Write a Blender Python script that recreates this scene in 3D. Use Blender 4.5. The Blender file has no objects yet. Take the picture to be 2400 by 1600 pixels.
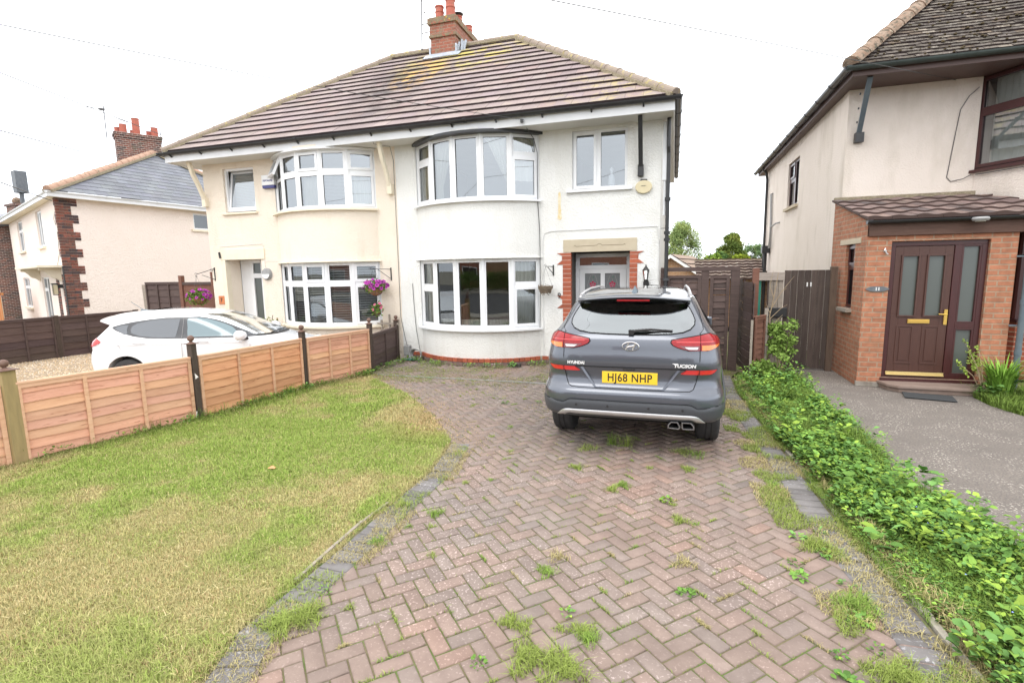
import bpy, bmesh, math, random
import numpy as np
from mathutils import Vector, Matrix

SC = bpy.context.scene
COL = SC.collection
rad = math.radians

# ---------------------------------------------------------------- camera
def make_camera():
    yaw, pitch, roll, h = rad(17.5), rad(8.0), rad(-1.0), 1.85
    fw = Vector((-math.sin(yaw) * math.cos(pitch), math.cos(yaw) * math.cos(pitch), -math.sin(pitch)))
    rt = Vector((math.cos(yaw), math.sin(yaw), 0.0))
    up = rt.cross(fw)
    r2 = rt * math.cos(roll) + up * math.sin(roll)
    u2 = -rt * math.sin(roll) + up * math.cos(roll)
    cd = bpy.data.cameras.new("Camera")
    cd.lens = 18.0
    cd.sensor_width = 36.0
    cd.clip_start = 0.05
    cd.clip_end = 1000.0
    co = bpy.data.objects.new("Camera", cd)
    m = Matrix((r2, u2, -fw)).transposed().to_4x4()
    m.translation = Vector((0, 0, h))
    co.matrix_world = m
    COL.objects.link(co)
    SC.camera = co
make_camera()

# ---------------------------------------------------------------- world, sun, exposure
SUN_EL, SUN_AZ = rad(58), rad(200)          # azimuth clockwise from +Y (the sun is behind the camera, a little left)
W = bpy.data.worlds.new("World")
SC.world = W
W.use_nodes = True
nt = W.node_tree
nt.nodes.clear()
sky = nt.nodes.new("ShaderNodeTexSky")
sky.sky_type = 'NISHITA'
sky.sun_disc = False
sky.sun_elevation = SUN_EL
sky.sun_rotation = SUN_AZ
tc = nt.nodes.new("ShaderNodeTexCoord")
sep = nt.nodes.new("ShaderNodeSeparateXYZ")
ramp = nt.nodes.new("ShaderNodeValToRGB")
ramp.color_ramp.elements[0].position = 0.0
ramp.color_ramp.elements[0].color = (0.88, 0.93, 1.0, 1)
ramp.color_ramp.elements[1].position = 0.5
ramp.color_ramp.elements[1].color = (1.0, 1.0, 1.0, 1)
cn = nt.nodes.new("ShaderNodeTexNoise")
cn.inputs["Scale"].default_value = 1.6
cn.inputs["Detail"].default_value = 5
mr = nt.nodes.new("ShaderNodeMapRange")
mr.inputs["From Min"].default_value = 0.3
mr.inputs["From Max"].default_value = 0.7
mr.inputs["To Min"].default_value = 13.0
mr.inputs["To Max"].default_value = 17.5
mul = nt.nodes.new("ShaderNodeVectorMath")
mul.operation = 'SCALE'
mix = nt.nodes.new("ShaderNodeMix")
mix.data_type = 'RGBA'
mix.inputs[0].default_value = 0.93          # overcast: the cloud layer hides most of the blue
bg = nt.nodes.new("ShaderNodeBackground")
bg.inputs["Strength"].default_value = 0.1
wo = nt.nodes.new("ShaderNodeOutputWorld")
nt.links.new(tc.outputs["Generated"], sep.inputs[0])
nt.links.new(sep.outputs["Z"], ramp.inputs[0])
nt.links.new(tc.outputs["Generated"], cn.inputs["Vector"])
nt.links.new(cn.outputs["Fac"], mr.inputs["Value"])
nt.links.new(ramp.outputs[0], mul.inputs[0])
nt.links.new(mr.outputs[0], mul.inputs["Scale"])
nt.links.new(sky.outputs[0], mix.inputs[6])
nt.links.new(mul.outputs[0], mix.inputs[7])
nt.links.new(mix.outputs[2], bg.inputs["Color"])
nt.links.new(bg.outputs[0], wo.inputs["Surface"])

sl = bpy.data.lights.new("Sun", 'SUN')
sl.energy = 0.7
sl.angle = rad(30)
sl.color = (1.0, 0.97, 0.92)
so = bpy.data.objects.new("Sun", sl)
sd = Vector((math.sin(SUN_AZ) * math.cos(SUN_EL), math.cos(SUN_AZ) * math.cos(SUN_EL), math.sin(SUN_EL)))
so.rotation_euler = sd.to_track_quat('Z', 'Y').to_euler()
so.location = (-4, -10, 20)
COL.objects.link(so)
SC.view_settings.view_transform = 'Standard'
SC.view_settings.look = 'None'
SC.view_settings.exposure = 0.77
SC.view_settings.gamma = 1.0
SC.render.engine = 'CYCLES'
SC.cycles.max_bounces = 8
SC.cycles.transparent_max_bounces = 16
SC.cycles.caustics_reflective = False
SC.cycles.caustics_refractive = False

# ---------------------------------------------------------------- materials
def rgba(c):
    return (c[0], c[1], c[2], 1.0)

MATS = {}
def M(name, c1, c2=None, sc=4.0, c3=None, sc3=8.0, th3=(0.56, 0.66), rough=0.6, rough2=None, bump=None,
      attr=False, stretch=(1, 1, 1), metallic=0.0, coat=0.0, spec=0.5, wear=None, detail=6, c4=None, sc4=60, th4=(0.62, 0.68),
      brick=None, bump2=None, gate4=None, st3=None):
    """noise-mixed base colour, optional blotches c3, optional specks c4, optional brick pattern, bump"""
    m = bpy.data.materials.new(name)
    MATS[name] = m
    m.use_nodes = True
    t = m.node_tree
    N, Lk = t.nodes, t.links
    p = N["Principled BSDF"]
    p.inputs["Roughness"].default_value = rough
    p.inputs["Metallic"].default_value = metallic
    p.inputs["Coat Weight"].default_value = coat
    p.inputs["Specular IOR Level"].default_value = spec
    co = N.new("ShaderNodeTexCoord")
    mp = N.new("ShaderNodeMapping")
    mp.inputs["Scale"].default_value = stretch
    Lk.new(co.outputs["Object"], mp.inputs["Vector"])
    vec = mp.outputs[0]
    def noise(s, d=detail, r=0.6):
        n = N.new("ShaderNodeTexNoise")
        n.inputs["Scale"].default_value = s
        n.inputs["Detail"].default_value = d
        n.inputs["Roughness"].default_value = r
        Lk.new(vec, n.inputs["Vector"])
        return n.outputs["Fac"]
    def rng(src, a, b, c=0.0, d=1.0):
        r = N.new("ShaderNodeMapRange")
        r.inputs["From Min"].default_value = a
        r.inputs["From Max"].default_value = b
        r.inputs["To Min"].default_value = c
        r.inputs["To Max"].default_value = d
        Lk.new(src, r.inputs["Value"])
        return r.outputs[0]
    def mixc(f, a, b, mode='MIX'):
        x = N.new("ShaderNodeMix")
        x.data_type = 'RGBA'
        x.blend_type = mode
        for i, v in ((0, f), (6, a), (7, b)):
            if isinstance(v, (tuple, list)):
                x.inputs[i].default_value = rgba(v)
            elif isinstance(v, (int, float)):
                x.inputs[i].default_value = v
            else:
                Lk.new(v, x.inputs[i])
        return x.outputs[2]
    hgt = None
    if brick:
        # brick = dict(axis='xz'|'yz', w, h, mortar size, mortar colour)
        s = N.new("ShaderNodeSeparateXYZ")
        Lk.new(co.outputs["Object"], s.inputs[0])
        cmb = N.new("ShaderNodeCombineXYZ")
        ad = N.new("ShaderNodeMath")
        ad.operation = 'ADD'
        Lk.new(s.outputs[0], ad.inputs[0])
        Lk.new(s.outputs[1], ad.inputs[1])
        Lk.new(ad.outputs[0], cmb.inputs[0])
        Lk.new(s.outputs[2], cmb.inputs[1])
        b = N.new("ShaderNodeTexBrick")
        b.offset = 0.5
        b.inputs["Scale"].default_value = 1.0
        b.inputs["Brick Width"].default_value = brick['w']
        b.inputs["Row Height"].default_value = brick['h']
        b.inputs["Mortar Size"].default_value = brick['m']
        b.inputs["Mortar Smooth"].default_value = 0.2
        b.inputs["Bias"].default_value = 0.0
        b.inputs["Color1"].default_value = rgba(c1)
        b.inputs["Color2"].default_value = rgba(c2)
        b.inputs["Mortar"].default_value = rgba(brick['mc'])
        Lk.new(cmb.outputs[0], b.inputs["Vector"])
        colr = b.outputs["Color"]
        colr = mixc(0.55, colr, mixc(rng(noise(sc), 0.3, 0.7), (0.55, 0.55, 0.55), (1.25, 1.2, 1.15)), 'MULTIPLY')
        hgt = b.outputs["Fac"]
    elif c2 is not None:
        colr = mixc(rng(noise(sc), 0.32, 0.68), c1, c2)
    else:
        colr = mixc(0.0, c1, c1)
    if c3 is not None:
        if st3:
            m3 = N.new("ShaderNodeMapping")
            m3.inputs["Scale"].default_value = st3
            Lk.new(co.outputs["Object"], m3.inputs["Vector"])
            keepv, vec = vec, m3.outputs[0]
        f3 = rng(noise(sc3), th3[0], th3[1])
        if st3: vec = keepv
        colr = mixc(f3, colr, c3)
    if c4 is not None:
        f4 = rng(noise(sc4, 3, 0.5), th4[0], th4[1])
        if gate4:
            g4 = N.new("ShaderNodeMath")
            g4.operation = 'MULTIPLY'
            Lk.new(f4, g4.inputs[0])
            Lk.new(rng(noise(gate4, 3, 0.5), 0.44, 0.57, 0.14, 1.0), g4.inputs[1])
            f4 = g4.outputs[0]
        colr = mixc(f4, colr, c4)
    if attr:
        a = N.new("ShaderNodeAttribute")
        a.attribute_name = "col"
        colr = mixc(1.0, colr, a.outputs["Color"], 'MULTIPLY')
    Lk.new(colr, p.inputs["Base Color"])
    if rough2 is not None:
        Lk.new(rng(noise(sc * 1.7), 0.3, 0.7, rough, rough2), p.inputs["Roughness"])
    last = None
    for bp in (bump, bump2):
        if bp:
            bn = N.new("ShaderNodeBump")
            bn.inputs["Strength"].default_value = bp[1]
            bn.inputs["Distance"].default_value = bp[2]
            Lk.new(noise(bp[0], 4, 0.6), bn.inputs["Height"])
            if last:
                Lk.new(last, bn.inputs["Normal"])
            last = bn.outputs[0]
    if hgt is not None:
        bn = N.new("ShaderNodeBump")
        bn.invert = True
        bn.inputs["Strength"].default_value = 0.7
        bn.inputs["Distance"].default_value = 0.01
        Lk.new(hgt, bn.inputs["Height"])
        if last:
            Lk.new(last, bn.inputs["Normal"])
        last = bn.outputs[0]
    if last:
        Lk.new(last, p.inputs["Normal"])
    return m

def glass_mat(name, tint, refl=0.2, rough=0.0, opaque=None):
    m = bpy.data.materials.new(name)
    MATS[name] = m
    m.use_nodes = True
    t = m.node_tree
    N, Lk = t.nodes, t.links
    N.remove(N["Principled BSDF"])
    g = N.new("ShaderNodeBsdfGlossy")
    g.inputs["Roughness"].default_value = rough
    g.inputs["Color"].default_value = (0.93, 0.97, 1, 1)
    if opaque:
        tr = N.new("ShaderNodeBsdfDiffuse")
        tr.inputs["Color"].default_value = rgba(opaque)
    else:
        tr = N.new("ShaderNodeBsdfTransparent")
        tr.inputs["Color"].default_value = rgba(tint)
    fr = N.new("ShaderNodeFresnel")
    fr.inputs["IOR"].default_value = 1.5
    mr = N.new("ShaderNodeMapRange")
    mr.inputs["From Min"].default_value = 0.04
    mr.inputs["From Max"].default_value = 1.0
    mr.inputs["To Min"].default_value = refl
    mr.inputs["To Max"].default_value = 1.0
    # faint waviness of the pane
    co = N.new("ShaderNodeTexCoord")
    nz = N.new("ShaderNodeTexNoise")
    nz.inputs["Scale"].default_value = 1.2
    nz.inputs["Detail"].default_value = 1
    bn = N.new("ShaderNodeBump")
    bn.inputs["Strength"].default_value = 0.05
    bn.inputs["Distance"].default_value = 0.05
    Lk.new(co.outputs["Object"], nz.inputs["Vector"])
    Lk.new(nz.outputs["Fac"], bn.inputs["Height"])
    Lk.new(bn.outputs[0], g.inputs["Normal"])
    ms = N.new("ShaderNodeMixShader")
    out = N["Material Output"]
    Lk.new(fr.outputs[0], mr.inputs["Value"])
    Lk.new(mr.outputs[0], ms.inputs[0])
    Lk.new(tr.outputs[0], ms.inputs[1])
    Lk.new(g.outputs[0], ms.inputs[2])
    Lk.new(ms.outputs[0], out.inputs["Surface"])
    return m

M('white_render', (0.81, 0.81, 0.79), (0.75, 0.745, 0.715), 1.3, c3=(0.68, 0.665, 0.62), sc3=1.6, th3=(0.52, 0.86), st3=(2.2, 2.2, .35), rough=0.9,
  bump=(38, 0.6, 0.03), bump2=(110, 0.35, 0.012))
M('cream_render', (0.82, 0.735, 0.63), (0.79, 0.70, 0.59), 1.1, c3=(0.68, 0.585, 0.47), sc3=1.5, th3=(0.55, 0.88), st3=(2.2, 2.2, .4), rough=0.9, bump=(34, 0.55, 0.03), bump2=(100, 0.3, 0.012))
M('pink_render', (0.80, 0.72, 0.655), (0.76, 0.68, 0.61), 1.4, c3=(0.62, 0.55, 0.47), sc3=1.5, th3=(0.52, 0.80), st3=(1.6, 1.6, .5), rough=0.92,
  bump=(40, 0.6, 0.03), bump2=(120, 0.4, 0.012))
M('pale_render', (0.87, 0.765, 0.70), (0.84, 0.735, 0.665), 0.8, rough=0.92, bump=(20, 0.7, 0.05))
M('smooth_cream', (0.80, 0.73, 0.59), (0.75, 0.67, 0.52), 6, rough=0.7, bump=(60, 0.1, 0.01))
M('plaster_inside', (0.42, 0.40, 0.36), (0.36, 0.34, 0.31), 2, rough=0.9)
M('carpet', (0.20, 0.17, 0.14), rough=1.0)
M('upvc', (0.80, 0.81, 0.83), (0.76, 0.77, 0.78), 3, rough=0.28, spec=0.5)
M('cable_offwhite', (0.66, 0.66, 0.65), rough=0.5)  # even off-white plastic of the wall cables
M('fascia_white', (0.72, 0.73, 0.75), (0.66, 0.67, 0.68), 3, rough=0.4)
M('soffit_white', (0.66, 0.65, 0.62), (0.60, 0.59, 0.55), 2, rough=0.6)
M('black_plastic', (0.018, 0.018, 0.02), (0.03, 0.03, 0.032), 8, rough=0.35)
M('black_iron', (0.012, 0.012, 0.012), (0.025, 0.024, 0.022), 30, rough=0.5)
M('grey_plastic', (0.32, 0.32, 0.32), (0.26, 0.26, 0.26), 20, rough=0.5)
M('roof_tile', (0.26, 0.205, 0.20), (0.31, 0.25, 0.24), 1.3, c3=(0.36, 0.30, 0.255), sc3=3.0, th3=(0.55, 0.8), rough=0.85,
  attr=True, bump=(90, 0.3, 0.01), c4=(0.40, 0.36, 0.28), sc4=22, th4=(0.66, 0.76))
M('roof_riser_shade', (0.035, 0.024, 0.026), (0.06, 0.04, 0.04), 20, rough=0.95)  # near-black tile edges: dirt plus the shade under each course put into the colour
M('ridge_tile', (0.31, 0.25, 0.20), (0.25, 0.20, 0.165), 5, c3=(0.42, 0.35, 0.16), sc3=9, th3=(0.56, 0.66), rough=0.9, bump=(60, 0.4, 0.02))
M('mortar_bed', (0.36, 0.31, 0.22), (0.24, 0.20, 0.13), 22, rough=1.0, bump=(50, 0.8, 0.03))
M('lichen', (0.52, 0.40, 0.07), (0.42, 0.38, 0.15), 30, rough=1.0)
M('old_tile', (0.095, 0.080, 0.066), (0.19, 0.165, 0.14), 9, c3=(0.05, 0.038, 0.026), sc3=14, th3=(0.5, 0.6), rough=0.95, attr=True,
  bump=(70, 0.6, 0.02), c4=(0.44, 0.42, 0.36), sc4=34, th4=(0.66, 0.72))
M('old_ridge', (0.24, 0.15, 0.10), (0.33, 0.25, 0.19), 7, c3=(0.10, 0.085, 0.06), sc3=12, th3=(0.50, 0.62), rough=0.95, bump=(60, 0.5, 0.02),
  c4=(0.42, 0.38, 0.28), sc4=30, th4=(0.64, 0.7))
M('moss', (0.045, 0.032, 0.018), (0.10, 0.075, 0.035), 20, rough=1.0)
M('porch_riser_shade', (0.085, 0.055, 0.048), rough=1)  # porch tile edges darkened in colour for the shade below each course
M('red_roll_tile', (0.185, 0.125, 0.108), (0.225, 0.16, 0.142), 5, c3=(0.12, 0.095, 0.085), sc3=5, th3=(0.50, 0.70), rough=0.9, attr=True,
  bump=(60, 0.4, 0.01), c4=(0.50, 0.47, 0.42), sc4=16, th4=(0.70, 0.76))
M('slate', (0.15, 0.16, 0.185), (0.20, 0.21, 0.235), 1.5, rough=0.55, attr=True, bump=(60, 0.2, 0.01))
M('slate_riser_shade', (0.07, 0.075, 0.085), rough=0.9)  # slate edges: shade below each course put into the colour
M('orange_ridge', (0.40, 0.25, 0.18), (0.46, 0.30, 0.22), 4, c3=(0.22, 0.18, 0.12), sc3=6, th3=(0.58, 0.7), rough=0.9, bump=(50, 0.3, 0.02))
M('lead', (0.36, 0.40, 0.46), (0.50, 0.54, 0.60), 6, rough=0.5, metallic=0.2, bump=(14, 0.5, 0.03))
BR = dict(w=0.225, h=0.075, m=0.010, mc=(0.42, 0.36, 0.29))
M('chimney_brick', (0.36, 0.13, 0.085), (0.27, 0.11, 0.075), 14, rough=0.95, brick=dict(BR, mc=(0.34, 0.22, 0.17)), bump=(60, 0.5, 0.01),
  c3=(0.24, 0.22, 0.15), sc3=5, th3=(0.54, 0.7))
M('chimney_band', (0.26, 0.22, 0.14), (0.20, 0.13, 0.09), 14, c3=(0.33, 0.12, 0.08), sc3=9, th3=(0.55, 0.62), rough=1.0, bump=(50, 0.7, 0.02),
  c4=(0.50, 0.38, 0.06), sc4=12, th4=(0.64, 0.7))
M('clay_pot', (0.47, 0.13, 0.085), (0.38, 0.115, 0.08), 7, c3=(0.33, 0.16, 0.12), sc3=9, th3=(0.55, 0.7), rough=0.8)
M('dark_brick', (0.19, 0.075, 0.055), (0.075, 0.055, 0.055), 18, rough=0.95, attr=True, bump=(60, 0.5, 0.01))
M('dark_chimney_brick', (0.22, 0.085, 0.06), (0.07, 0.045, 0.045), 10, rough=0.95, brick=dict(BR, mc=(0.40, 0.34, 0.30)), bump=(60, 0.5, 0.01),
  c3=(0.10, 0.10, 0.07), sc3=3, th3=(0.56, 0.75))
M('mortar', (0.50, 0.44, 0.35), (0.42, 0.36, 0.28), 20, rough=1.0, bump=(80, 0.4, 0.01))
M('porch_brick', (0.45, 0.19, 0.108), (0.37, 0.155, 0.088), 12, rough=0.92, brick=dict(BR, mc=(0.37, 0.26, 0.18)), bump=(90, 0.5, 0.006),
  c3=(0.30, 0.15, 0.085), sc3=2.5, th3=(0.56, 0.8))
M('red_brick', (0.37, 0.095, 0.05), (0.28, 0.075, 0.045), 12, rough=0.92, brick=dict(BR, mc=(0.45, 0.33, 0.24)), bump=(90, 0.5, 0.006))
M('far_brick', (0.40, 0.22, 0.11), (0.34, 0.18, 0.10), 12, rough=0.95, brick=dict(BR, mc=(0.42, 0.34, 0.24)))
M('painted_brick', (0.42, 0.11, 0.05), (0.33, 0.085, 0.045), 16, c3=(0.27, 0.09, 0.06), sc3=30, th3=(0.55, 0.7), rough=0.75, attr=True, bump=(70, 0.4, 0.008))
M('white_mortar', (0.74, 0.68, 0.60), (0.66, 0.60, 0.52), 30, rough=0.95)
M('plinth_brick', (0.21, 0.13, 0.115), (0.16, 0.12, 0.105), 16, c3=(0.14, 0.15, 0.09), sc3=11, th3=(0.5, 0.66), rough=1.0, attr=True, bump=(70, 0.6, 0.012),
  c4=(0.45, 0.43, 0.40), sc4=26, th4=(0.62, 0.7))
M('stone_lintel', (0.54, 0.47, 0.35), (0.48, 0.41, 0.30), 5, rough=0.9, bump=(90, 0.3, 0.006))
M('fence_pine', (0.68, 0.42, 0.275), (0.58, 0.33, 0.205), 2.6, stretch=(1.3, 8, 11), c4=(0.34, 0.16, 0.09), sc4=5.0, th4=(0.66, 0.72), c3=(0.46, 0.24, 0.14), sc3=2.6, th3=(0.60, 0.76), rough=0.85, attr=True,
  bump=(14, 0.3, 0.006))
M('post_green_pine', (0.36, 0.27, 0.125), (0.28, 0.21, 0.10), 3, stretch=(8, 8, 1.2), rough=0.8, bump=(14, 0.3, 0.006))
M('post_dark', (0.050, 0.034, 0.026), (0.082, 0.058, 0.045), 3, stretch=(8, 8, 1.2), rough=0.75, bump=(14, 0.3, 0.006))
M('finial_brown', (0.13, 0.070, 0.050), (0.18, 0.105, 0.08), 20, rough=0.6)
M('fence_dark', (0.066, 0.042, 0.037), (0.10, 0.067, 0.058), 3, stretch=(1.2, 8, 14), c3=(0.15, 0.11, 0.09), sc3=4, th3=(0.68, 0.78), rough=0.8, attr=True,
  bump=(14, 0.4, 0.006))
M('gate_plank', (0.062, 0.044, 0.038), (0.10, 0.075, 0.063), 3, stretch=(10, 8, 1.0), c3=(0.20, 0.165, 0.13), sc3=5, th3=(0.64, 0.76), rough=0.85, attr=True,
  bump=(10, 0.4, 0.006))
M('wood_redbrown', (0.15, 0.065, 0.045), (0.20, 0.095, 0.065), 4, stretch=(2, 8, 8), rough=0.85)
M('wood_grey', (0.26, 0.225, 0.19), (0.36, 0.31, 0.26), 4, stretch=(2, 8, 8), rough=0.95, bump=(18, 0.4, 0.008), attr=True)
M('wood_pale', (0.50, 0.40, 0.27), (0.40, 0.31, 0.20), 4, stretch=(6, 6, 1), rough=0.95)
M('wood_orange', (0.52, 0.21, 0.07), (0.44, 0.17, 0.055), 4, stretch=(8, 8, 1), rough=0.85)
M('green_sheet', (0.018, 0.17, 0.115), (0.03, 0.24, 0.17), 3, rough=0.45)
M('brown_upvc', (0.064, 0.018, 0.018), (0.050, 0.015, 0.015), 6, stretch=(6, 6, 1), rough=0.32)
M('brown_door', (0.080, 0.033, 0.024), (0.066, 0.027, 0.020), 8, stretch=(12, 8, 1), rough=0.4, bump=(20, 0.15, 0.003))
M('brown_soffit', (0.085, 0.046, 0.038), (0.07, 0.038, 0.032), 4, rough=0.5)
M('brown_beam', (0.075, 0.036, 0.024), (0.115, 0.06, 0.042), 4, stretch=(1, 8, 8), rough=0.7, bump=(20, 0.3, 0.004))
M('brass', (0.75, 0.50, 0.13), rough=0.3, metallic=0.9)
M('gold_strip', (0.80, 0.62, 0.27), rough=0.35, metallic=0.5)
M('silver', (0.62, 0.62, 0.63), (0.55, 0.55, 0.56), 8, rough=0.32, metallic=0.7)
M('strut_blue', (0.09, 0.125, 0.155), (0.13, 0.16, 0.18), 8, rough=0.5)
M('slate_sign', (0.10, 0.11, 0.125), (0.15, 0.16, 0.17), 12, rough=0.5)
M('white_paint', (0.80, 0.80, 0.79), rough=0.5)
M('alarm_cream', (0.66, 0.58, 0.38), (0.60, 0.52, 0.34), 9, rough=0.5)
M('alarm_white', (0.78, 0.78, 0.78), rough=0.4)
M('navy', (0.05, 0.055, 0.20), rough=0.4)
M('terracotta', (0.62, 0.22, 0.09), (0.52, 0.18, 0.075), 9, rough=0.8)
M('wicker', (0.15, 0.11, 0.075), (0.24, 0.19, 0.14), 60, rough=0.9, attr=True)
M('coir', (0.36, 0.17, 0.085), (0.28, 0.125, 0.06), 40, rough=1.0, bump=(60, 0.8, 0.02))
M('wire', (0.10, 0.10, 0.10), rough=0.5)
M('cable_dark', (0.06, 0.06, 0.06), rough=0.6)
M('cable_pale', (0.42, 0.42, 0.40), rough=0.6)
M('rubber', (0.030, 0.030, 0.032), (0.045, 0.045, 0.046), 20, rough=0.8)
M('mat_dark', (0.035, 0.038, 0.042), (0.055, 0.058, 0.06), 60, rough=0.95)
M('curtain', (0.68, 0.66, 0.58), (0.60, 0.58, 0.50), 3, rough=0.9)
M('curtain_gold', (0.40, 0.34, 0.17), (0.30, 0.26, 0.13), 3, rough=0.9)
M('blind', (0.74, 0.74, 0.72), rough=0.6)
M('petal', (0.42, 0.035, 0.33), (0.30, 0.02, 0.26), 20, rough=0.7, attr=True)
M('petal_pink', (0.85, 0.22, 0.34), (0.75, 0.15, 0.28), 20, rough=0.7, attr=True)
M('leaf', (0.150, 0.25, 0.055), (0.12, 0.205, 0.045), 3, rough=0.8, attr=True, spec=0.15)
M('blade', (1.0, 1.0, 1.0), rough=0.75, attr=True, spec=0.25)
M('bark', (0.15, 0.12, 0.09), (0.24, 0.20, 0.16), 20, rough=1.0, bump=(40, 0.8, 0.02))
M('twig', (0.34, 0.25, 0.16), (0.42, 0.33, 0.22), 20, rough=1.0)
M('paver', (1.0, 1.0, 1.0), (0.80, 0.78, 0.78), 9, rough=0.92, attr=True, bump=(140, 0.5, 0.004), c3=(0.72, 0.70, 0.72), sc3=2.0, th3=(0.5, 0.8),
  c4=(1.75, 1.8, 1.95), sc4=62, th4=(0.585, 0.66), gate4=0.9)
M('joint_soil', (0.12, 0.115, 0.05), (0.20, 0.165, 0.10), 9, c3=(0.11, 0.155, 0.04), sc3=5, th3=(0.48, 0.6), rough=1.0, bump=(90, 0.6, 0.01))
M('earth', (0.19, 0.15, 0.085), (0.27, 0.22, 0.12), 6, c3=(0.16, 0.20, 0.06), sc3=3, th3=(0.48, 0.62), rough=1.0, bump=(60, 0.6, 0.02))
M('lawn_thatch', (0.27, 0.235, 0.095), (0.20, 0.215, 0.075), 9, rough=1.0, attr=False, bump=(60, 0.6, 0.02))
M('tarmac', (0.175, 0.150, 0.132), (0.225, 0.195, 0.17), 1.4, rough=0.95, c3=(0.14, 0.125, 0.115), sc3=60, th3=(0.5, 0.6), bump=(110, 0.9, 0.012),
  c4=(0.52, 0.48, 0.42), sc4=48, th4=(0.585, 0.64), gate4=3.0)
M('road_asphalt', (0.055, 0.055, 0.056), (0.075, 0.074, 0.072), 4, rough=0.9, bump=(120, 0.6, 0.01))
M('gravel_base', (0.42, 0.33, 0.23), (0.33, 0.26, 0.18), 18, rough=1.0, bump=(60, 1.0, 0.03))
M('pebble', (1, 1, 1), rough=0.8, attr=True)
M('concrete', (0.42, 0.39, 0.33), (0.34, 0.31, 0.25), 12, rough=0.95, bump=(90, 0.5, 0.006), c3=(0.22, 0.22, 0.13), sc3=7, th3=(0.55, 0.68))
M('field_grass', (0.24, 0.22, 0.18), (0.20, 0.19, 0.14), 0.7, rough=1.0)
M('step_stone', (0.23, 0.165, 0.135), (0.28, 0.21, 0.175), 7, rough=0.85, bump=(60, 0.2, 0.006))
# cars
M('car_grey', (0.104, 0.114, 0.140), (0.098, 0.108, 0.133), 600, rough=0.30, metallic=0.55, coat=1.0)
MATS['car_grey'].node_tree.nodes["Principled BSDF"].inputs["Coat Roughness"].default_value = 0.04
M('car_white', (0.80, 0.81, 0.83), rough=0.30, coat=1.0)
MATS['car_white'].node_tree.nodes["Principled BSDF"].inputs["Coat Roughness"].default_value = 0.04
M('cladding', (0.058, 0.063, 0.073), (0.068, 0.073, 0.083), 60, rough=0.42)
M('gloss_black', (0.008, 0.008, 0.009), rough=0.12, coat=0.6)
M('seam_black', (0.004, 0.004, 0.004), rough=0.9)
M('lamp_red', (0.33, 0.006, 0.010), (0.24, 0.004, 0.008), 18, rough=0.2, coat=0.35, spec=0.3)
M('lamp_red_bright', (0.62, 0.030, 0.030), rough=0.15, coat=1.0)
M('lamp_dark_red', (0.14, 0.004, 0.008), rough=0.12, coat=1.0)
M('lamp_amber', (0.80, 0.22, 0.015), (0.65, 0.15, 0.01), 40, rough=0.15, coat=1.0)
M('lamp_clear', (0.62, 0.58, 0.58), rough=0.12, coat=1.0)
M('plate_yellow', (0.85, 0.55, 0.035), rough=0.35, coat=0.3)
M('plate_black', (0.03, 0.028, 0.02), rough=0.4)
M('seat_fabric', (0.10, 0.11, 0.12), rough=0.9)
M('light_green_inside', (0.10, 0.105, 0.11), rough=0.9)
glass_mat('window_glass', (0.78, 0.83, 0.86), 0.26)
glass_mat('window_glass_lower', (0.72, 0.76, 0.78), 0.13)
glass_mat('frosted_glass', None, 0.08, 0.3, opaque=(0.075, 0.085, 0.075))
glass_mat('leaded_glass', None, 0.10, 0.15, opaque=(0.17, 0.19, 0.20))
glass_mat('dark_glass', None, 0.22, 0.02, opaque=(0.03, 0.035, 0.03))
glass_mat('car_glass', (0.70, 0.80, 0.80), 0.17)
glass_mat('car_glass_rear', (0.55, 0.68, 0.66), 0.27)
glass_mat('car_glass_dark', None, 0.12, 0.08, opaque=(0.075, 0.08, 0.092))
glass_mat('car_glass_side', None, 0.10, 0.12, opaque=(0.13, 0.19, 0.21))
glass_mat('car_windscreen', None, 0.08, 0.12, opaque=(0.27, 0.30, 0.25))
glass_mat('lantern_glass', (0.86, 0.86, 0.80), 0.15)

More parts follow.
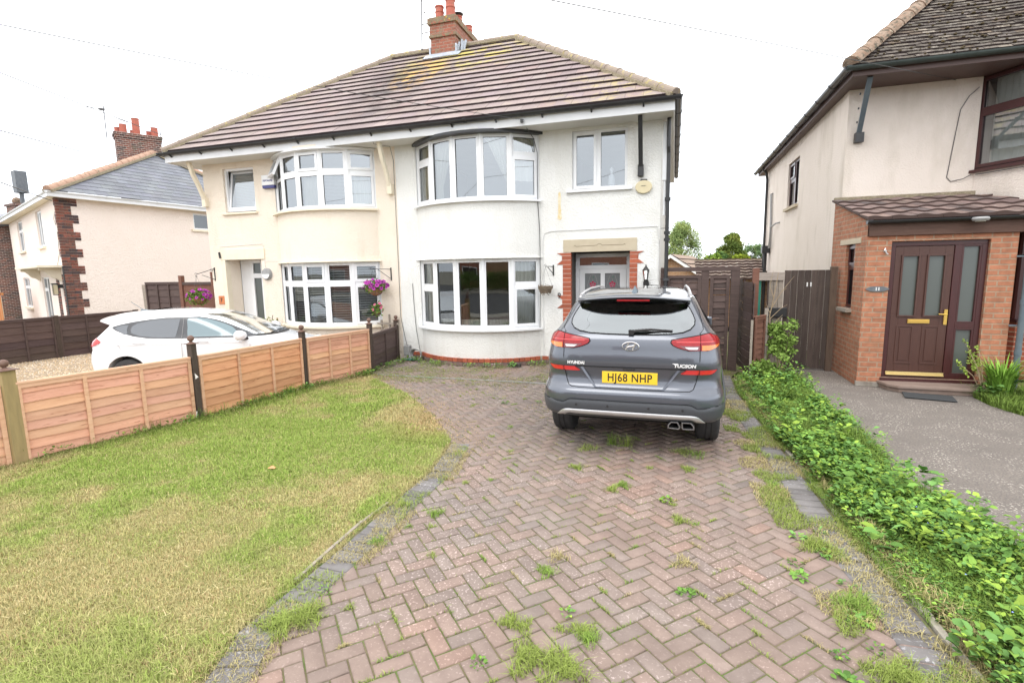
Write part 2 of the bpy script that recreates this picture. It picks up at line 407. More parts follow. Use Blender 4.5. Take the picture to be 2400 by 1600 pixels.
def patch_on_roof():
    # orange and yellow lichen round the chimney, soot-dark run-off beside it: real growth on the tiles
    t = MATS['roof_tile'].node_tree
    N, Lk = t.nodes, t.links
    p = N["Principled BSDF"]
    src = p.inputs["Base Color"].links[0].from_socket
    co = N.new("ShaderNodeTexCoord")
    def math_(op, a, b):
        m = N.new("ShaderNodeMath")
        m.operation = op
        m.use_clamp = True
        for i, v in enumerate((a, b)):
            if isinstance(v, (int, float)): m.inputs[i].default_value = v
            else: Lk.new(v, m.inputs[i])
        return m.outputs[0]
    def blob(x, z, rx, rz):
        mp = N.new("ShaderNodeMapping")
        mp.inputs["Location"].default_value = (-x / rx, 0, -z / rz)
        mp.inputs["Scale"].default_value = (1 / rx, 0, 1 / rz)
        Lk.new(co.outputs["Object"], mp.inputs[0])
        g = N.new("ShaderNodeTexGradient")
        g.gradient_type = 'SPHERICAL'
        Lk.new(mp.outputs[0], g.inputs[0])
        return g.outputs["Fac"]
    def nz(s, a, b):
        n = N.new("ShaderNodeTexNoise")
        n.inputs["Scale"].default_value = s
        n.inputs["Detail"].default_value = 6
        n.inputs["Roughness"].default_value = .65
        Lk.new(co.outputs["Object"], n.inputs["Vector"])
        r = N.new("ShaderNodeMapRange")
        r.inputs["From Min"].default_value = a
        r.inputs["From Max"].default_value = b
        Lk.new(n.outputs["Fac"], r.inputs["Value"])
        return r.outputs[0]
    for (f, colr) in ((math_('MULTIPLY', math_('MULTIPLY', blob(-6.2, 6.1, 1.1, 1.7), nz(1.6, .35, .6)), 1.5), (.10, .085, .08)),
                      (math_('MULTIPLY', math_('MULTIPLY', blob(-4.9, 6.95, 2.2, .85), nz(2.6, .47, .60)), 1.7), (.46, .38, .10)),
                      (math_('MULTIPLY', math_('MULTIPLY', blob(-5.8, 6.5, .75, .8), nz(3.1, .46, .58)), 2.6), (.52, .33, .12)),
                      (math_('MULTIPLY', math_('MULTIPLY', blob(-0.9, 5.0, 1.6, .9), nz(3.4, .50, .62)), 1.1), (.42, .34, .16))):
        x = N.new("ShaderNodeMix")
        x.data_type = 'RGBA'
        Lk.new(f, x.inputs[0])
        Lk.new(src, x.inputs[6])
        x.inputs[7].default_value = rgba(colr)
        src = x.outputs[2]
    Lk.new(src, p.inputs["Base Color"])
patch_on_roof()

# ---------------------------------------------------------------- mesh builder
def link(o, parent=None):
    COL.objects.link(o)
    if parent is not None:
        o.parent = parent
    return o

def tag(o, label=None, cat=None, group=None, kind=None):
    if label: o['label'] = label
    if cat: o['category'] = cat
    if group: o['group'] = group
    if kind: o['kind'] = kind
    return o

def thing(name, label, cat, loc=(0, 0, 0), rz=0.0, group=None):
    o = bpy.data.objects.new(name, None)
    o.empty_display_size = 0.2
    COL.objects.link(o)
    o.location = loc
    o.rotation_euler = (0, 0, rz)
    return tag(o, label, cat, group)

def copy_tree(o, parent=None):
    c = o.copy()
    COL.objects.link(c)
    if parent is not None:
        c.parent = parent
    for ch in list(o.children):
        copy_tree(ch, c)
    return c

WHITE = (1.0, 1.0, 1.0)
class MB:
    def __init__(s, T=None):
        s.v, s.f, s.mi, s.c = [], [], [], []
        s.T = T
    def add(s, vs, fs, mi=0, c=WHITE):
        b = len(s.v)
        if s.T is not None:
            vs = [tuple(s.T @ Vector(p)) for p in vs]
        s.v.extend([tuple(p) for p in vs])
        for f in fs:
            s.f.append(tuple(i + b for i in f))
            s.mi.append(mi)
            s.c.append(c)
        return s
    def box(s, a, b, mi=0, c=WHITE, M4=None):
        (x0, y0, z0), (x1, y1, z1) = a, b
        vs = [(x0, y0, z0), (x1, y0, z0), (x1, y1, z0), (x0, y1, z0), (x0, y0, z1), (x1, y0, z1), (x1, y1, z1), (x0, y1, z1)]
        if M4 is not None:
            vs = [tuple(M4 @ Vector(p)) for p in vs]
        return s.add(vs, [(0, 3, 2, 1), (4, 5, 6, 7), (0, 1, 5, 4), (1, 2, 6, 5), (2, 3, 7, 6), (3, 0, 4, 7)], mi, c)
    def cbox(s, c0, size, rz=0.0, mi=0, c=WHITE, rx=0.0, ry=0.0):
        m = Matrix.Translation(c0) @ Matrix.Rotation(rz, 4, 'Z') @ Matrix.Rotation(ry, 4, 'Y') @ Matrix.Rotation(rx, 4, 'X')
        h = [x / 2 for x in size]
        return s.box((-h[0], -h[1], -h[2]), (h[0], h[1], h[2]), mi, c, m)
    def bar(s, p, q, w, h, mi=0, c=WHITE, upv=(0, 0, 1)):
        p, q = Vector(p), Vector(q)
        d = (q - p)
        L = d.length
        d.normalize()
        u = Vector(upv)
        sd_ = d.cross(u)
        if sd_.length < 1e-4:
            sd_ = d.cross(Vector((1, 0, 0)))
        sd_.normalize()
        u = sd_.cross(d)
        m = Matrix((d, sd_, u)).transposed().to_4x4()
        m.translation = p
        return s.box((0, -w / 2, -h / 2), (L, w / 2, h / 2), mi, c, m)
    def quad(s, a, b, c_, d, mi=0, c=WHITE):
        return s.add([a, b, c_, d], [(0, 1, 2, 3)], mi, c)
    def poly(s, pts, mi=0, c=WHITE):
        return s.add(pts, [tuple(range(len(pts)))], mi, c)
    def prism(s, pts, off, mi=0, c=WHITE):
        """pts: closed planar polygon (3d), extruded by vector off"""
        n = len(pts)
        off = Vector(off)
        vs = [tuple(p) for p in pts] + [tuple(Vector(p) + off) for p in pts]
        fs = [tuple(reversed(range(n))), tuple(range(n, 2 * n))]
        for i in range(n):
            j = (i + 1) % n
            fs.append((i, j, n + j, n + i))
        return s.add(vs, fs, mi, c)
    def tube(s, pts, r, n=6, mi=0, c=WHITE, caps=True):
        pts = [Vector(p) for p in pts]
        if not isinstance(r, (list, tuple)):
            r = [r] * len(pts)
        vs, fs = [], []
        prev = None
        for i, p in enumerate(pts):
            d = (pts[min(i + 1, len(pts) - 1)] - pts[max(i - 1, 0)])
            if d.length < 1e-9: d = Vector((0, 0, 1))
            d.normalize()
            if prev is None:
                a = d.orthogonal().normalized()
            else:
                a = (prev - d * prev.dot(d))
                if a.length < 1e-6: a = d.orthogonal()
                a.normalize()
            prev = a
            b = d.cross(a)
            for k in range(n):
                t = 2 * math.pi * k / n
                vs.append(tuple(p + (a * math.cos(t) + b * math.sin(t)) * r[i]))
        for i in range(len(pts) - 1):
            for k in range(n):
                k2 = (k + 1) % n
                fs.append((i * n + k, i * n + k2, (i + 1) * n + k2, (i + 1) * n + k))
        if caps:
            fs.append(tuple(reversed(range(n))))
            fs.append(tuple(range((len(pts) - 1) * n, len(pts) * n)))
        return s.add(vs, fs, mi, c)
    def lathe(s, prof, n=16, org=(0, 0, 0), mi=0, c=WHITE, axis='Z'):
        """prof: list of (r, h)"""
        vs, fs = [], []
        for (r, h) in prof:
            for k in range(n):
                t = 2 * math.pi * k / n
                a, b = max(r, 1e-4) * math.cos(t), max(r, 1e-4) * math.sin(t)
                p = (a, b, h) if axis == 'Z' else ((a, h, b) if axis == 'Y' else (h, a, b))
                vs.append((p[0] + org[0], p[1] + org[1], p[2] + org[2]))
        for i in range(len(prof) - 1):
            for k in range(n):
                k2 = (k + 1) % n
                fs.append((i * n + k, i * n + k2, (i + 1) * n + k2, (i + 1) * n + k))
        fs.append(tuple(reversed(range(n))))
        fs.append(tuple(range((len(prof) - 1) * n, len(prof) * n)))
        return s.add(vs, fs, mi, c)
    def build(s, name, mats, parent=None, smooth=False, bevel=0.0, recalc=True, auto=None):
        if not isinstance(mats, (list, tuple)):
            mats = [mats]
        me = bpy.data.meshes.new(name)
        me.from_pydata(s.v, [], s.f)
        for m in mats:
            me.materials.append(MATS[m])
        me.polygons.foreach_set("material_index", s.mi)
        if recalc:
            bm = bmesh.new()
            bm.from_mesh(me)
            bmesh.ops.recalc_face_normals(bm, faces=bm.faces)
            bm.to_mesh(me)
            bm.free()
        if not s.f:
            raise ValueError('empty ' + name)
        if True:
            at = me.color_attributes.new("col", 'FLOAT_COLOR', 'CORNER')
            arr = np.ones((len(me.loops), 4), dtype=np.float32)
            tot = np.array([len(f) for f in s.f])
            cc = np.array(s.c, dtype=np.float32).reshape(-1, 3)
            arr[:, :3] = np.repeat(cc, tot, axis=0)
            at.data.foreach_set("color", arr.ravel())
        if smooth:
            me.polygons.foreach_set("use_smooth", [True] * len(me.polygons))
            if auto is not None:
                bm = bmesh.new()
                bm.from_mesh(me)
                for e in bm.edges:
                    if len(e.link_faces) == 2 and e.calc_face_angle(0) > rad(auto):
                        e.smooth = False
                bm.to_mesh(me)
                bm.free()
        me.update()
        o = bpy.data.objects.new(name, me)
        link(o, parent)
        if bevel > 0:
            b = o.modifiers.new("bevel", 'BEVEL')
            b.width = bevel
            b.segments = 2
            b.limit_method = 'ANGLE'
            b.angle_limit = rad(40)
            b.harden_normals = False
        return o

def np_mesh(name, verts, faces, cols, mat, parent=None):
    """fast mesh from numpy arrays: verts (n,3), faces (m,k), cols (m,3)"""
    me = bpy.data.meshes.new(name)
    n, (m, k) = len(verts), faces.shape
    me.vertices.add(n)
    me.vertices.foreach_set("co", verts.astype(np.float32).ravel())
    me.loops.add(m * k)
    me.loops.foreach_set("vertex_index", faces.astype(np.int32).ravel())
    me.polygons.add(m)
    me.polygons.foreach_set("loop_start", np.arange(0, m * k, k, dtype=np.int32))
    me.polygons.foreach_set("loop_total", np.full(m, k, dtype=np.int32))
    at = me.color_attributes.new("col", 'FLOAT_COLOR', 'CORNER')
    arr = np.ones((m * k, 4), dtype=np.float32)
    arr[:, :3] = np.repeat(cols.astype(np.float32), k, axis=0)
    at.data.foreach_set("color", arr.ravel())
    me.materials.append(MATS[mat])
    me.update(calc_edges=True)
    me.validate()
    o = bpy.data.objects.new(name, me)
    return link(o, parent)

def facet_T(p0, p1):
    """local x along p0->p1, y inward (to the left of travel = +Y for +X), z up"""
    p0, p1 = Vector((p0[0], p0[1], 0)), Vector((p1[0], p1[1], 0))
    d = (p1 - p0)
    L = d.length
    d.normalize()
    inw = Vector((-d.y, d.x, 0))
    m = Matrix((d, inw, Vector((0, 0, 1)))).transposed().to_4x4()
    m.translation = p0
    return m, L

def text_mesh(body, size, mat, parent, name, loc, rot, extrude=0.002, bold=0.0, sx=1.0, shear=0.0, spacing=1.0):
    cu = bpy.data.curves.new(name, 'FONT')
    cu.body = body
    cu.size = size
    cu.extrude = extrude
    cu.offset = bold
    cu.align_x = 'CENTER'
    cu.align_y = 'CENTER'
    cu.shear = shear
    cu.space_character = spacing
    tmp = bpy.data.objects.new(name + "_tmp", cu)
    COL.objects.link(tmp)
    dg = bpy.context.evaluated_depsgraph_get()
    me = bpy.data.meshes.new_from_object(tmp.evaluated_get(dg))
    bpy.data.objects.remove(tmp)
    bpy.data.curves.remove(cu)
    me.name = name
    me.materials.clear()
    me.materials.append(MATS[mat])
    o = bpy.data.objects.new(name, me)
    link(o, parent)
    o.location = loc
    o.rotation_euler = rot
    o.scale = (sx, 1, 1)
    return o

# value noise for scattering
def vnoise(x, y, s, seed=0):
    r = np.random.RandomState(seed)
    g = r.rand(64, 64)
    u, v = x / s + 17.3, y / s + 9.1
    i, j = np.floor(u).astype(int), np.floor(v).astype(int)
    fu, fv = u - i, v - j
    fu, fv = fu * fu * (3 - 2 * fu), fv * fv * (3 - 2 * fv)
    a = g[i % 64, j % 64]; b = g[(i + 1) % 64, j % 64]; c = g[i % 64, (j + 1) % 64]; d = g[(i + 1) % 64, (j + 1) % 64]
    return (a * (1 - fu) + b * fu) * (1 - fv) + (c * (1 - fu) + d * fu) * fv

def in_poly(x, y, P):
    ins = np.zeros(len(x), bool)
    n = len(P)
    for i in range(n):
        x0, y0 = P[i]; x1, y1 = P[(i + 1) % n]
        c = ((y0 > y) != (y1 > y)) & (x < (x1 - x0) * (y - y0) / ((y1 - y0) if y1 != y0 else 1e-9) + x0)
        ins ^= c
    return ins

def clip_poly(P, Q):
    """clip polygon P (list of (u,v,...)) by convex ccw polygon Q"""
    out = P
    n = len(Q)
    for i in range(n):
        a, b = Q[i], Q[(i + 1) % n]
        def side(p):
            return (b[0] - a[0]) * (p[1] - a[1]) - (b[1] - a[1]) * (p[0] - a[0])
        inp, out = out, []
        for k in range(len(inp)):
            p, q = inp[k], inp[(k + 1) % len(inp)]
            sp, sq = side(p), side(q)
            if sp >= 0: out.append(p)
            if (sp >= 0) != (sq >= 0):
                t = sp / (sp - sq)
                out.append((p[0] + (q[0] - p[0]) * t, p[1] + (q[1] - p[1]) * t))
        if len(out) < 3:
            return []
    return out
# ================================================================= roofs
rnd = random.Random(7)

def jit(a, b): return a + (b - a) * rnd.random()

def tile_roof(name, parent, O, U, V, poly, tw, g, th, mats, stagger=0.5, cj=0.12, wave=0, wamp=0.0, lift=0.0, lichen=None, tones=None, sag=0.0):
    """a roof plane of overlapping tiles: O origin, U along the eaves, V up the slope, poly convex ccw in (u,v)"""
    O, U, V = Vector(O), Vector(U).normalized(), Vector(V).normalized()
    N = U.cross(V)
    if N.z < 0: N = -N
    mb = MB()
    us = [p[0] for p in poly]; vs_ = [p[1] for p in poly]
    rows = int(math.ceil((max(vs_) - min(vs_)) / g))
    v00 = min(vs_)
    base = [tuple(O + U * p[0] + V * p[1] - N * 0.012) for p in poly]
    mb.poly(base, 1)
    sub = max(1, wave)
    for j in range(rows):
        va, vb = v00 + j * g, v00 + (j + 1) * g
        off = (j % 2) * stagger * tw
        u0 = min(us) - off
        k = 0
        while u0 + k * tw < max(us):
            ua, ub = u0 + k * tw, u0 + (k + 1) * tw - 0.003
            k += 1
            dz = jit(0, lift)
            t = 1 + jit(-cj, cj)
            cc = (t, t * jit(0.97, 1.02), t * jit(0.95, 1.04))
            if tones and rnd.random() < 0.3:
                q = rnd.choice(tones); cc = (t * q[0], t * q[1], t * q[2])
            if lichen is not None:
                lf = lichen((ua + ub) / 2, (va + vb) / 2)
                if rnd.random() < lf: cc = (2.3 * jit(.8, 1.1), 2.4 * jit(.75, 1.1), 0.75)
            for w in range(sub):
                a, b = ua + (ub - ua) * w / sub, ua + (ub - ua) * (w + 1) / sub
                q = clip_poly([(a, va), (b, va), (b, vb + 0.01), (a, vb + 0.01)], poly)
                if len(q) < 3: continue
                def H(p):
                    h = th * (1 - (p[1] - va) / g) + dz
                    if wamp: h += wamp * (0.5 + 0.5 * math.sin(2 * math.pi * (p[0] - ua) / (ub - ua)))
                    if sag: h += sag * math.sin(p[0] * 1.7 + 1) * math.sin(p[1] * 1.3)
                    return h
                top = [tuple(O + U * p[0] + V * p[1] + N * H(p)) for p in q]
                mb.poly(top, 0, cc)
                for i in range(len(q)):
                    p, r = q[i], q[(i + 1) % len(q)]
                    if abs(p[1] - va) < 1e-6 and abs(r[1] - va) < 1e-6:
                        A = O + U * p[0] + V * p[1]; B = O + U * r[0] + V * r[1]
                        mb.quad(tuple(A - N * 0.01), tuple(B - N * 0.01), tuple(B + N * H(r)), tuple(A + N * H(p)), 1)
                    elif abs(p[1] - r[1]) > 1e-6 and (w == 0 or w == sub - 1):
                        A = O + U * p[0] + V * p[1]; B = O + U * r[0] + V * r[1]
                        mb.quad(tuple(A - N * 0.01), tuple(B - N * 0.01), tuple(B + N * H(r)), tuple(A + N * H(p)), 1)
    return mb.build(name, mats, parent, recalc=False)

def ridge_tiles(name, parent, p0, p1, r, seg, mat, mortar=True, ends=0.0, sink=0.3, n=9):
    p0, p1 = Vector(p0), Vector(p1)
    d = p1 - p0
    L = d.length
    d.normalize()
    side = d.cross(Vector((0, 0, 1))).normalized()
    up = side.cross(d)
    mb = MB()
    k = max(1, int(round(L / seg)))
    for i in range(k):
        a, b = p0 + d * (L * i / k), p0 + d * (L * (i + 1) / k + 0.02)
        j = Vector((0, 0, jit(-0.006, 0.006)))
        cc = (jit(.85, 1.1),) * 3
        rings = []
        for (q, rr) in ((a, r * 1.08), (a + d * 0.04, r * 1.08), (a + d * 0.05, r), (b, r * 0.98)):
            ring = []
            for m in range(n + 1):
                t = math.pi * m / n
                ring.append(tuple(q + j - up * (r * sink) + side * (math.cos(t) * rr) + up * (math.sin(t) * rr)))
            rings.append(ring)
        vs = [v for ring in rings for v in ring]
        fs = []
        w = n + 1
        for x in range(3):
            for m in range(n):
                fs.append((x * w + m, x * w + m + 1, (x + 1) * w + m + 1, (x + 1) * w + m))
        fs.append(tuple(range(w)))
        fs.append(tuple(reversed(range(3 * w, 4 * w))))
        mb.add(vs, fs, 0, cc)
    if mortar:
        for s_ in (-1, 1):
            a, b = p0 + side * s_ * r * 1.0 - up * (r * 0.55), p1 + side * s_ * r * 1.0 - up * (r * 0.55)
            mb.bar(a, b, r * 0.7, r * 0.6, 1, upv=tuple(up))
    return mb.build(name, [mat, 'mortar_bed'], parent, recalc=False)

def gutter(name, parent, p0, p1, r, out, mat, brackets=0, bmat=None, joints=1.0):
    """half round gutter running p0->p1, out = horizontal direction away from the wall"""
    p0, p1, out = Vector(p0), Vector(p1), Vector(out).normalized()
    d = (p1 - p0); L = d.length; d.normalize()
    mb = MB()
    def ring(q, rr):
        return [tuple(q + out * (math.cos(math.pi * m / 8) * rr) - Vector((0, 0, 1)) * (math.sin(math.pi * m / 8) * rr)) for m in range(9)]
    a, b = ring(p0, r), ring(p1, r)
    a2, b2 = ring(p0, r * .9), ring(p1, r * .9)
    fs = [(m, m + 1, 10 + m, 9 + m) for m in range(8)]
    mb.add(a + b, fs)
    mb.add(a2 + b2, fs)
    for e in (a, b):
        mb.poly(e)
    n = max(1, int(L / joints))
    for i in range(n + 1):
        q = p0 + d * (L * i / n)
        q0, q1 = q - d * 0.03, q + d * 0.03
        mb.add(ring(q0, r * 1.12) + ring(q1, r * 1.12), fs)
        mb.poly(ring(q0, r * 1.12)); mb.poly(ring(q1, r * 1.12))
        mb.bar(tuple(q - out * r * 1.1), tuple(q + out * r * 1.15), 0.06, 0.012)
    if brackets:
        for i in range(brackets):
            q = p0 + d * (L * (i + .35) / brackets) - Vector((0, 0, r * .6))
            mb.bar(tuple(q - out * r * .9 - Vector((0, 0, 0.06))), tuple(q + out * r * .7), 0.025, 0.025)
    return mb.build(name, mat, parent, recalc=False)

# ================================================================= windows
def bars(mb, u0, u1, z0, z1, fw, y0, y1, mi=0):
    mb.box((u0, y0, z0), (u1, y1, z0 + fw), mi)
    mb.box((u0, y0, z1 - fw), (u1, y1, z1), mi)
    mb.box((u0, y0, z0 + fw), (u0 + fw, y1, z1 - fw), mi)
    mb.box((u1 - fw, y0, z0 + fw), (u1, y1, z1 - fw), mi)

def facet(F, G, P0, P1, cells, fw=0.045, y=0.0, dep=0.07, sash=0.05, proud=0.018):
    """cells: (ua, ub, za, zb, kind) with ua/ub as fractions of the facet, kind f(ixed) / o(pening)"""
    T, L = facet_T(P0, P1)
    F.T = T; G.T = T
    for (ua, ub, za, zb, kd) in cells:
        a, b = ua * L, ub * L
        bars(F, a, b, za, zb, fw, y, y + dep)
        if kd == 'o':
            bars(F, a + fw * .55, b - fw * .55, za + fw * .55, zb - fw * .55, sash, y - proud, y + 0.001)
            i = fw * .55 + sash - 0.004
            G.quad((a + i, y + .012, za + i), (b - i, y + .012, za + i), (b - i, y + .012, zb - i), (a + i, y + .012, zb - i))
            # inner return of the sash
            bars(F, a + fw - .001, b - fw + .001, za + fw - .001, zb - fw + .001, sash - .45 * fw, y + .001, y + .04)
            # rubber line round the pane
            bars(F, a + i - .004, b - i + .004, za + i - .004, zb - i + .004, 0.007, y + .004, y + .0115, 1)
        else:
            i = fw - 0.004
            G.quad((a + i, y + .03, za + i), (b - i, y + .03, za + i), (b - i, y + .03, zb - i), (a + i, y + .03, zb - i))
            bars(F, a + i, b - i, za + i, zb - i, 0.007, y + .018, y + .0295, 1)
    F.T = None; G.T = None

def arc_pts(cx, yc, hc, sag, n, y0=None):
    """points on an arc bulging towards -Y: chord half width hc at y=y0, centre at y0-sag"""
    R = (hc * hc + sag * sag) / (2 * sag)
    a = math.asin(min(1, hc / R))
    cy = yc - sag + R
    return [(cx + R * math.sin(-a + 2 * a * i / n), cy - R * math.cos(-a + 2 * a * i / n)) for i in range(n + 1)]

def curtain(mb, P0, P1, z0, z1, folds, amp=0.025, y=0.16, top=None, n=40, shape=None):
    """wavy hanging cloth between two plan points, y inward of the glass; shape(t)-> z bottom / width pull"""
    T, L = facet_T(P0, P1)
    mb.T = T
    rows = 8
    vs, fs = [], []
    for j in range(rows + 1):
        w = j / rows
        for i in range(n + 1):
            t = i / n
            x = t
            if shape:
                x = shape(t, w)
            vs.append((x * L, y + amp * math.sin(t * folds * 2 * math.pi + 0.4 * math.sin(w * 3)), z1 + (z0 - z1) * w))
    for j in range(rows):
        for i in range(n):
            a = j * (n + 1) + i
            fs.append((a, a + 1, a + n + 2, a + n + 1))
    mb.add(vs, fs)
    mb.T = None

def sill_arc(mb, pts, z, out, th=0.04, back=0.02):
    """bow sill following plan points, projecting out of the wall"""
    n = len(pts)
    o, b = [], []
    for i, p in enumerate(pts):
        q0, q1 = Vector(pts[max(0, i - 1)]), Vector(pts[min(n - 1, i + 1)])
        d = (q1 - q0).normalized()
        nn = Vector((d.y, -d.x))
        o.append(Vector(p) + nn * out); b.append(Vector(p) - nn * back)
    for i in range(n - 1):
        vs = []
        for zz in (z - th, z):
            for q in (o[i], o[i + 1], b[i + 1], b[i]):
                vs.append((q.x, q.y, zz if zz < z or q in (b[i], b[i + 1]) else zz - 0.008))
        mb.add(vs, [(0, 3, 2, 1), (4, 5, 6, 7), (0, 1, 5, 4), (2, 3, 7, 6)] + ([(3, 0, 4, 7)] if i == 0 else []) + ([(1, 2, 6, 5)] if i == n - 2 else []))

def wall_face(mb, x0, x1, z0, z1, y, holes, rev=0.10, mi=0, rmi=None):
    """front wall plane at Y=y with rectangular openings and reveals going back rev"""
    rmi = mi if rmi is None else rmi
    xs = sorted(set([x0, x1] + [h[0] for h in holes] + [h[1] for h in holes]))
    zs = sorted(set([z0, z1] + [h[2] for h in holes] + [h[3] for h in holes]))
    for i in range(len(xs) - 1):
        for j in range(len(zs) - 1):
            cx, cz = (xs[i] + xs[i + 1]) / 2, (zs[j] + zs[j + 1]) / 2
            if any(h[0] < cx < h[1] and h[2] < cz < h[3] for h in holes): continue
            mb.quad((xs[i], y, zs[j]), (xs[i + 1], y, zs[j]), (xs[i + 1], y, zs[j + 1]), (xs[i], y, zs[j + 1]), mi)
    for (a, b, c, d, *r) in holes:
        rv = r[0] if r else rev
        if rv <= 0: continue
        mb.quad((a, y, c), (a, y, d), (a, y + rv, d), (a, y + rv, c), rmi)
        mb.quad((b, y, d), (b, y, c), (b, y + rv, c), (b, y + rv, d), rmi)
        mb.quad((a, y, d), (b, y, d), (b, y + rv, d), (a, y + rv, d), rmi)
        mb.quad((b, y, c), (a, y, c), (a, y + rv, c), (b, y + rv, c), rmi)

# ================================================================= the semi-detached pair
XL, XP, XR = -10.58, -5.505, -0.25
YF, YB = 9.70, 16.30
ZS = 4.375            # soffit
EYF, EYB, EXL, EXR, ZE = 9.15, 16.87, -11.05, -0.045, 4.60
DH = (EYB - EYF) / 2
PITCH = math.atan2(7.475 - ZE, DH)
ZR = 7.475

house = thing('semi_detached_house', 'pair of houses under one brown hipped roof, left half cream, right half white', 'house', (0, 0, 0))

W_BAY_C, C_BAY_C = -3.75, -7.27
wb = arc_pts(W_BAY_C, YF, 1.285, 0.575, 24)
cb = arc_pts(C_BAY_C, YF, 1.285, 0.575, 24)

def bay_wall(mb, pts, zspans):
    for (z0, z1) in zspans:
        for i in range(len(pts) - 1):
            a, b = pts[i], pts[i + 1]
            mb.quad((a[0], a[1], z0), (b[0], b[1], z0), (b[0], b[1], z1), (a[0], a[1], z1))
            # inner return at top / bottom so the wall has thickness
        for zz in (z0, z1):
            for i in range(len(pts) - 1):
                a, b = pts[i], pts[i + 1]
                cx = (pts[0][0] + pts[-1][0]) / 2
                def inn(p):
                    v = Vector((cx - p[0], YF + 1.0 - p[1])).normalized() * 0.22
                    return (p[0] + v.x, p[1] + v.y)
                ia, ib = inn(a), inn(b)
                mb.quad((a[0], a[1], zz), (b[0], b[1], zz), (ib[0], ib[1], zz), (ia[0], ia[1], zz))

def front_half(name, mat, x0, x1, bay, door, win, zlow, label):
    mb = MB()
    holes = [(bay[0][0], bay[-1][0], zlow - .01, ZS + .05, 0), (door[0], door[1], zlow - .005, door[2], 0), (win[0], win[1], win[2], win[3], 0.10)]
    wall_face(mb, x0, x1, zlow, ZS + 0.05, YF, holes)
    bay_wall(mb, bay, [(zlow, 0.70), (2.075, 3.12), (4.335, ZS + .05)])
    o = mb.build(name, mat, house, recalc=False)
    o['label'] = label
    return o

C_DOOR, C_WIN = (-10.14, -9.10, 2.185), (-9.99, -9.115, 3.27, 4.25)
W_DOOR, W_WIN = (-1.86, -0.77, 2.15), (-1.84, -0.835, 3.28, 4.325)
front_half('wall', 'cream_render', XL, XP, cb, C_DOOR, C_WIN, -0.3, 'cream roughcast front wall')
front_half('wall', 'white_render', XP, XR, wb, W_DOOR, W_WIN, 0.0, 'white roughcast front wall')
# side, back and party walls, floors
mb = MB()
mb.quad((XR, YF, -.1), (XR, YB, -.1), (XR, YB, ZS + .1), (XR, YF, ZS + .1))
mb.quad((XR, YB, -.1), (XP, YB, -.1), (XP, YB, ZS + .1), (XR, YB, ZS + .1))
mb.build('side_wall', 'white_render', house, recalc=False)
mb = MB()
mb.quad((XL, YB, -.3), (XL, YF, -.3), (XL, YF, ZS + .1), (XL, YB, ZS + .1))
mb.quad((XP, YB, -.1), (XL, YB, -.1), (XL, YB, ZS + .1), (XP, YB, ZS + .1))
mb.build('side_wall', 'cream_render', house, recalc=False)
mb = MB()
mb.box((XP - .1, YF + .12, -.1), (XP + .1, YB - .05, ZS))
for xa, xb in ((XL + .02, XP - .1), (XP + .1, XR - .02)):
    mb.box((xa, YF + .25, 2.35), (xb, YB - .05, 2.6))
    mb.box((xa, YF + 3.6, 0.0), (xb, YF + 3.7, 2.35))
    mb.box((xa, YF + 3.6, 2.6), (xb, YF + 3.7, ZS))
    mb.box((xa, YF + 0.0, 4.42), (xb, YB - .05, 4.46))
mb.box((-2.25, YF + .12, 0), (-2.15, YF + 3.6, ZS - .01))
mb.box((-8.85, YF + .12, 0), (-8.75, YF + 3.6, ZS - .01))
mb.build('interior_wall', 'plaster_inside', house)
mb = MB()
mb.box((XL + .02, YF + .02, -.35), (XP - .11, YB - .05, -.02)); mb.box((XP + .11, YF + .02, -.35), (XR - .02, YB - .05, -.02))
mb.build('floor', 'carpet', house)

# ---- roof planes (tiles), hips, ridge
cp, sp = math.cos(PITCH), math.sin(PITCH)
SL = DH / cp
XRL, XRR = -7.32, -3.80
YM = (EYF + EYB) / 2
tones = [(1.08, 1.07, 1.05), (0.93, 0.91, 0.92), (1.04, 0.97, 0.95)]
W_ = EXR - EXL
tile_roof('roof', house, (EXL, EYF, ZE), (1, 0, 0), (0, cp, sp), [(0, 0), (W_, 0), (W_ - DH, SL), (DH, SL)],
          0.30, 0.312, 0.035, ['roof_tile', 'roof_riser_shade'], tones=tones, lift=0.004, cj=.06)
D_ = EYB - EYF
tile_roof('roof', house, (EXR, EYF, ZE), (0, 1, 0), (-cp, 0, sp), [(0, 0), (D_, 0), (D_ / 2, SL)], 0.33, 0.335, 0.042, ['roof_tile', 'roof_riser_shade'], tones=tones)
tile_roof('roof', house, (EXL, EYB, ZE), (0, -1, 0), (cp, 0, sp), [(0, 0), (D_, 0), (D_ / 2, SL)], 0.33, 0.335, 0.042, ['roof_tile', 'roof_riser_shade'], tones=tones)
tile_roof('roof', house, (EXR, EYB, ZE), (-1, 0, 0), (0, -cp, sp), [(0, 0), (W_, 0), (W_ - DH, SL), (DH, SL)], 0.33, 0.335, 0.042, ['roof_tile', 'roof_riser_shade'], tones=tones)
for a, b in (((EXL - .02, EYF - .02, ZE + .03), (XRL, YM, ZR + .04)), ((EXR + .02, EYF - .02, ZE + .03), (XRR, YM, ZR + .04)),
             ((EXR + .02, EYB, ZE + .03), (XRR, YM, ZR + .04)), ((EXL, EYB, ZE + .03), (XRL, YM, ZR + .04)), ((XRL, YM, ZR + .05), (XRR, YM, ZR + .05))):
    ridge_tiles('ridge_tiles', house, a, b, 0.088, 0.42, 'ridge_tile')

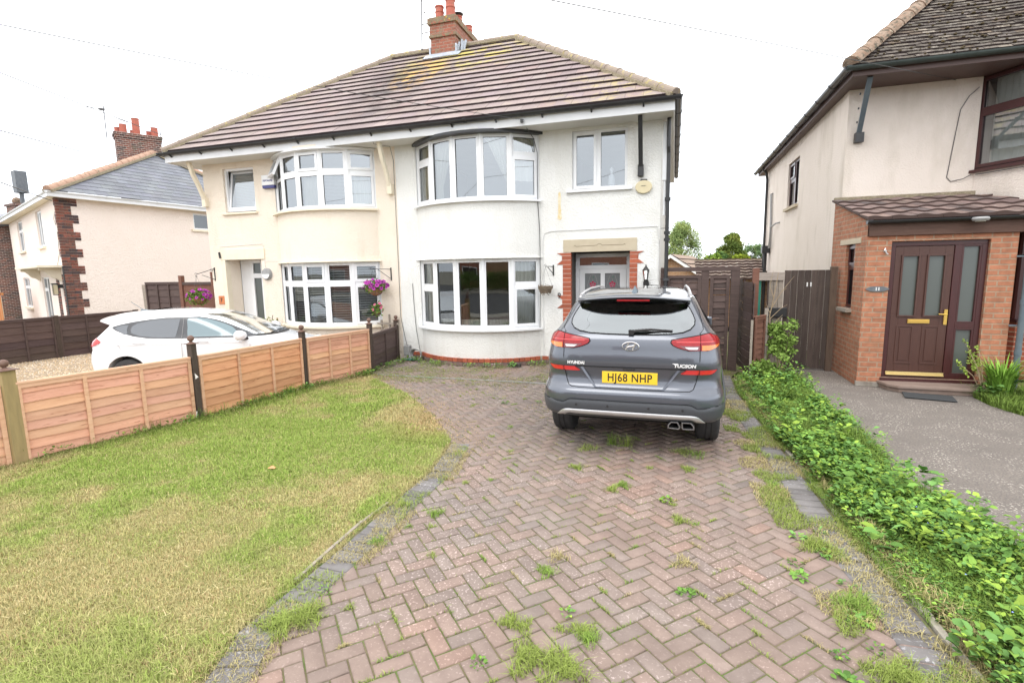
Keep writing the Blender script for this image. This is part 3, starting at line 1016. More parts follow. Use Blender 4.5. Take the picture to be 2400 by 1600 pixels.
# ---- eaves
mb = MB()
mb.box((EXL + .02, EYF + .0, ZS - .01), (EXR - .0, EYF + .03, ZE - .02))
mb.box((EXR - .03, EYF + .031, ZS - .01), (EXR - .0, EYB, ZE - .02))
mb.box((EXL + .02, EYF + .031, ZS - .01), (EXL + .05, EYB, ZE - .02))
mb.build('fascia', 'fascia_white', house)
mb = MB()
mb.box((EXL + .05, EYF + .03, ZS), (EXR - .03, YF + .05, ZS + .02))
mb.box((XR - .05, YF + .051, ZS), (EXR - .03, EYB, ZS + .02))
mb.box((EXL + .05, YF + .051, ZS), (XL + .05, EYB, ZS + .02))
for x in np.arange(EXL + .6, EXR, 2.4):
    mb.box((x, EYF + .03, ZS - .004), (x + .012, YF, ZS - .0005))
mb.build('soffit', 'soffit_white', house)
gutter('gutter', house, (EXL - .06, EYF - .055, ZE - .035), (EXR + .06, EYF - .055, ZE - .035), 0.058, (0, -1, 0), 'black_plastic', 13, joints=3.6)
gutter('gutter', house, (EXR + .055, EYF - .06, ZE - .035), (EXR + .055, EYB, ZE - .035), 0.058, (1, 0, 0), 'black_plastic', 0, joints=0.85)
gutter('gutter', house, (EXL - .055, EYF - .06, ZE - .035), (EXL - .055, EYB, ZE - .035), 0.058, (-1, 0, 0), 'black_plastic', 0, joints=2)

# ---- eaves brackets
def eave_bracket(x, mat, label, straight=False):
    mb = MB()
    if straight:
        pts = [(x, EYF + .12, ZS), (x, EYF + .27, ZS - .27), (x, YF - .05, ZS - .80)]
        mb.bar(pts[0], pts[2], 0.075, 0.05)
        mb.box((x - .05, YF - .09, 3.44), (x + .05, YF + .01, 3.64))
    else:
        P = [Vector((x, EYF + .16, ZS + .01)), Vector((x, EYF + .24, ZS - .25)), Vector((x, EYF + .38, ZS - .52)), Vector((x, YF - .03, ZS - .85))]
        for a, b in zip(P[:-1], P[1:]):
            mb.bar(a, b + (b - a).normalized() * .01, 0.075, 0.085)
        mb.box((x - .055, YF - .10, ZS - .95), (x + .055, YF + .01, ZS - .74))
    o = mb.build('eave_bracket', mat, house, bevel=0.008)
    o['label'] = label
eave_bracket(-10.53, 'smooth_cream', 'cream curved timber bracket')
eave_bracket(-5.62, 'smooth_cream', 'cream curved timber bracket')
eave_bracket(-0.60, 'black_plastic', 'black straight bracket', True)

CUR = []
def hang(mat, o, lab=None):
    for c in CUR:
        k = c.build('curtain', mat, o, smooth=True, recalc=False)
        if lab: k['label'] = lab
    CUR.clear()
# ---- front windows
def arcwin(name, cx, zb, zt, facets, split, glass, fwid=0.066):
    pts = arc_pts(cx, YF + .035, 1.258, 0.535, 5)
    F, G = MB(), MB()
    for i in range(5):
        facet(F, G, pts[i], pts[i + 1], facets[i], fw=fwid)
        # mullion posts between facets
    for i in range(0, 6):
        F.lathe([(0.046, zb + .001), (0.046, zt - .001)], 10, (pts[i][0], pts[i][1] + 0.028, 0))
        if i in (0, 5): F.box((pts[i][0] - .06, pts[i][1] - .01, zb), (pts[i][0] + .06, pts[i][1] + .10, zt))
    o = F.build(name, ['upvc', 'seam_black'], house)
    G.build('pane', glass, o, recalc=False)
    return o, pts

def two(z0, zm, z1, k0='o', k1='f'):
    return [(0, 1, z0, zm, k0), (0, 1, zm, z1, k1)]
# white upper bow
zb, zt = 3.15, 4.335
o, wp = arcwin('window', W_BAY_C, zb, zt, [two(zb, 3.97, zt, 'o', 'f'), [(0, 1, zb, zt, 'f')], [(0, 1, zb, zt, 'f')], [(0, 1, zb, zt, 'f')], two(zb, 3.95, zt, 'o', 'f')], None, 'window_glass')
s = MB(); sill_arc(s, arc_pts(W_BAY_C, YF - .0, 1.285, 0.575, 20), 3.15, 0.075, 0.04, 0.12); s.build('sill', 'upvc', o)
c = MB(); curtain(c, wp[1], wp[2], zb + .05, zt, 5, 0.02, 0.10, shape=lambda t, w: t * (1.0 - 0.75 * w) if w < 0.75 else t * 0.42); CUR.append(c)
c = MB(); curtain(c, wp[3], wp[4], zb + .05, zt, 5, 0.02, 0.10, shape=lambda t, w: 0.0 + t * (1) if w < .05 else min(1, 0.15 + w * 0.95) + t * (1 - min(1, 0.15 + w * 0.95))); CUR.append(c)
c = MB(); curtain(c, wp[4], wp[5], zb + .35, 3.98, 3, 0.02, 0.10, shape=lambda t, w: 0.1 + 0.8 * t); CUR.append(c)
hang('curtain', o)
c = MB(); curtain(c, wp[4], wp[5], 3.99, zt, 6, 0.02, 0.10); CUR.append(c)
c = MB(); curtain(c, wp[0], wp[1], 3.3, zt, 3, 0.02, 0.10); CUR.append(c)
hang('curtain_gold', o, 'mustard curtain')
# black trim above the bow
mb = MB()
tp = arc_pts(W_BAY_C, YF, 1.36, 0.655, 16)
bk = arc_pts(W_BAY_C, YF + .1, 1.25, 0.56, 16)
for i in range(16):
    a, b, c2_, d = tp[i], tp[i + 1], bk[i + 1], bk[i]
    mb.prism([(a[0], a[1], 4.325), (b[0], b[1], 4.325), (c2_[0], c2_[1], 4.325), (d[0], d[1], 4.325)], (0, 0, 0.049))
mb.build('window_trim', 'black_plastic', house)
# white lower bow
zb, zt = 0.72, 2.06
o, wp = arcwin('window', W_BAY_C, zb, zt, [two(zb, 1.52, zt, 'o', 'f'), [(0, 1, zb, zt, 'f')], [(0, 1, zb, zt, 'f')], [(0, 1, zb, zt, 'f')], two(zb, 1.55, zt, 'o', 'f')], None, 'window_glass_lower')
s = MB(); sill_arc(s, arc_pts(W_BAY_C, YF, 1.285, 0.575, 20), 0.72, 0.085, 0.04, 0.12); s.build('sill', 'upvc', o)
for k_ in (1, 2, 3):
    c = MB(); curtain(c, wp[k_], wp[k_ + 1], zb, zb + .17, 9, 0.012, 0.10); CUR.append(c)
c = MB(); curtain(c, wp[0], wp[1], zb, zt, 6, 0.02, 0.10); CUR.append(c)
c = MB(); curtain(c, wp[4], wp[5], zb, zt, 7, 0.02, 0.10); CUR.append(c)
hang('curtain', o)
mb = MB(); sill_arc(mb, arc_pts(W_BAY_C, YF, 1.31, 0.60, 20), 2.085, 0.02, 0.022, 0.1)
mb.box((-5.12, YF - .02, 2.063), (-5.0, YF - .001, 2.085)); mb.box((-2.5, YF - .02, 2.063), (-2.4, YF - .001, 2.085))
mb.build('drip_lip', 'white_render', house)
# white square window
F, G = MB(), MB()
facet(F, G, (W_WIN[0], YF + .06), (W_WIN[1], YF + .06), [(0, .47, W_WIN[2], W_WIN[3], 'o'), (.47, 1, W_WIN[2], W_WIN[3], 'f')], fw=.05)
o = F.build('window', ['upvc', 'seam_black'], house); G.build('pane', 'window_glass', o, recalc=False)
s = MB(); s.box((W_WIN[0] - .10, YF - .06, 3.235), (W_WIN[1] + .09, YF + .1, 3.279)); s.build('sill', 'upvc', o, bevel=.006)
mb = MB()
mb.lathe([(0.055, 0), (0.065, .02), (0.06, .10), (0.05, .16), (0.022, .22), (0.02, .25), (0.035, .27), (0.03, .30), (0.0, .33)], 12, (-1.14, YF + .22, 3.36))
v = mb.build('ornament', 'white_paint', None, smooth=True)
tag(v, 'small white figurine inside the square upstairs window of the white house', 'ornament')
mb = MB(); mb.box((W_WIN[0] + .05, YF + .14, 3.25), (W_WIN[1] - .05, YF + .36, 3.34)); mb.build('interior_sill', 'white_paint', house)

# cream upper bow
zb, zt = 3.17, 4.335
TS = 3.90
o, cpn = arcwin('window', C_BAY_C, zb, zt, [[(0, 1, zb, TS, 'f')], two(zb, TS, zt, 'f', 'f'), two(zb, TS, zt, 'f', 'o'), two(zb, TS, zt, 'f', 'f'), two(zb, TS, zt, 'o', 'o')], None, 'window_glass')
# open top light of the first facet
F, G = MB(), MB()
T, L = facet_T(cpn[0], cpn[1])
Th = T @ Matrix.Translation((0, 0, zt - .02)) @ Matrix.Rotation(rad(-24), 4, 'X')
F.T = Th; G.T = Th
bars(F, 0.02, L - .02, -(zt - TS - .03), 0, 0.05, -.03, .02)
G.quad((.06, 0, -(zt - TS - .08)), (L - .06, 0, -(zt - TS - .08)), (L - .06, 0, -.05), (.06, 0, -.05))
F.build('open_casement', 'upvc', o); G.build('pane', 'window_glass', o, recalc=False)
s = MB(); sill_arc(s, arc_pts(C_BAY_C, YF, 1.285, 0.575, 20), 3.165, 0.085, 0.045, 0.12); s.build('sill', 'smooth_cream', o)
c = MB(); curtain(c, cpn[2], cpn[3], zb + .02, TS, 5, 0.015, 0.12, shape=lambda t, w: t); CUR.append(c)
c = MB(); curtain(c, cpn[4], cpn[5], zb + .02, TS, 7, 0.02, 0.12); CUR.append(c)
hang('curtain', o)
mb = MB()
sill_arc(mb, arc_pts(C_BAY_C, YF, 1.31, 0.60, 20), 4.374, 0.02, 0.04, 0.12)
mb.build('window_trim', 'upvc', house)
b = MB()
T, L = facet_T(cpn[3], cpn[4]); b.T = T
for z in np.arange(zb + .06, TS - .05, .028):
    b.box((.05, .11, z), (L - .05, .13, z + .004))
b.build('blind', 'blind', o)
# cream lower bow with venetian blinds
zb, zt, TS = 0.72, 2.06, 1.62
o, cpn = arcwin('window', C_BAY_C, zb, zt, [two(zb, TS, zt, 'f', 'f'), two(zb, TS, zt, 'f', 'f'), two(zb, TS, zt, 'f', 'o'), two(zb, TS, zt, 'f', 'f'), two(zb, TS, zt, 'o', 'o')], None, 'window_glass_lower')
s = MB(); sill_arc(s, arc_pts(C_BAY_C, YF, 1.285, 0.575, 20), 0.72, 0.085, 0.045, 0.12); s.build('sill', 'smooth_cream', o)
b = MB()
for i in range(5):
    T, L = facet_T(cpn[i], cpn[i + 1]); b.T = T
    for z in np.arange(zb + .06, zt - .04, .052):
        b.cbox((L / 2, .115, z), (L - .08, .042, .005), rx=rad(24))
    for u in (.22, .78):
        b.box((u * L - .003, .09, zb + .05), (u * L + .003, .094, zt - .05))
b.build('blind', 'blind', o)
mb = MB(); sill_arc(mb, arc_pts(C_BAY_C, YF, 1.31, 0.60, 20), 2.095, 0.045, 0.03, 0.1)
mb.build('drip_lip', 'smooth_cream', house)
# cream small tilted window
F, G = MB(), MB()
T, L = facet_T((C_WIN[0], YF + .05), (C_WIN[1], YF + .05))
F.T = T
bars(F, 0, L, C_WIN[2] + .02, C_WIN[3], .05, 0, .07)
Th = T @ Matrix.Translation((0, 0, C_WIN[2] + .06)) @ Matrix.Rotation(rad(-9), 4, 'X')
F.T = Th; G.T = Th
Hh = C_WIN[3] - C_WIN[2] - .09
bars(F, .05, L - .03, 0, Hh, .055, .0, .05)
G.quad((.10, .015, .05), (L - .08, .015, .05), (L - .08, .015, Hh - .05), (.10, .015, Hh - .05))
o = F.build('window', ['upvc', 'seam_black'], house); G.build('pane', 'window_glass', o, recalc=False)
o['label'] = 'small window tilted open'
s = MB(); s.box((C_WIN[0] - .09, YF - .06, 3.215), (C_WIN[1] + .05, YF + .1, 3.262)); s.build('sill', 'smooth_cream', o, bevel=.006)
b = MB()
for z in np.arange(C_WIN[2] + .08, C_WIN[3] - .08, .035):
    b.cbox(((C_WIN[0] + C_WIN[1]) / 2, YF + .26, z), (.76, .034, .004), rx=rad(50))
b.build('blind', 'blind', o)

# ---- porches (recessed front doors)
def recess(x0, x1, ztop, depth, mat, z0):
    mb = MB()
    y0, y1 = YF, YF + depth
    mb.quad((x0, y0, z0), (x0, y1, z0), (x0, y1, ztop), (x0, y0, ztop))
    mb.quad((x1, y0, ztop), (x1, y1, ztop), (x1, y1, z0), (x1, y0, z0))
    mb.quad((x0, y0, ztop), (x0, y1, ztop), (x1, y1, ztop), (x1, y0, ztop))
    return mb.build('porch_recess', mat, house, recalc=False)
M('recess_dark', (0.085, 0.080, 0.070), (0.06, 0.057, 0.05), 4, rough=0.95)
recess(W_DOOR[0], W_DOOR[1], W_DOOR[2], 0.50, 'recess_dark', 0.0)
mb = MB(); mb.box((W_DOOR[0], YF - .04, -.0), (W_DOOR[1], YF + .55, .12)); mb.build('doorstep', 'step_stone', house)
# white front door with two leaded lights and a fanlight
y = YF + .47
F = MB(); x0, x1 = W_DOOR[0] + .005, W_DOOR[1] - .02
bars(F, x0, x1, .12, 2.13, .075, y, y + .06)
F.box((x0 + .075, y, 1.83), (x1 - .075, y + .06, 1.905))
fr = F.build('door_frame', 'upvc', house, bevel=.004)
G = MB(); G.quad((x0 + .07, y + .03, 1.90), (x1 - .07, y + .03, 1.90), (x1 - .07, y + .03, 2.06), (x0 + .07, y + .03, 2.06))
G.build('fanlight', 'dark_glass', fr, recalc=False)
F = MB(); a, b_ = x0 + .08, x1 - .08
w = b_ - a; mdx = (a + b_) / 2
def door_grid(F, cells, a, b_, z0, z1, y0, y1):
    xs = sorted(set([a, b_] + [c[0] for c in cells] + [c[1] for c in cells])); zs = sorted(set([z0, z1] + [c[2] for c in cells] + [c[3] for c in cells]))
    for i in range(len(xs) - 1):
        for j in range(len(zs) - 1):
            cx, cz = (xs[i] + xs[i + 1]) / 2, (zs[j] + zs[j + 1]) / 2
            if any(c[0] < cx < c[1] and c[2] < cz < c[3] for c in cells): continue
            F.box((xs[i], y0, zs[j]), (xs[i + 1], y1, zs[j + 1]))
cells = [(a + .10, mdx - .04, .98, 1.745), (mdx + .04, b_ - .12, .98, 1.745)]
door_grid(F, cells, a, b_, .13, 1.829, y - .0, y + .05)
dr = F.build('front_door', 'upvc', house)
dr['label'] = 'white door with two leaded panes'
F = MB(); F.box((a + .02, y - .035, 1.05), (a + .045, y - .001, 1.20)); F.box((a + .03, y - .06, 1.10), (a + .13, y - .036, 1.125))
F.build('door_handle', 'brass', dr, bevel=.003)
G = MB()
for cx0, cx1, cz0, cz1 in cells:
    G.quad((cx0, y + .03, cz0), (cx1, y + .03, cz0), (cx1, y + .03, cz1), (cx0, y + .03, cz1))
G.build('pane', 'leaded_glass', dr, recalc=False)
M('lead_came', (0.30, 0.31, 0.32), rough=0.4, metallic=.5)
M('rose_glass', (0.45, 0.03, 0.09), rough=0.2, coat=.5)
M('leaf_glass', (0.12, 0.20, 0.16), rough=0.2, coat=.5)
Ld, Rs, Lf = MB(), MB(), MB()
for cx0, cx1, cz0, cz1 in cells:
    mx = (cx0 + cx1) / 2
    yy = y + .026
    Ld.tube([(cx0, yy, 1.44), (cx1, yy, 1.44)], .003, 4)
    Ld.tube([(mx, yy, 1.72), (mx, yy, 1.0)], .003, 4)
    for s_ in (-1, 1):
        Ld.tube([(mx + s_ * .02, yy, 1.0), (mx + s_ * .09, yy, 1.2), (mx + s_ * .11, yy, 1.5), (mx + s_ * .05, yy, 1.70), (mx, yy, 1.73)], .003, 4)
    for (dx, dz) in ((0, 0), (-.035, .01), (.035, .01), (0, .035), (-.02, -.03), (.025, -.028)):
        Rs.lathe([(0.0, -.002), (.03, -.001), (.03, .001), (0.0, .002)], 7, (mx + dx, yy - .002 - abs(dx) * .02, 1.53 + dz), axis='Y')
        Ld.tube([(mx + dx + .03 * math.cos(t), yy - .006, 1.53 + dz + .03 * math.sin(t)) for t in np.linspace(0, 2 * math.pi, 8)], .0018, 3)
    for (dx, dz) in ((-.05, -.13), (.05, -.17), (-.04, -.24), (.02, .14)):
        Lf.add([(mx, yy - .003, 1.53 + dz - .04), (mx + dx * .5 + .012, yy - .003, 1.53 + dz), (mx + dx, yy - .003, 1.53 + dz + .03), (mx + dx * .5 - .012, yy - .003, 1.53 + dz + .02)], [(0, 1, 2, 3)])
Ld.build('leading', 'lead_came', dr); Rs.build('rose_motif', 'rose_glass', dr); Lf.build('leaf_motif', 'leaf_glass', dr, recalc=False)
# painted brick jambs with pointed blocks
jm = {-1: MB(), 1: MB()}
zc = 0.10
k = 0
H_ = .083
while zc < 2.14:
    z1_ = min(zc + H_, 2.147)
    for side in (-1, 1):
        mb = jm[side]
        if side < 0: xa, xb = W_DOOR[0] - .155, W_DOOR[0] + .002
        else: xa, xb = W_DOOR[1] - .002, W_DOOR[1] + .135
        c = (jit(.8, 1.15),) * 3
        yy0 = YF - .012
        n8 = round((2.147 - zc) / H_)
        spike = None
        if n8 in (1,): spike = 'down'
        elif n8 in (3,): spike = 'up'
        elif side < 0 and n8 in (11,): spike = 'down'
        elif side < 0 and n8 in (13,): spike = 'up'
        wide = n8 == 2 or (side < 0 and n8 == 12)
        if side < 0:
            P = [(xb, zc), (xa - (0.015 if wide else 0), zc), (xa - (0.015 if wide else 0), z1_ - .008), (xb, z1_ - .008)]
            if spike == 'down': P = [(xb, zc), (xa - .015, zc), (xa - .115, z1_ - .008), (xb, z1_ - .008)]
            if spike == 'up': P = [(xb, zc), (xa - .115, zc), (xa - .015, z1_ - .008), (xb, z1_ - .008)]
        else:
            P = [(xa, zc), (xb + (.015 if wide else 0), zc), (xb + (.015 if wide else 0), z1_ - .008), (xa, z1_ - .008)]
            if spike == 'down': P = [(xa, zc), (xb + .015, zc), (xb + .115, z1_ - .008), (xa, z1_ - .008)]
            if spike == 'up': P = [(xa, zc), (xb + .115, zc), (xb + .015, z1_ - .008), (xa, z1_ - .008)]
        mb.prism([(p[0], yy0, p[1]) for p in P], (0, 0.11 if side < 0 else .09, 0), 0, c)
        # white mortar line
        e0, e1 = (xa, xb - .003) if side < 0 else (xa + .003, xb)
        mb.box((e0, YF - .008, z1_ - .008), (e1, YF + .08, z1_), 1)
    zc += H_
for mb in jm.values(): mb.build('brick_jamb', ['painted_brick', 'white_mortar'], house)
# stone lintel with incised line
mb = MB()
LX0, LX1 = -2.005, -0.645
mb.box((LX0, YF - .018, 2.15), (LX1, YF + .10, 2.385))
mb.build('door_lintel', 'stone_lintel', house, bevel=.006)
mb = MB()
cxm = (LX0 + LX1) / 2
pts = [(cxm - .47, 2.255), (cxm - .46, 2.275), (cxm - .445, 2.27), (cxm - .44, 2.255), (cxm - .05, 2.265), (cxm - .03, 2.285), (cxm, 2.295), (cxm + .03, 2.285), (cxm + .05, 2.265), (cxm + .44, 2.265), (cxm + .45, 2.28), (cxm + .465, 2.275), (cxm + .47, 2.26)]
mb.tube([(p[0], YF - .018, p[1]) for p in pts], .0045, 4)
M('incised', (0.20, 0.16, 0.11), rough=1)
mb.build('carved_line', 'incised', house)
# cream recess
recess(C_DOOR[0], C_DOOR[1], C_DOOR[2], 0.42, 'cream_render', -.3)
mb = MB()
mb.box((C_DOOR[0] - .12, YF - .025, 2.185), (C_DOOR[1] + .12, YF + .10, 2.43))
mb.box((C_DOOR[0] - .12, YF - .02, -.25), (C_DOOR[0] + .002, YF + .12, 2.184)); 
mb.build('door_surround', 'smooth_cream', house, bevel=.006)
y = YF + .38
F = MB(); x0, x1 = C_DOOR[0] + .33, C_DOOR[1] + .0
F.box((C_DOOR[0] + .002, y + .05, -.25), (x0, y + .06, 2.18))
cells = [(x0 + .09, x0 + .32, 1.86, 2.11), (x0 + .38, x1 - .04, 1.86, 2.11), (x0 + .09, x0 + .32, .55, 1.75), (x0 + .42, x1 - .06, .55, 1.68)]
door_grid(F, cells, x0, x1, -.2, 2.18, y, y + .06)
F.box((x0 + .345, y - .01, -.2), (x0 + .375, y - .0005, 1.80))
dr = F.build('front_door', 'upvc', house); dr['label'] = 'white glazed door in the cream recess'
G = MB()
for cx0, cx1, cz0, cz1 in cells:
    G.quad((cx0, y + .03, cz0), (cx1, y + .03, cz0), (cx1, y + .03, cz1), (cx0, y + .03, cz1))
G.build('pane', 'frosted_glass', dr, recalc=False)
F = MB(); F.box((C_DOOR[0] + .0, YF + .0, -.29), (C_DOOR[1], YF + .5, -.15)); F.build('doorstep', 'step_stone', house)

# ---- brick plinth of the white bay
mb = MB()
pl = arc_pts(W_BAY_C, YF, 1.31, 0.60, 300)
Ls = [0]
for i in range(300): Ls.append(Ls[-1] + math.dist(pl[i], pl[i + 1]))
def on_arc(s_):
    i = min(299, max(0, int(np.searchsorted(Ls, s_)) - 1))
    t = (s_ - Ls[i]) / (Ls[i + 1] - Ls[i])
    return (pl[i][0] + (pl[i + 1][0] - pl[i][0]) * t, pl[i][1] + (pl[i + 1][1] - pl[i][1]) * t)
def plinth_row(z0, z1, wdt, mi, out):
    s_ = 0.01
    while s_ < Ls[-1] - wdt:
        a, b = on_arc(s_), on_arc(s_ + wdt - .009)
        ang = math.atan2(b[1] - a[1], b[0] - a[0])
        c = ((a[0] + b[0]) / 2, (a[1] + b[1]) / 2)
        mb.cbox((c[0] - math.sin(-ang) * .03 * -1, c[1] + .03 - out, (z0 + z1) / 2), (wdt - .009, .10, z1 - z0), rz=ang, mi=mi, c=(jit(.75, 1.2),) * 3)
        s_ += wdt
    for xa, xb in ((-2.43, -2.0), (-5.42, -5.08)):
        x = xa
        while x < xb - .05:
            mb.box((x, YF - .02 - out, z0), (min(xb, x + wdt - .009), YF + .04, z1), mi, (jit(.75, 1.2),) * 3)
            x += wdt
plinth_row(0.080, 0.150, 0.112, 0, 0.0)
plinth_row(0.0, 0.072, 0.225, 1, 0.02)
pts2 = arc_pts(W_BAY_C, YF, 1.30, 0.585, 24)
for i in range(24):
    a, b = pts2[i], pts2[i + 1]
    mb.quad((a[0], a[1], -.1), (b[0], b[1], -.1), (b[0], b[1], .149), (a[0], a[1], .149), 2)
mb.box((-2.45, YF - .006, -.05), (-2.0, YF + .02, .148), 2); mb.box((-5.42, YF - .006, -.05), (-5.04, YF + .02, .148), 2)
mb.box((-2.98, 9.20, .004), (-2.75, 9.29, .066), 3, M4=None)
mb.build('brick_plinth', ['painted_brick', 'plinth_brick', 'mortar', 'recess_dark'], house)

# ---- chimney of the pair
ch = MB()
cx0, cx1, cy0, cy1 = -5.98, -5.31, 12.60, 14.25
bx = lambda e, z0, z1, mi: ch.box((cx0 - e, cy0 - e, z0), (cx1 + e, cy1 + e, z1), mi)
bx(0, 6.9, 7.62, 0); bx(.035, 7.62, 7.69, 1); bx(.015, 7.69, 7.93, 0); bx(.055, 7.93, 8.07, 1); bx(.02, 8.07, 8.10, 1)
chim = ch.build('chimney', ['chimney_brick', 'chimney_band'], house, bevel=.006)
mb = MB()
mb.box((cx0 - .03, cy0 - .035, 7.12), (cx1 + .03, cy0 - .002, 7.24))
mb.cbox(((cx0 + cx1) / 2, cy0 - .10, 7.155), (cx1 - cx0 + .3, .24, .02), rx=PITCH)
mb.box((cx1 + .002, cy0 - .03, 7.12), (cx1 + .04, cy1 - .5, 7.42)); mb.box((cx0 - .04, cy0 - .03, 7.12), (cx0 - .002, cy1 - .5, 7.42))
for i in range(7):
    a = jit(-.5, .5)
    mb.cbox((cx1 + .03 + jit(0, .18), cy0 + .1 + jit(-.1, .2), 7.36 + jit(0, .12)), (.05, .02, .22), rz=a, ry=a * .7)
mb.build('flashing', 'lead', chim, bevel=.004)
def pot(px, py, z, r, h, parent, mat='clay_pot', cap=False):
    mb = MB()
    mb.lathe([(r * 1.15, 0), (r * 1.15, h * .12), (r * .98, h * .16), (r * .95, h * .52), (r * 1.05, h * .55), (r * 1.05, h * .60), (r * .95, h * .63), (r * .92, h * .88), (r * 1.06, h * .91), (r * 1.02, h), (r * .75, h), (r * .75, h * .8)], 18, (px, py, z))
    if cap: mb.lathe([(r * 1.3, h + .05), (r * 1.3, h + .07), (.01, h + .09)], 14, (px, py, z), mi=1)
    return mb.build('chimney_pot', [mat, 'black_plastic'], parent, smooth=True, auto=35)
pot(-5.80, 12.80, 8.09, .11, .34, chim); pot(-5.50, 12.80, 8.09, .12, .46, chim); pot(-5.46, 13.20, 8.09, .10, .22, chim, cap=True); pot(-5.44, 13.85, 8.09, .10, .26, chim); pot(-5.83, 13.3, 8.09, .10, .28, chim)

# ---- things on the walls of the pair
mb = MB()
mb.tube([(-0.135, 9.62, 4.50), (-0.135, 9.62, 3.9), (-.13, 9.66, 3.8), (-.13, 9.66, .0)], .034, 10)
for z in (.6, 1.6, 2.3, 2.42, 3.0): mb.box((-.18, 9.61, z), (-.08, 9.73, z + .05))
mb.box((-.24, 9.655, 2.52), (-.09, 9.665, 2.53))
o = mb.build('downpipe', 'black_plastic', house)
mb = MB()
mb.tube([(-.185, 9.70, 4.3), (-.185, 9.70, 2.75)], .026, 8); mb.box((-.23, 9.66, 3.35), (-.12, 9.72, 4.33)); 
mb.build('downpipe', 'fascia_white', house)
mb = MB()
for pts, r in (([(-0.30, YF - .012, 2.57), (-1.5, YF - .012, 2.56), (-2.25, YF - .012, 2.555), (-2.36, YF - .012, 2.52), (-2.40, YF - .012, 2.40), (-2.40, YF - .012, .1)], .006),
               ([(-.30, YF - .012, 2.57), (-.262, YF - .012, 2.3), (-.262, YF - .012, 1.6)], .005)):
    mb.tube(pts, r, 5)
mb.build('wall_cable', 'cable_offwhite', house)
mb = MB()
mb.tube([(-2.62, 9.13, 4.47), (-2.60, 9.4, 4.36), (-2.545, 9.62, 4.25), (-2.49, 9.67, 4.0), (-2.485, 9.66, 3.1), (-2.46, 9.68, 2.6), (-2.45, 9.66, 2.1), (-2.455, 9.67, 1.5), (-2.47, 9.67, .72)], .0065, 5)
mb.tube([(-5.72, 9.13, 4.57), (-5.70, 9.25, 4.34), (-5.56, 9.62, 4.36), (-5.53, 9.68, 4.1), (-5.53, 9.685, 2.0), (-5.535, 9.685, 0.9), (-5.44, 9.68, .4), (-5.36, 9.66, .16)], .005, 5)
mb.tube([(-5.22, 9.685, 1.6), (-5.20, 9.685, 1.0), (-5.17, 9.68, .6), (-5.08, 9.64, .15)], .005, 5)
mb.lathe([(.0, 0), (.03, .01), (.03, .06), (0, .07)], 8, (-2.62, 9.11, 4.40))
mb.build('wall_cable', 'cable_dark', house)
mb = MB()
mb.tube([(-10.23, YF - .01, 2.2), (-10.23, YF - .01, 2.5), (-9.0, YF - .01, 2.53), (-8.99, YF - .01, 1.9)], .005, 5)
mb.tube([(-9.0, YF - .01, 2.14), (-8.6, YF - .01, 2.13)], .004, 5)
mb.build('wall_cable', 'cable_offwhite', house)
# rust streak below where a pipe was
mb = MB()
M('rust_stain', (0.66, 0.50, 0.20), (0.78, 0.74, 0.62), 12, rough=.95, stretch=(3, 1, 1))
n = 14
L_, R_ = [], []
for i in range(n + 1):
    z = 3.27 - .52 * i / n
    w = (.028 if i < 9 else .028 + (i - 9) * .004) * jit(.8, 1.2)
    if i in (0, n): w = .01
    L_.append((-2.075 - w, YF - .0035, z)); R_.append((-2.075 + w, YF - .0035, z))
for i in range(n): mb.quad(L_[i], R_[i], R_[i + 1], L_[i + 1])
mb.build('rust_stain', 'rust_stain', house, recalc=False)
# ================================================================= right hand house with brick porch
rh = thing('detached_house', 'pinkish roughcast house at the right with a mossy tiled roof and an orange brick porch', 'house')
RX, RYF, RYB, RS = 2.80, 10.60, 19.0, 4.78
PX0, PX1, PYF = 2.70, 4.49, 8.86
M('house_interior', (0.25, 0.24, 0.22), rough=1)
mb = MB()
bx0, bx1 = 4.67, 7.6          # bay opening
wall_face(mb, RX, 11.5, 0, RS + .05, RYF, [(bx0, bx1, 3.28, RS + .04, 0), (bx0, bx1, 0.85, 2.5, 0)], rev=0)
# side wall with a window opening
wy0, wy1, wz0, wz1 = 14.15, 15.40, 3.30, 4.42
for (ya, yb, za, zb_) in ((RYF, wy0, 0, RS + .05), (wy1, RYB, 0, RS + .05), (wy0, wy1, 0, wz0), (wy0, wy1, wz1, RS + .05)):
    mb.quad((RX, yb, za), (RX, ya, za), (RX, ya, zb_), (RX, yb, zb_))
for q in (((RX, wy0, wz0), (RX + .1, wy0, wz0), (RX + .1, wy0, wz1), (RX, wy0, wz1)), ((RX, wy1, wz0), (RX + .1, wy1, wz0), (RX + .1, wy1, wz1), (RX, wy1, wz1)),
          ((RX, wy0, wz1), (RX + .1, wy0, wz1), (RX + .1, wy1, wz1), (RX, wy1, wz1)), ((RX, wy0, wz0), (RX + .1, wy0, wz0), (RX + .1, wy1, wz0), (RX, wy1, wz0))):
    mb.quad(*q)
mb.quad((11.5, RYB, 0), (RX, RYB, 0), (RX, RYB, RS + .05), (11.5, RYB, RS + .05))
mb.quad((11.5, RYF, 0), (11.5, RYB, 0), (11.5, RYB, RS + .05), (11.5, RYF, RS + .05))
mb.build('wall', 'pink_render', rh, recalc=False)
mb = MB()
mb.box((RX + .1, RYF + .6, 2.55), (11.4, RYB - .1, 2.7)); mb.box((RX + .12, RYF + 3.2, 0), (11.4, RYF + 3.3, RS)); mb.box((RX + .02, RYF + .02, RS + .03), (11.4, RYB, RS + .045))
mb.build('interior_wall', 'house_interior', rh)
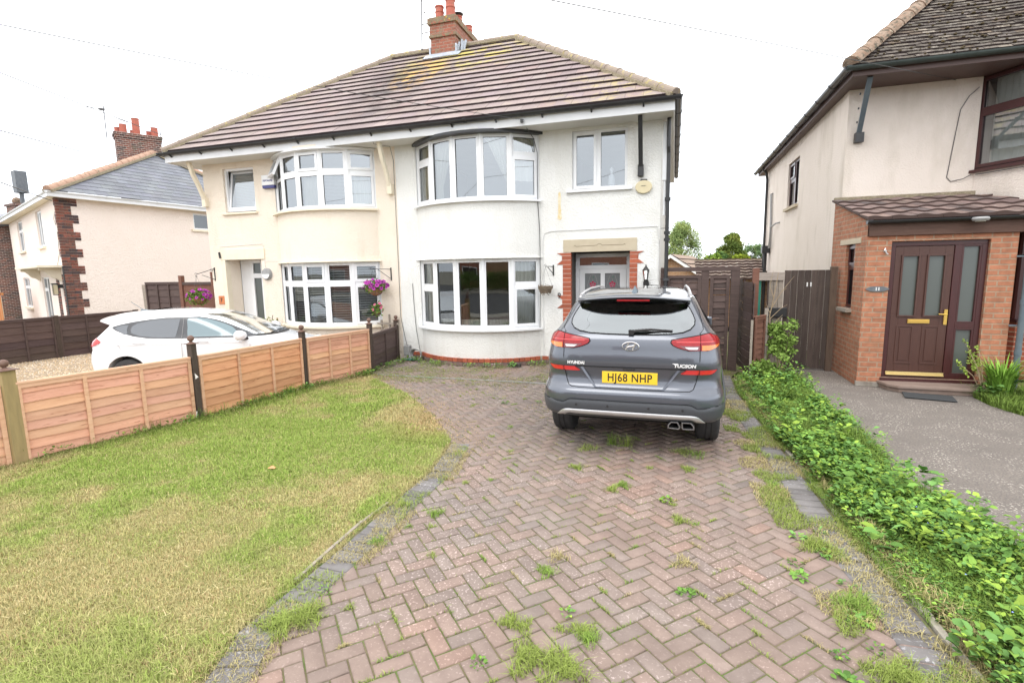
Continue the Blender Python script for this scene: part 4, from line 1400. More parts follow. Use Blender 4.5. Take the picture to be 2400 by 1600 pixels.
# first floor canted bay: side facet then front
bay_y = RYF - 0.72
bf0, bf1 = bx0 + .42, bx1 - .42
mb = MB()
P = [(bx0, RYF), (bf0, bay_y), (bf1, bay_y), (bx1, RYF)]
for a, b in zip(P[:-1], P[1:]):
    mb.quad((a[0], a[1], 2.45), (b[0], b[1], 2.45), (b[0], b[1], 3.30), (a[0], a[1], 3.30))
    mb.quad((a[0], a[1], 0.0), (b[0], b[1], 0.0), (b[0], b[1], .0), (a[0], a[1], .0)) if False else None
mb.build('bay_wall', 'pink_render', rh, recalc=False)
mb = MB()
for a, b in zip(P[:-1], P[1:]):
    mb.quad((a[0], a[1], 0.0), (b[0], b[1], 0.0), (b[0], b[1], .92), (a[0], a[1], .92))
mb.build('bay_wall', 'red_brick', rh, recalc=False)
def bay_windows(z0, z1, zm, gl):
    F, G = MB(), MB()
    ins = lambda p: (p[0], p[1] + .03)
    facet(F, G, ins(P[0]), ins(P[1]), [(0, 1, z0, zm, 'o'), (0, 1, zm, z1, 'f')], fw=.055, sash=.05)
    facet(F, G, ins(P[1]), ins(P[2]), [(0, .27, z0, zm, 'f'), (0, .27, zm, z1, 'o'), (.27, .5, z0, zm, 'f'), (.27, .5, zm, z1, 'f'), (.5, .73, z0, zm, 'f'), (.5, .73, zm, z1, 'f'), (.73, 1, z0, zm, 'f'), (.73, 1, zm, z1, 'o')], fw=.055)
    facet(F, G, ins(P[2]), ins(P[3]), [(0, 1, z0, zm, 'o'), (0, 1, zm, z1, 'f')], fw=.055)
    for p in P[1:3]: F.lathe([(.055, z0 + .001), (.055, z1 - .001)], 10, (p[0], p[1] + .06, 0))
    o = F.build('window', ['brown_upvc', 'seam_black'], rh)
    o['label'] = 'brown framed bay window'
    G.build('pane', gl, o, recalc=False)
    s = MB()
    for a, b in zip(P[:-1], P[1:]):
        T, L = facet_T(a, b); s.T = T
        s.box((-.03, -.07, z0 - .045), (L + .03, .08, z0 - .002))
    s.T = None
    s.build('sill', 'brown_upvc', o)
    c = MB()
    curtain(c, (P[0][0] + .1, P[0][1]), P[1], z0 + .05, z1, 8, .02, .12)
    curtain(c, P[1], (P[1][0] + 1.0, P[1][1]), z0 + .05, z1, 10, .02, .14)
    c.build('net_curtain', 'curtain', o, smooth=True, recalc=False)
bay_windows(3.33, RS - .02, 4.24, 'window_glass')
bay_windows(0.95, 2.42, 1.9, 'window_glass_lower')
mb = MB()
mb.box((bx0 - .05, bay_y - .0, 2.42), (bx1 + .05, RYF, 2.47)); mb.build('bay_lintel', 'brown_beam', rh)
# side window
F, G = MB(), MB()
T, L = facet_T((RX + .05, wy1), (RX + .05, wy0))
facet(F, G, (RX + .05, wy1), (RX + .05, wy0), [(0, .5, wz0, 3.98, 'f'), (0, .5, 3.98, wz1, 'o'), (.5, 1, wz0, wz1, 'f')], fw=.06)
o = F.build('window', ['brown_upvc', 'seam_black'], rh); G.build('pane', 'window_glass', o, recalc=False)
s = MB(); s.box((RX - .07, wy0 - .08, wz0 - .07), (RX + .04, wy1 + .08, wz0 - .005)); s.build('sill', 'stone_lintel', o)
# eaves
REX, REY, RZE = RX - .20, RYF - .78, 4.90
REYB, REXB = RYB + .4, 11.9
mb = MB()
mb.box((REX + .04, REY + .03, RS), (REXB, RYF + .05, RS + .02)); mb.box((REX + .04, RYF + .051, RS), (RX + .05, REYB, RS + .02))
mb.build('soffit', 'brown_soffit', rh)
mb = MB()
mb.box((REX + .02, REY, RS - .012), (REXB, REY + .028, RZE + .02)); mb.box((REX + .02, REY + .029, RS - .012), (REX + .045, REYB, RZE + .02))
mb.build('fascia', 'brown_soffit', rh)
M('gutter_green_black', (0.025, 0.035, 0.032), (0.04, 0.055, 0.05), 8, rough=.4)
gutter('gutter', rh, (REX - .06, REY - .06, RZE + .0), (REXB, REY - .06, RZE + .0), .062, (0, -1, 0), 'gutter_green_black', joints=3)
gutter('gutter', rh, (REX - .055, REY - .06, RZE + .0), (REX - .055, REYB, RZE + .0), .062, (-1, 0, 0), 'black_plastic', joints=.85)
# roof
RP = rad(43)
rc_, rs_ = math.cos(RP), math.sin(RP)
RD = (REYB - REY) / 2
mosstones = [(1.5, 1.5, 1.45), (.7, .65, .6), (.85, .75, .65)]
LF = REXB - REX
tile_roof('roof', rh, (REX, REY, RZE + .03), (1, 0, 0), (0, rc_, rs_), [(0, 0), (LF, 0), (LF, RD / rc_), (RD, RD / rc_)], 0.17, 0.105, 0.020, ['old_tile', 'roof_riser_shade'], cj=.28, lift=.014, tones=mosstones, sag=.01)
tile_roof('roof', rh, (REX, REYB, RZE + .03), (0, -1, 0), (rc_, 0, rs_), [(0, 0), (REYB - REY, 0), (RD, RD / rc_)], 0.17, 0.105, 0.020, ['old_tile', 'roof_riser_shade'], cj=.28, lift=.012, tones=mosstones)
ridge_tiles('ridge_tiles', rh, (REX - .03, REY - .03, RZE + .07), (REX + RD, REY + RD, RZE + .07 + RD * math.tan(RP)), .125, .36, 'old_ridge', mortar=False)
# moss clumps on the tiles
mb = MB()
for i in range(900):
    u, v = jit(0.1, LF - 3), jit(0, RD / rc_ * .7)
    if u < v * rc_ + .15: continue
    p = Vector((REX + u, REY + v * rc_, RZE + .03 + v * rs_)) + Vector((0, -rs_, rc_)) * .028
    r = jit(.010, .030)
    mb.lathe([(r, -.01), (r * .9, r * .4), (.002, r * .75)], 6, tuple(p))
mb.build('roof_moss', 'moss', rh, smooth=True)['kind'] = 'stuff'
# eaves strut, downpipe of the side wall
mb = MB()
mb.bar((2.90, REY + .12, RS + .0), (2.97, RYF - .03, 4.02), .075, .05)
for t in (.25, .5, .75):
    p = Vector((2.86, REY + .22, RS)).lerp(Vector((2.97, RYF - .03, 4.02)), t); mb.cbox((p.x - .045, p.y - .0, p.z), (.02, .03, .03), mi=1)
mb.box((2.91, RYF - .10, 3.90), (3.04, RYF, 4.06), 1)
mb.build('eave_bracket', ['strut_blue', 'black_plastic'], rh, bevel=.004)
mb = MB()
mb.tube([(REX - .03, 18.2, 4.87), (REX + .1, 18.25, 4.7), (RX - .06, 18.3, 4.5), (RX - .06, 18.3, 0)], .04, 8)
mb.cbox((RX - .12, 17.6, 2.32), (.22, .26, .22)); mb.tube([(RX - .12, 17.6, 2.3), (RX - .12, 17.6, 0)], .05, 8)
mb.build('downpipe', 'black_plastic', rh)
mb = MB()
mb.tube([(RX - .05, 17.3, 2.35), (RX - .05, 17.3, 3.0), (RX - .05, 17.5, 3.95), (RX + .01, 17.5, 3.97)], .035, 8)
mb.tube([(RX + .02, 16.2, 3.02), (RX - .10, 16.25, 3.0), (RX - .10, 16.9, 2.95), (RX - .10, 17.2, 2.35)], .022, 6)
mb.build('waste_pipe', 'grey_plastic', rh)
mb = MB()
mb.tube([(4.62, RYF - .02, 4.62), (4.50, RYF - .01, 4.5), (4.40, RYF - .01, 4.3), (4.36, RYF - .01, 3.9), (4.30, RYF - .01, 3.24), (4.36, RYF - .01, 3.17), (4.52, RYF - .03, 3.2), (4.62, RYF - .03, 3.26)], .006, 4)
mb.tube([(4.66, RYF - .08, 3.25), (4.85, RYF - .40, 3.25), (5.05, bay_y - .03, 3.25), (5.22, bay_y - .02, 3.24), (5.30, bay_y - .012, 3.15), (5.31, bay_y - .012, 2.7)], .007, 4)
mb.build('wall_cable', 'cable_dark', rh)

# ---- porch
pw = MB()
wall_face(pw, PX0, PX1, 0.0, 2.235, PYF, [(3.015, 4.185, .15, 2.155, .10)])
sw = [(9.36, 9.80, 1.14, 2.15)]
ys = [PYF, 9.36, 9.80, RYF]
def rake(y): return 2.46 + (y - PYF) * (2.90 - 2.46) / (RYF - PYF)
for (ya, yb, za, zb_, zc) in ((PYF, 9.36, 0, 2.46, rake(9.36)), (9.80, RYF, 0, rake(9.8), rake(RYF)), (9.36, 9.80, 0, 1.14, 1.14), (9.36, 9.80, 2.15, rake(9.36), rake(9.8))):
    pw.quad((PX0, yb, za), (PX0, ya, za), (PX0, ya, zb_), (PX0, yb, zc))
    pw.quad((PX1, ya, za), (PX1, yb, za), (PX1, yb, zc), (PX1, ya, zb_))
for q in (((PX0, 9.36, 1.14), (PX0 + .1, 9.36, 1.14), (PX0 + .1, 9.36, 2.15), (PX0, 9.36, 2.15)), ((PX0, 9.8, 1.14), (PX0 + .1, 9.8, 1.14), (PX0 + .1, 9.8, 2.15), (PX0, 9.8, 2.15))):
    pw.quad(*q)
pw.build('porch_wall', 'porch_brick', rh, recalc=False)
mb = MB()
mb.box((PX0 - .012, 9.10, 2.152), (PX0 + .1, 10.10, 2.235)); mb.build('side_lintel', 'stone_lintel', rh, bevel=.004)
F, G = MB(), MB()
facet(F, G, (PX0 + .05, 9.80), (PX0 + .05, 9.36), [(0, 1, 1.14, 1.80, 'f'), (0, 1, 1.80, 2.15, 'o')], fw=.05, sash=.04)
o = F.build('window', ['brown_upvc', 'seam_black'], rh); G.build('pane', 'window_glass', o, recalc=False)
o['label'] = 'narrow brown window in the porch side'
s = MB(); s.box((PX0 - .08, 9.32, 1.085), (PX0 + .04, 9.84, 1.135)); s.build('sill', 'wood_grey', o)
M('plinth_pale', (0.36, 0.33, 0.29), (0.20, 0.17, 0.14), 8, rough=1, bump=(40, .5, .01))
mb = MB(); mb.box((PX0 - .015, PYF - .015, 0), (3.0, PYF + .03, .075)); mb.build('porch_plinth', 'plinth_pale', rh, bevel=.006)
# beam
mb = MB(); mb.box((PX0 + .01, PYF - .045, 2.236), (PX1 + .12, PYF + .1, 2.425)); mb.build('porch_beam', 'brown_beam', rh, bevel=.004)
gutter('gutter', rh, (PX0 - .02, PYF - .105, 2.455), (PX1 + .75, PYF - .105, 2.455), .048, (0, -1, 0), 'black_plastic', joints=1.9)
pp = math.atan2(2.93 - 2.47, RYF - (PYF - .10))
mb = MB(); mb.box((PX1 + .001, RYF - 1.2, 2.36), (PX1 + .9, RYF, 2.40)); mb.build('porch_soffit', 'brown_soffit', rh)
RL = (RYF - PYF + .14) / math.cos(pp)
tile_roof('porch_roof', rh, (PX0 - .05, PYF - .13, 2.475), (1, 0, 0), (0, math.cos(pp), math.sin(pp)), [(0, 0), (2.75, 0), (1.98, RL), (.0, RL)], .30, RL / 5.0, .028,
          ['red_roll_tile', 'porch_riser_shade'], cj=.16, wave=8, wamp=.022, stagger=0, tones=[(.55, .6, .65), (.7, .7, .72)], lift=.006)
mb = MB(); mb.box((PX0 - .03, RYF - .05, 2.93), (PX1 + .25, RYF - .004, 3.0)); mb.build('flashing', 'mortar_bed', rh, bevel=.01)
# door set
y = PYF + .045
F = MB()
fx0, fx1 = 3.02, 4.18
bars(F, fx0, fx1, .15, 2.15, .065, y, y + .07)
F.box((3.80, y, .215), (3.885, y + .07, 2.085))
F.box((3.885, y, .90), (4.115, y + .07, .975))
bars(F, 3.885, 4.115, .215, .90, .025, y + .001, y + .05); bars(F, 3.885, 4.115, .975, 2.085, .025, y + .001, y + .05)
F.box((fx0 - .02, PYF - .02, .10), (fx1 + .02, y + .02, .149))
fr = F.build('door_frame', 'brown_upvc', rh, bevel=.004)
G = MB()
for (a, b_, c, d) in ((3.90, 4.10, .23, .89), (3.90, 4.10, .99, 2.07)): G.quad((a, y + .03, c), (b_, y + .03, c), (b_, y + .03, d), (a, y + .03, d))
G.build('side_light', 'frosted_glass', fr, recalc=False)
F = MB()
dx0, dx1, dz0, dz1 = 3.09, 3.795, .24, 2.08
gl = [(dx0 + .10, dx0 + .29, 1.08, 1.94), (dx1 - .29, dx1 - .10, 1.08, 1.94)]
door_grid(F, gl, dx0, dx1, dz0, dz1, y + .012, y + .055)
for (a, b_, c, d) in gl: bars(F, a - .022, b_ + .022, c - .022, d + .022, .024, y - .006, y + .0115)
for (a, b_) in ((dx0 + .085, dx0 + .30), (dx1 - .30, dx1 - .085)):
    bars(F, a, b_, .36, .93, .022, y + .004, y + .0115)
    F.box((a + .05, y + .003, .41), (b_ - .05, y + .0115, .88))
dr = F.build('porch_door', 'brown_door', rh, bevel=.003); dr['label'] = 'brown four panel door with two frosted panes'
G = MB()
for (a, b_, c, d) in gl: G.quad((a, y + .03, c), (b_, y + .03, c), (b_, y + .03, d), (a, y + .03, d))
G.build('pane', 'frosted_glass', dr, recalc=False)
F = MB(); F.box((3.305, y - .006, .965), (3.575, y + .0115, 1.025)); F.box((3.315, y - .010, .975), (3.565, y - .0065, 1.015)); F.build('letter_box', 'brass', dr, bevel=.002)
F = MB(); F.box((3.745, y - .004, .95), (3.785, y + .0115, 1.17)); F.tube([(3.765, y - .04, 1.10), (3.765, y - .0, 1.10)], .009, 8); F.tube([(3.77, y - .04, 1.10), (3.66, y - .045, 1.105)], .009, 8)
F.build('door_handle', 'brass', dr)
F = MB(); F.box((dx0 - .01, y - .012, .205), (dx1 + .01, y + .011, .238)); F.box((dx0 - .01, y - .03, .19), (dx1 + .01, y + .0, .2045)); F.build('threshold', 'gold_strip', fr, bevel=.002)
# step
mb = MB()
st = [(2.96, 8.86), (3.02, 8.62), (3.12, 8.50), (4.15, 8.46), (4.25, 8.60), (4.25, 8.86)]
mb.prism([(a, b_, .065) for a, b_ in st], (0, 0, .04), 0); 
mb.prism([(a + (.02 if a < 3.5 else -.02), b_ + .03, 0) for a, b_ in st], (0, 0, .064), 0)
mb.build('doorstep', 'step_stone', rh, bevel=.006)
# porch downpipe
mb = MB()
mb.tube([(4.60, PYF - .10, 2.42), (4.60, PYF - .07, 2.3), (4.60, PYF - .05, 2.2), (4.60, PYF - .05, .0)], .036, 10)
for z in (2.12, 1.25, .55): mb.lathe([(.043, z), (.043, z + .07)], 10, (4.60, PYF - .05, 0))
for z in (1.9, .95): mb.box((4.47, PYF - .035, z), (4.60, PYF - .025, z + .02))
mb.build('downpipe', 'strut_blue', rh, smooth=True, auto=40)

# things on or by the porch
mb = MB()
pts = []
for i in range(20):
    t = 2 * math.pi * i / 20
    pts.append((2.875 + .15 * math.cos(t), PYF - .018, 1.47 + .040 * math.sin(t) * (1 if abs(math.cos(t)) < .8 else .8)))
mb.prism(pts, (0, .017, 0))
sg = mb.build('house_sign', 'slate_sign', None, bevel=.002)
tag(sg, 'small oval slate sign with the number 11 on the brick porch', 'sign')
text_mesh('11', .062, 'white_paint', sg, 'number', (2.875, PYF - .0185, 1.47), (rad(90), 0, 0), .0015, .002, 1.1)
mb = MB()
mb.lathe([(.02, 0), (.024, .01), (.012, .02)], 8, (2.93, PYF - .03, 2.02), axis='Y'); mb.tube([(2.93, PYF - .03, 2.06), (2.915, PYF - .04, 2.03), (2.945, PYF - .04, 1.99), (2.965, PYF - .04, 1.97)], .010, 6)
tag(mb.build('wall_hook', 'silver', None), 'small silver hook ornament high on the porch brickwork left of the door', 'hook')
mb = MB()
mb.lathe([(.0, .0), (.085, .004), (.10, .03), (.085, .055), (.0, .06)], 18, (3.96, PYF - .17, 2.39)); mb.lathe([(.055, -.004), (.06, .004)], 16, (3.96, PYF - .17, 2.388), mi=1)
tag(mb.build('porch_light', ['grey_plastic', 'white_paint'], None, smooth=True, auto=40), 'round white lamp under the gutter of the brick porch', 'light')
mb = MB(); mb.cbox((3.40, 8.28, .014), (.56, .34, .012), rz=rad(-14))
tag(mb.build('doormat', 'mat_dark', None, bevel=.004), 'dark rubber doormat on the path before the porch step', 'doormat')
# wall lantern at the frame edge
mb = MB()
lx, ly = 4.85, PYF - .13
mb.lathe([(.0, 2.0), (.03, 1.99), (.07, 1.93), (.08, 1.90), (.075, 1.895)], 8, (lx, ly + .02, 0)); mb.lathe([(.03, 1.70), (.045, 1.72), (.03, 1.74)], 8, (lx, ly + .02, 0))
mb.bar((lx, ly + .02, 1.97), (lx - .02, PYF + .9, 1.9), .02, .02)
for k in range(6):
    t = k * math.pi / 3; mb.tube([(lx + .068 * math.cos(t), ly + .02 + .068 * math.sin(t), 1.90), (lx + .04 * math.cos(t), ly + .02 + .04 * math.sin(t), 1.74)], .004, 4)
lt = mb.build('wall_lantern', 'black_iron', None)
tag(lt, 'black iron wall lantern beside the drainpipe of the brick porch', 'lantern')
mb = MB(); mb.lathe([(.064, 1.895), (.038, 1.745)], 6, (lx, ly + .02, 0)); mb.build('lantern_glass', 'lantern_glass', lt, recalc=False)

# ================================================================= left neighbour with brick quoins
nh = thing('quoined_house', 'pale roughcast house at far left with dark brick quoins and grey slate roof', 'house')
CN = Vector((-18.51, 11.45))
d1 = Vector((-.918, .397)).normalized()
ds = Vector((math.sin(rad(6.6)), math.cos(rad(6.6))))
def nF(s_, out=0.0):            # point along the front wall, out = towards the viewer side
    n = Vector((-.397, -.918)).normalized()
    p = CN + d1 * s_ + n * out
    return p.x, p.y
def nS(s_, out=0.0):
    n = Vector((ds.y, -ds.x))
    p = CN + ds * s_ + n * out
    return p.x, p.y
NZ = 4.30
NL, NFL = 9.0, 11.8
wF = MB()
T, L = facet_T(nF(NFL), nF(0))          # local x from far end to the corner, y inward
wF.T = T
def fx(s_): return NFL - s_
nh_holes = [(fx(9.2), fx(7.7), 2.95, 4.20), (fx(4.05), fx(2.8), 2.95, 4.20), (fx(9.7), fx(7.9), 0.6, 1.85), (fx(4.6), fx(3.05), 0, 1.86)]
wall_face(wF, 0, NFL, -.3, NZ + .1, 0, nh_holes, rev=.1)
wF.T = None
T2, L2 = facet_T(nS(0), nS(NL))
wF.T = T2
wall_face(wF, 0, NL, -.3, NZ + .1, 0, [(4.45, 5.20, 3.62, 4.24)], rev=.1)
wF.T = None
wF.build('wall', 'pale_render', nh, recalc=False)
def nwin(T, a, b, z0, z1, cells, name='window'):
    F, G = MB(T), MB(T)
    for (u0, u1, za, zb_, kd) in cells:
        A, B = a + (b - a) * u0, a + (b - a) * u1
        bars(F, A, B, za, zb_, .06, .05, .12)
        G.quad((A + .055, .08, za + .055), (B - .055, .08, za + .055), (B - .055, .08, zb_ - .055), (A + .055, .08, zb_ - .055))
    o = F.build(name, 'upvc', nh); G.build('pane', 'window_glass_lower', o, recalc=False)
    s = MB(T); s.box((a - .12, -.08, z0 - .08), (b + .12, .06, z0 - .001)); s.build('sill', 'smooth_cream', o)
nwin(T, nh_holes[0][0], nh_holes[0][1], 2.95, 4.2, [(0, .5, 2.95, 3.8, 'f'), (0, .5, 3.8, 4.2, 'f'), (.5, 1, 2.95, 3.8, 'f'), (.5, 1, 3.8, 4.2, 'f')])
nwin(T, nh_holes[1][0], nh_holes[1][1], 2.95, 4.2, [(0, .33, 2.95, 4.2, 'f'), (.33, .67, 2.95, 4.2, 'f'), (.67, 1, 2.95, 4.2, 'f')])
nwin(T, nh_holes[2][0], nh_holes[2][1], .6, 1.85, [(0, .5, .6, 1.45, 'f'), (0, .5, 1.45, 1.85, 'f'), (.5, 1, .6, 1.45, 'f'), (.5, 1, 1.45, 1.85, 'f')])
nwin(T, nh_holes[3][0], nh_holes[3][1], 0.02, 1.86, [(0, .45, 0, 1.4, 'f'), (0, .45, 1.4, 1.86, 'f'), (.45, 1, 0, 1.86, 'f')], 'glazed_door')
nwin(T2, 4.45, 5.20, 3.62, 4.24, [(0, 1, 3.62, 4.24, 'f')])
mb = MB(T); mb.box((.3, .6, -.2), (NFL - .6, .7, NZ)); mb.T = T2; mb.box((.6, .8, -.2), (NL, .9, NZ)); mb.build('interior_wall', 'house_interior', nh)
# quoins: real bricks in toothed blocks of three courses
mb = MB()
zc, blk = -.2, 0
Hc = .0895
while zc < NZ + .02:
    for r3 in range(3):
        z0, z1 = zc + r3 * Hc, zc + r3 * Hc + Hc - .012
        if z0 > NZ + .05: break
        wS = (.40 if blk % 2 else .58)
        mb.T = T2
        u = -.012
        first = .11 if r3 % 2 else .22
        while u < wS - .02:
            e = min(wS, u + first)
            first = .225
            c = rnd.choice([(1, 1, 1), (1.6, 1.2, 1.05), (1.2, 1.1, 1.0), (.6, .8, .95)]); t = jit(.8, 1.15)
            mb.box((u, -.02, z0), (e - .01, .04, z1), 0, (c[0] * t, c[1] * t, c[2] * t))
            u = e
        mb.T = T
        if z0 < 1.95 or True:
            wFn = .28 if z0 > 2.2 else 1.0
            u = NFL + .0
            if z0 < 1.9:
                segs = [(NFL - .0, NFL - .45), (NFL - 1.1, NFL - 1.6)]
            else:
                segs = [(NFL, NFL - (.10 if blk % 2 else .22))]
            for (ua, ub) in segs:
                w = ua
                while w > ub + .02:
                    e = max(ub, w - .225)
                    c = rnd.choice([(1, 1, 1), (1.9, 1.3, 1.1), (.65, .8, .95)]); t = jit(.8, 1.15)
                    mb.box((e + .01, -.018, z0), (w, .04, z1), 0, (c[0] * t, c[1] * t, c[2] * t))
                    w = e
    zc += 3 * Hc; blk += 1
mb.T = T2; mb.box((-.005, -.006, -.2), (.40, .03, NZ), 1)
mb.T = T; mb.box((NFL - .45, -.006, -.2), (NFL, .03, 1.95), 1); mb.box((NFL - 1.6, -.006, -.2), (NFL - 1.1, .03, 1.95), 1)
mb.build('brick_quoin', ['dark_brick', 'mortar'], nh)
# eaves, gutter
ov = .35
E1 = Vector(nS(-ov * 1.05, ov)); E2 = Vector(nS(NL + .3, ov)); E3 = Vector(nF(NFL + .3, ov))
n1 = Vector((-.397, -.918)).normalized(); n2 = Vector((ds.y, -ds.x))
E1 = CN + n1 * ov * .9 + n2 * ov * 1.1
mb = MB()
for a, b in ((E3, E1), (E1, E2)):
    mb.bar((a.x, a.y, NZ + .09), (b.x, b.y, NZ + .09), .03, .16)
mb.build('fascia', 'fascia_white', nh)
mb = MB()
mb.poly([(E1.x, E1.y, NZ + .02), (E2.x, E2.y, NZ + .02), (nS(NL)[0] - .3, nS(NL)[1], NZ + .02), (CN.x - .3, CN.y + .3, NZ + .02), (nF(NFL)[0], nF(NFL)[1] + .3, NZ + .02), (E3.x, E3.y, NZ + .02)])
mb.build('soffit', 'smooth_cream', nh, recalc=False)
gutter('gutter', nh, (E1.x, E1.y, NZ + .17), (E2.x, E2.y, NZ + .17), .062, (n2.x, n2.y, 0), 'fascia_white', joints=1.6)
gutter('gutter', nh, (E3.x, E3.y, NZ + .17), (E1.x, E1.y, NZ + .17), .062, (n1.x, n1.y, 0), 'fascia_white', joints=1.2)
# roof
apex = Vector((-20.06, 16.16, 6.72))
e1, e2, e3 = Vector((E1.x, E1.y, NZ + .2)), Vector((E2.x, E2.y, NZ + .2)), Vector((E3.x, E3.y, NZ + .2))
def plane_roof(name, parent, a, b, tops, tw, g, th, mats, **kw):
    U = (b - a).normalized()
    tmp = tops[0] - a
    V = (tmp - U * tmp.dot(U)).normalized()
    if V.z < 0: V = -V
    P = [(0, 0), ((b - a).length, 0)] + [((t - a).dot(U), (t - a).dot(V)) for t in tops]
    return tile_roof(name, parent, a, U, V, P, tw, g, th, mats, **kw)
plane_roof('roof', nh, e1, e2, [apex], .34, .21, .010, ['slate', 'slate_riser_shade'], cj=.10)
apex2 = apex + Vector((d1.x, d1.y, 0)) * 7.5
plane_roof('roof', nh, e3, e1, [apex, apex2], .34, .21, .010, ['slate', 'slate_riser_shade'], cj=.10)
ridge_tiles('ridge_tiles', nh, e1 + Vector((0, 0, .03)), apex + Vector((0, 0, .04)), .12, .36, 'orange_ridge')
ridge_tiles('ridge_tiles', nh, e2 + Vector((0, 0, .03)), apex + Vector((0, 0, .04)), .12, .36, 'orange_ridge')
ridge_tiles('ridge_tiles', nh, apex + Vector((0, 0, .04)), apex2 + Vector((0, 0, .04)), .12, .36, 'orange_ridge')
# canopy over the door
mb = MB(T)
mb.box((fx(5.45), -.62, 2.16), (fx(.25), 0, 2.24))
for sx in (fx(.65), fx(4.9)):
    pr = [(0, 2.16), (-.52, 2.16), (-.54, 2.08), (-.42, 2.06), (-.34, 1.98), (-.26, 1.86), (-.12, 1.80), (0, 1.70)]
    mb.prism([(sx - .06, p[0], p[1]) for p in pr], (.12, 0, 0))
mb.build('door_canopy', 'smooth_cream', nh, bevel=.008)
# chimney
chm = thing('quoined_house_chimney', '', '') if False else None
A = Vector((-20.58, 15.11)); B = Vector((-19.82, 16.37))
Tc, Lc = facet_T((A.x, A.y), (B.x, B.y))
mb = MB(Tc)
mb.box((0, .0, 4.9), (Lc, .62, 7.16)); mb.box((-.03, -.03, 7.16), (Lc + .03, .65, 7.26)); mb.box((-.055, -.055, 7.26), (Lc + .055, .675, 7.36))
cm = mb.build('chimney', 'dark_chimney_brick', nh, bevel=.008)
for i, (u, v, r, h) in enumerate(((.12, .42, .10, .24), (.28, .22, .12, .34), (.70, .2, .125, .62), (.62, .45, .10, .2), (1.16, .45, .11, .24), (1.30, .2, .12, .36))):
    p = Tc @ Vector((u, v, 0)); mb = MB()
    mb.lathe([(r * 1.05, 0), (r, h * .95), (r * 1.1, h * .96), (r * 1.08, h), (r * .8, h), (r * .7, h * .7)], 14, (p.x, p.y, 7.36))
    mb.build('chimney_pot', 'clay_pot', cm, smooth=True, auto=35)
mb = MB(T)
mb.tube([(fx(.10), -.03, 3.0), (fx(.3), -.02, 2.6), (fx(.9), -.02, 2.25)], .008, 4)
mb.tube([(fx(-.0) + .0, -.03, 2.2), (fx(0), -.03, -.2)], .02, 6)
mb.tube([(fx(.2), -.012, 3.9), (fx(.5), -.012, 3.7), (fx(.3), -.012, 3.5), (fx(.12), -.012, 3.6)], .006, 4)
mb.build('wall_cable', 'cable_dark', nh)
mb = MB(T)
u = fx(.62)
mb.box((u - .09, -.28, 1.62), (u + .09, -.12, 1.66)); mb.box((u - .05, -.12, 1.5), (u + .05, -.0, 1.62)); mb.box((u - .08, -.26, 1.28), (u + .08, -.13, 1.30))
for a_, b_ in ((-.08, -.26), (.07, -.26), (-.08, -.14), (.07, -.14)): mb.box((u + a_, b_, 1.30), (u + a_ + .012, b_ + .012, 1.62))
lt = mb.build('wall_lantern', 'black_iron', None); tag(lt, 'black box lantern on the brick corner of the quoined house under its door canopy', 'lantern')
mb = MB(T); mb.box((u - .065, -.25, 1.31), (u + .065, -.14, 1.61)); mb.build('lantern_glass', 'alarm_cream', lt)

# ================================================================= next house further left (only a strip of it shows)
fh = thing('brick_house', 'brick house with white quoin blocks at the left edge beyond the quoined house', 'house')
p0 = Vector(nF(12.2)); 
T3, L3 = facet_T((p0.x - 9.0, p0.y + 1.2), (p0.x - .2, p0.y - .6))
mb = MB(T3); mb.box((0, 0, -.3), (L3, 6, 4.25)); mb.build('wall', 'dark_chimney_brick', fh)
mb = MB(T3)
for k in range(25):
    w = .30 if k % 2 else .16
    mb.box((L3 - w, -.02, k * .17), (L3 + .012, .04, k * .17 + .16))
mb.build('quoin', 'smooth_cream', fh)
mb = MB(T3); mb.prism([(-.4, -.4, 4.25), (L3 + .3, -.4, 4.25), (L3 + .3, 6.4, 4.25), (-.4, 6.4, 4.25)], (0, 0, .1)); 
mb.add([(-.4, -.4, 4.36), (L3 + .3, -.4, 4.36), (L3 + .3, 6.4, 4.36), (-.4, 6.4, 4.36), (3, 3, 5.6), (L3 - 3, 3, 5.6)], [(0, 1, 5, 4), (1, 2, 5), (2, 3, 4, 5), (3, 0, 4)])
mb.build('roof', 'slate', fh)
mb = MB(T3); mb.box((L3 - 2.6, -.02, .2), (L3 - 1.2, .05, 2.0)); mb.box((L3 - 2.5, -.025, .3), (L3 - 1.3, -.019, 1.9), 1); mb.build('window', ['upvc', 'dark_glass'], fh)
mb = MB(T3); mb.box((L3 - 2.9, -.6, 2.14), (L3 - .1, 0, 2.22)); mb.prism([(L3 - .25, -.5, 2.14), (L3 - .25, 0, 2.14), (L3 - .25, 0, 1.7), (L3 - .25, -.2, 1.85)], (.1, 0, 0)); mb.build('door_canopy', 'smooth_cream', fh)
mb = MB(T3)
mb.box((L3 - 1.0, 1.0, 4.2), (L3 + .05, 1.7, 5.25)); mb.box((L3 - 1.06, .94, 5.25), (L3 + .11, 1.76, 5.35))
cm = mb.build('chimney', 'dark_chimney_brick', fh)
mb = MB(T3); mb.lathe([(.0, 5.35), (.16, 5.40), (.20, 5.52), (.14, 5.66), (.0, 5.72)], 12, (L3 - .75, 1.35, 0)); mb.build('chimney_pot', 'old_ridge', cm, smooth=True)
mb = MB(T3); mb.tube([(L3 - .1, 1.35, 5.35), (L3 - .1, 1.35, 5.85)], .09, 10); mb.box((L3 - .32, 1.13, 5.85), (L3 + .12, 1.57, 6.85)); mb.build('chimney_cowl', 'slate_sign', cm, bevel=.01)
mb = MB(T3)
u = L3 - .45
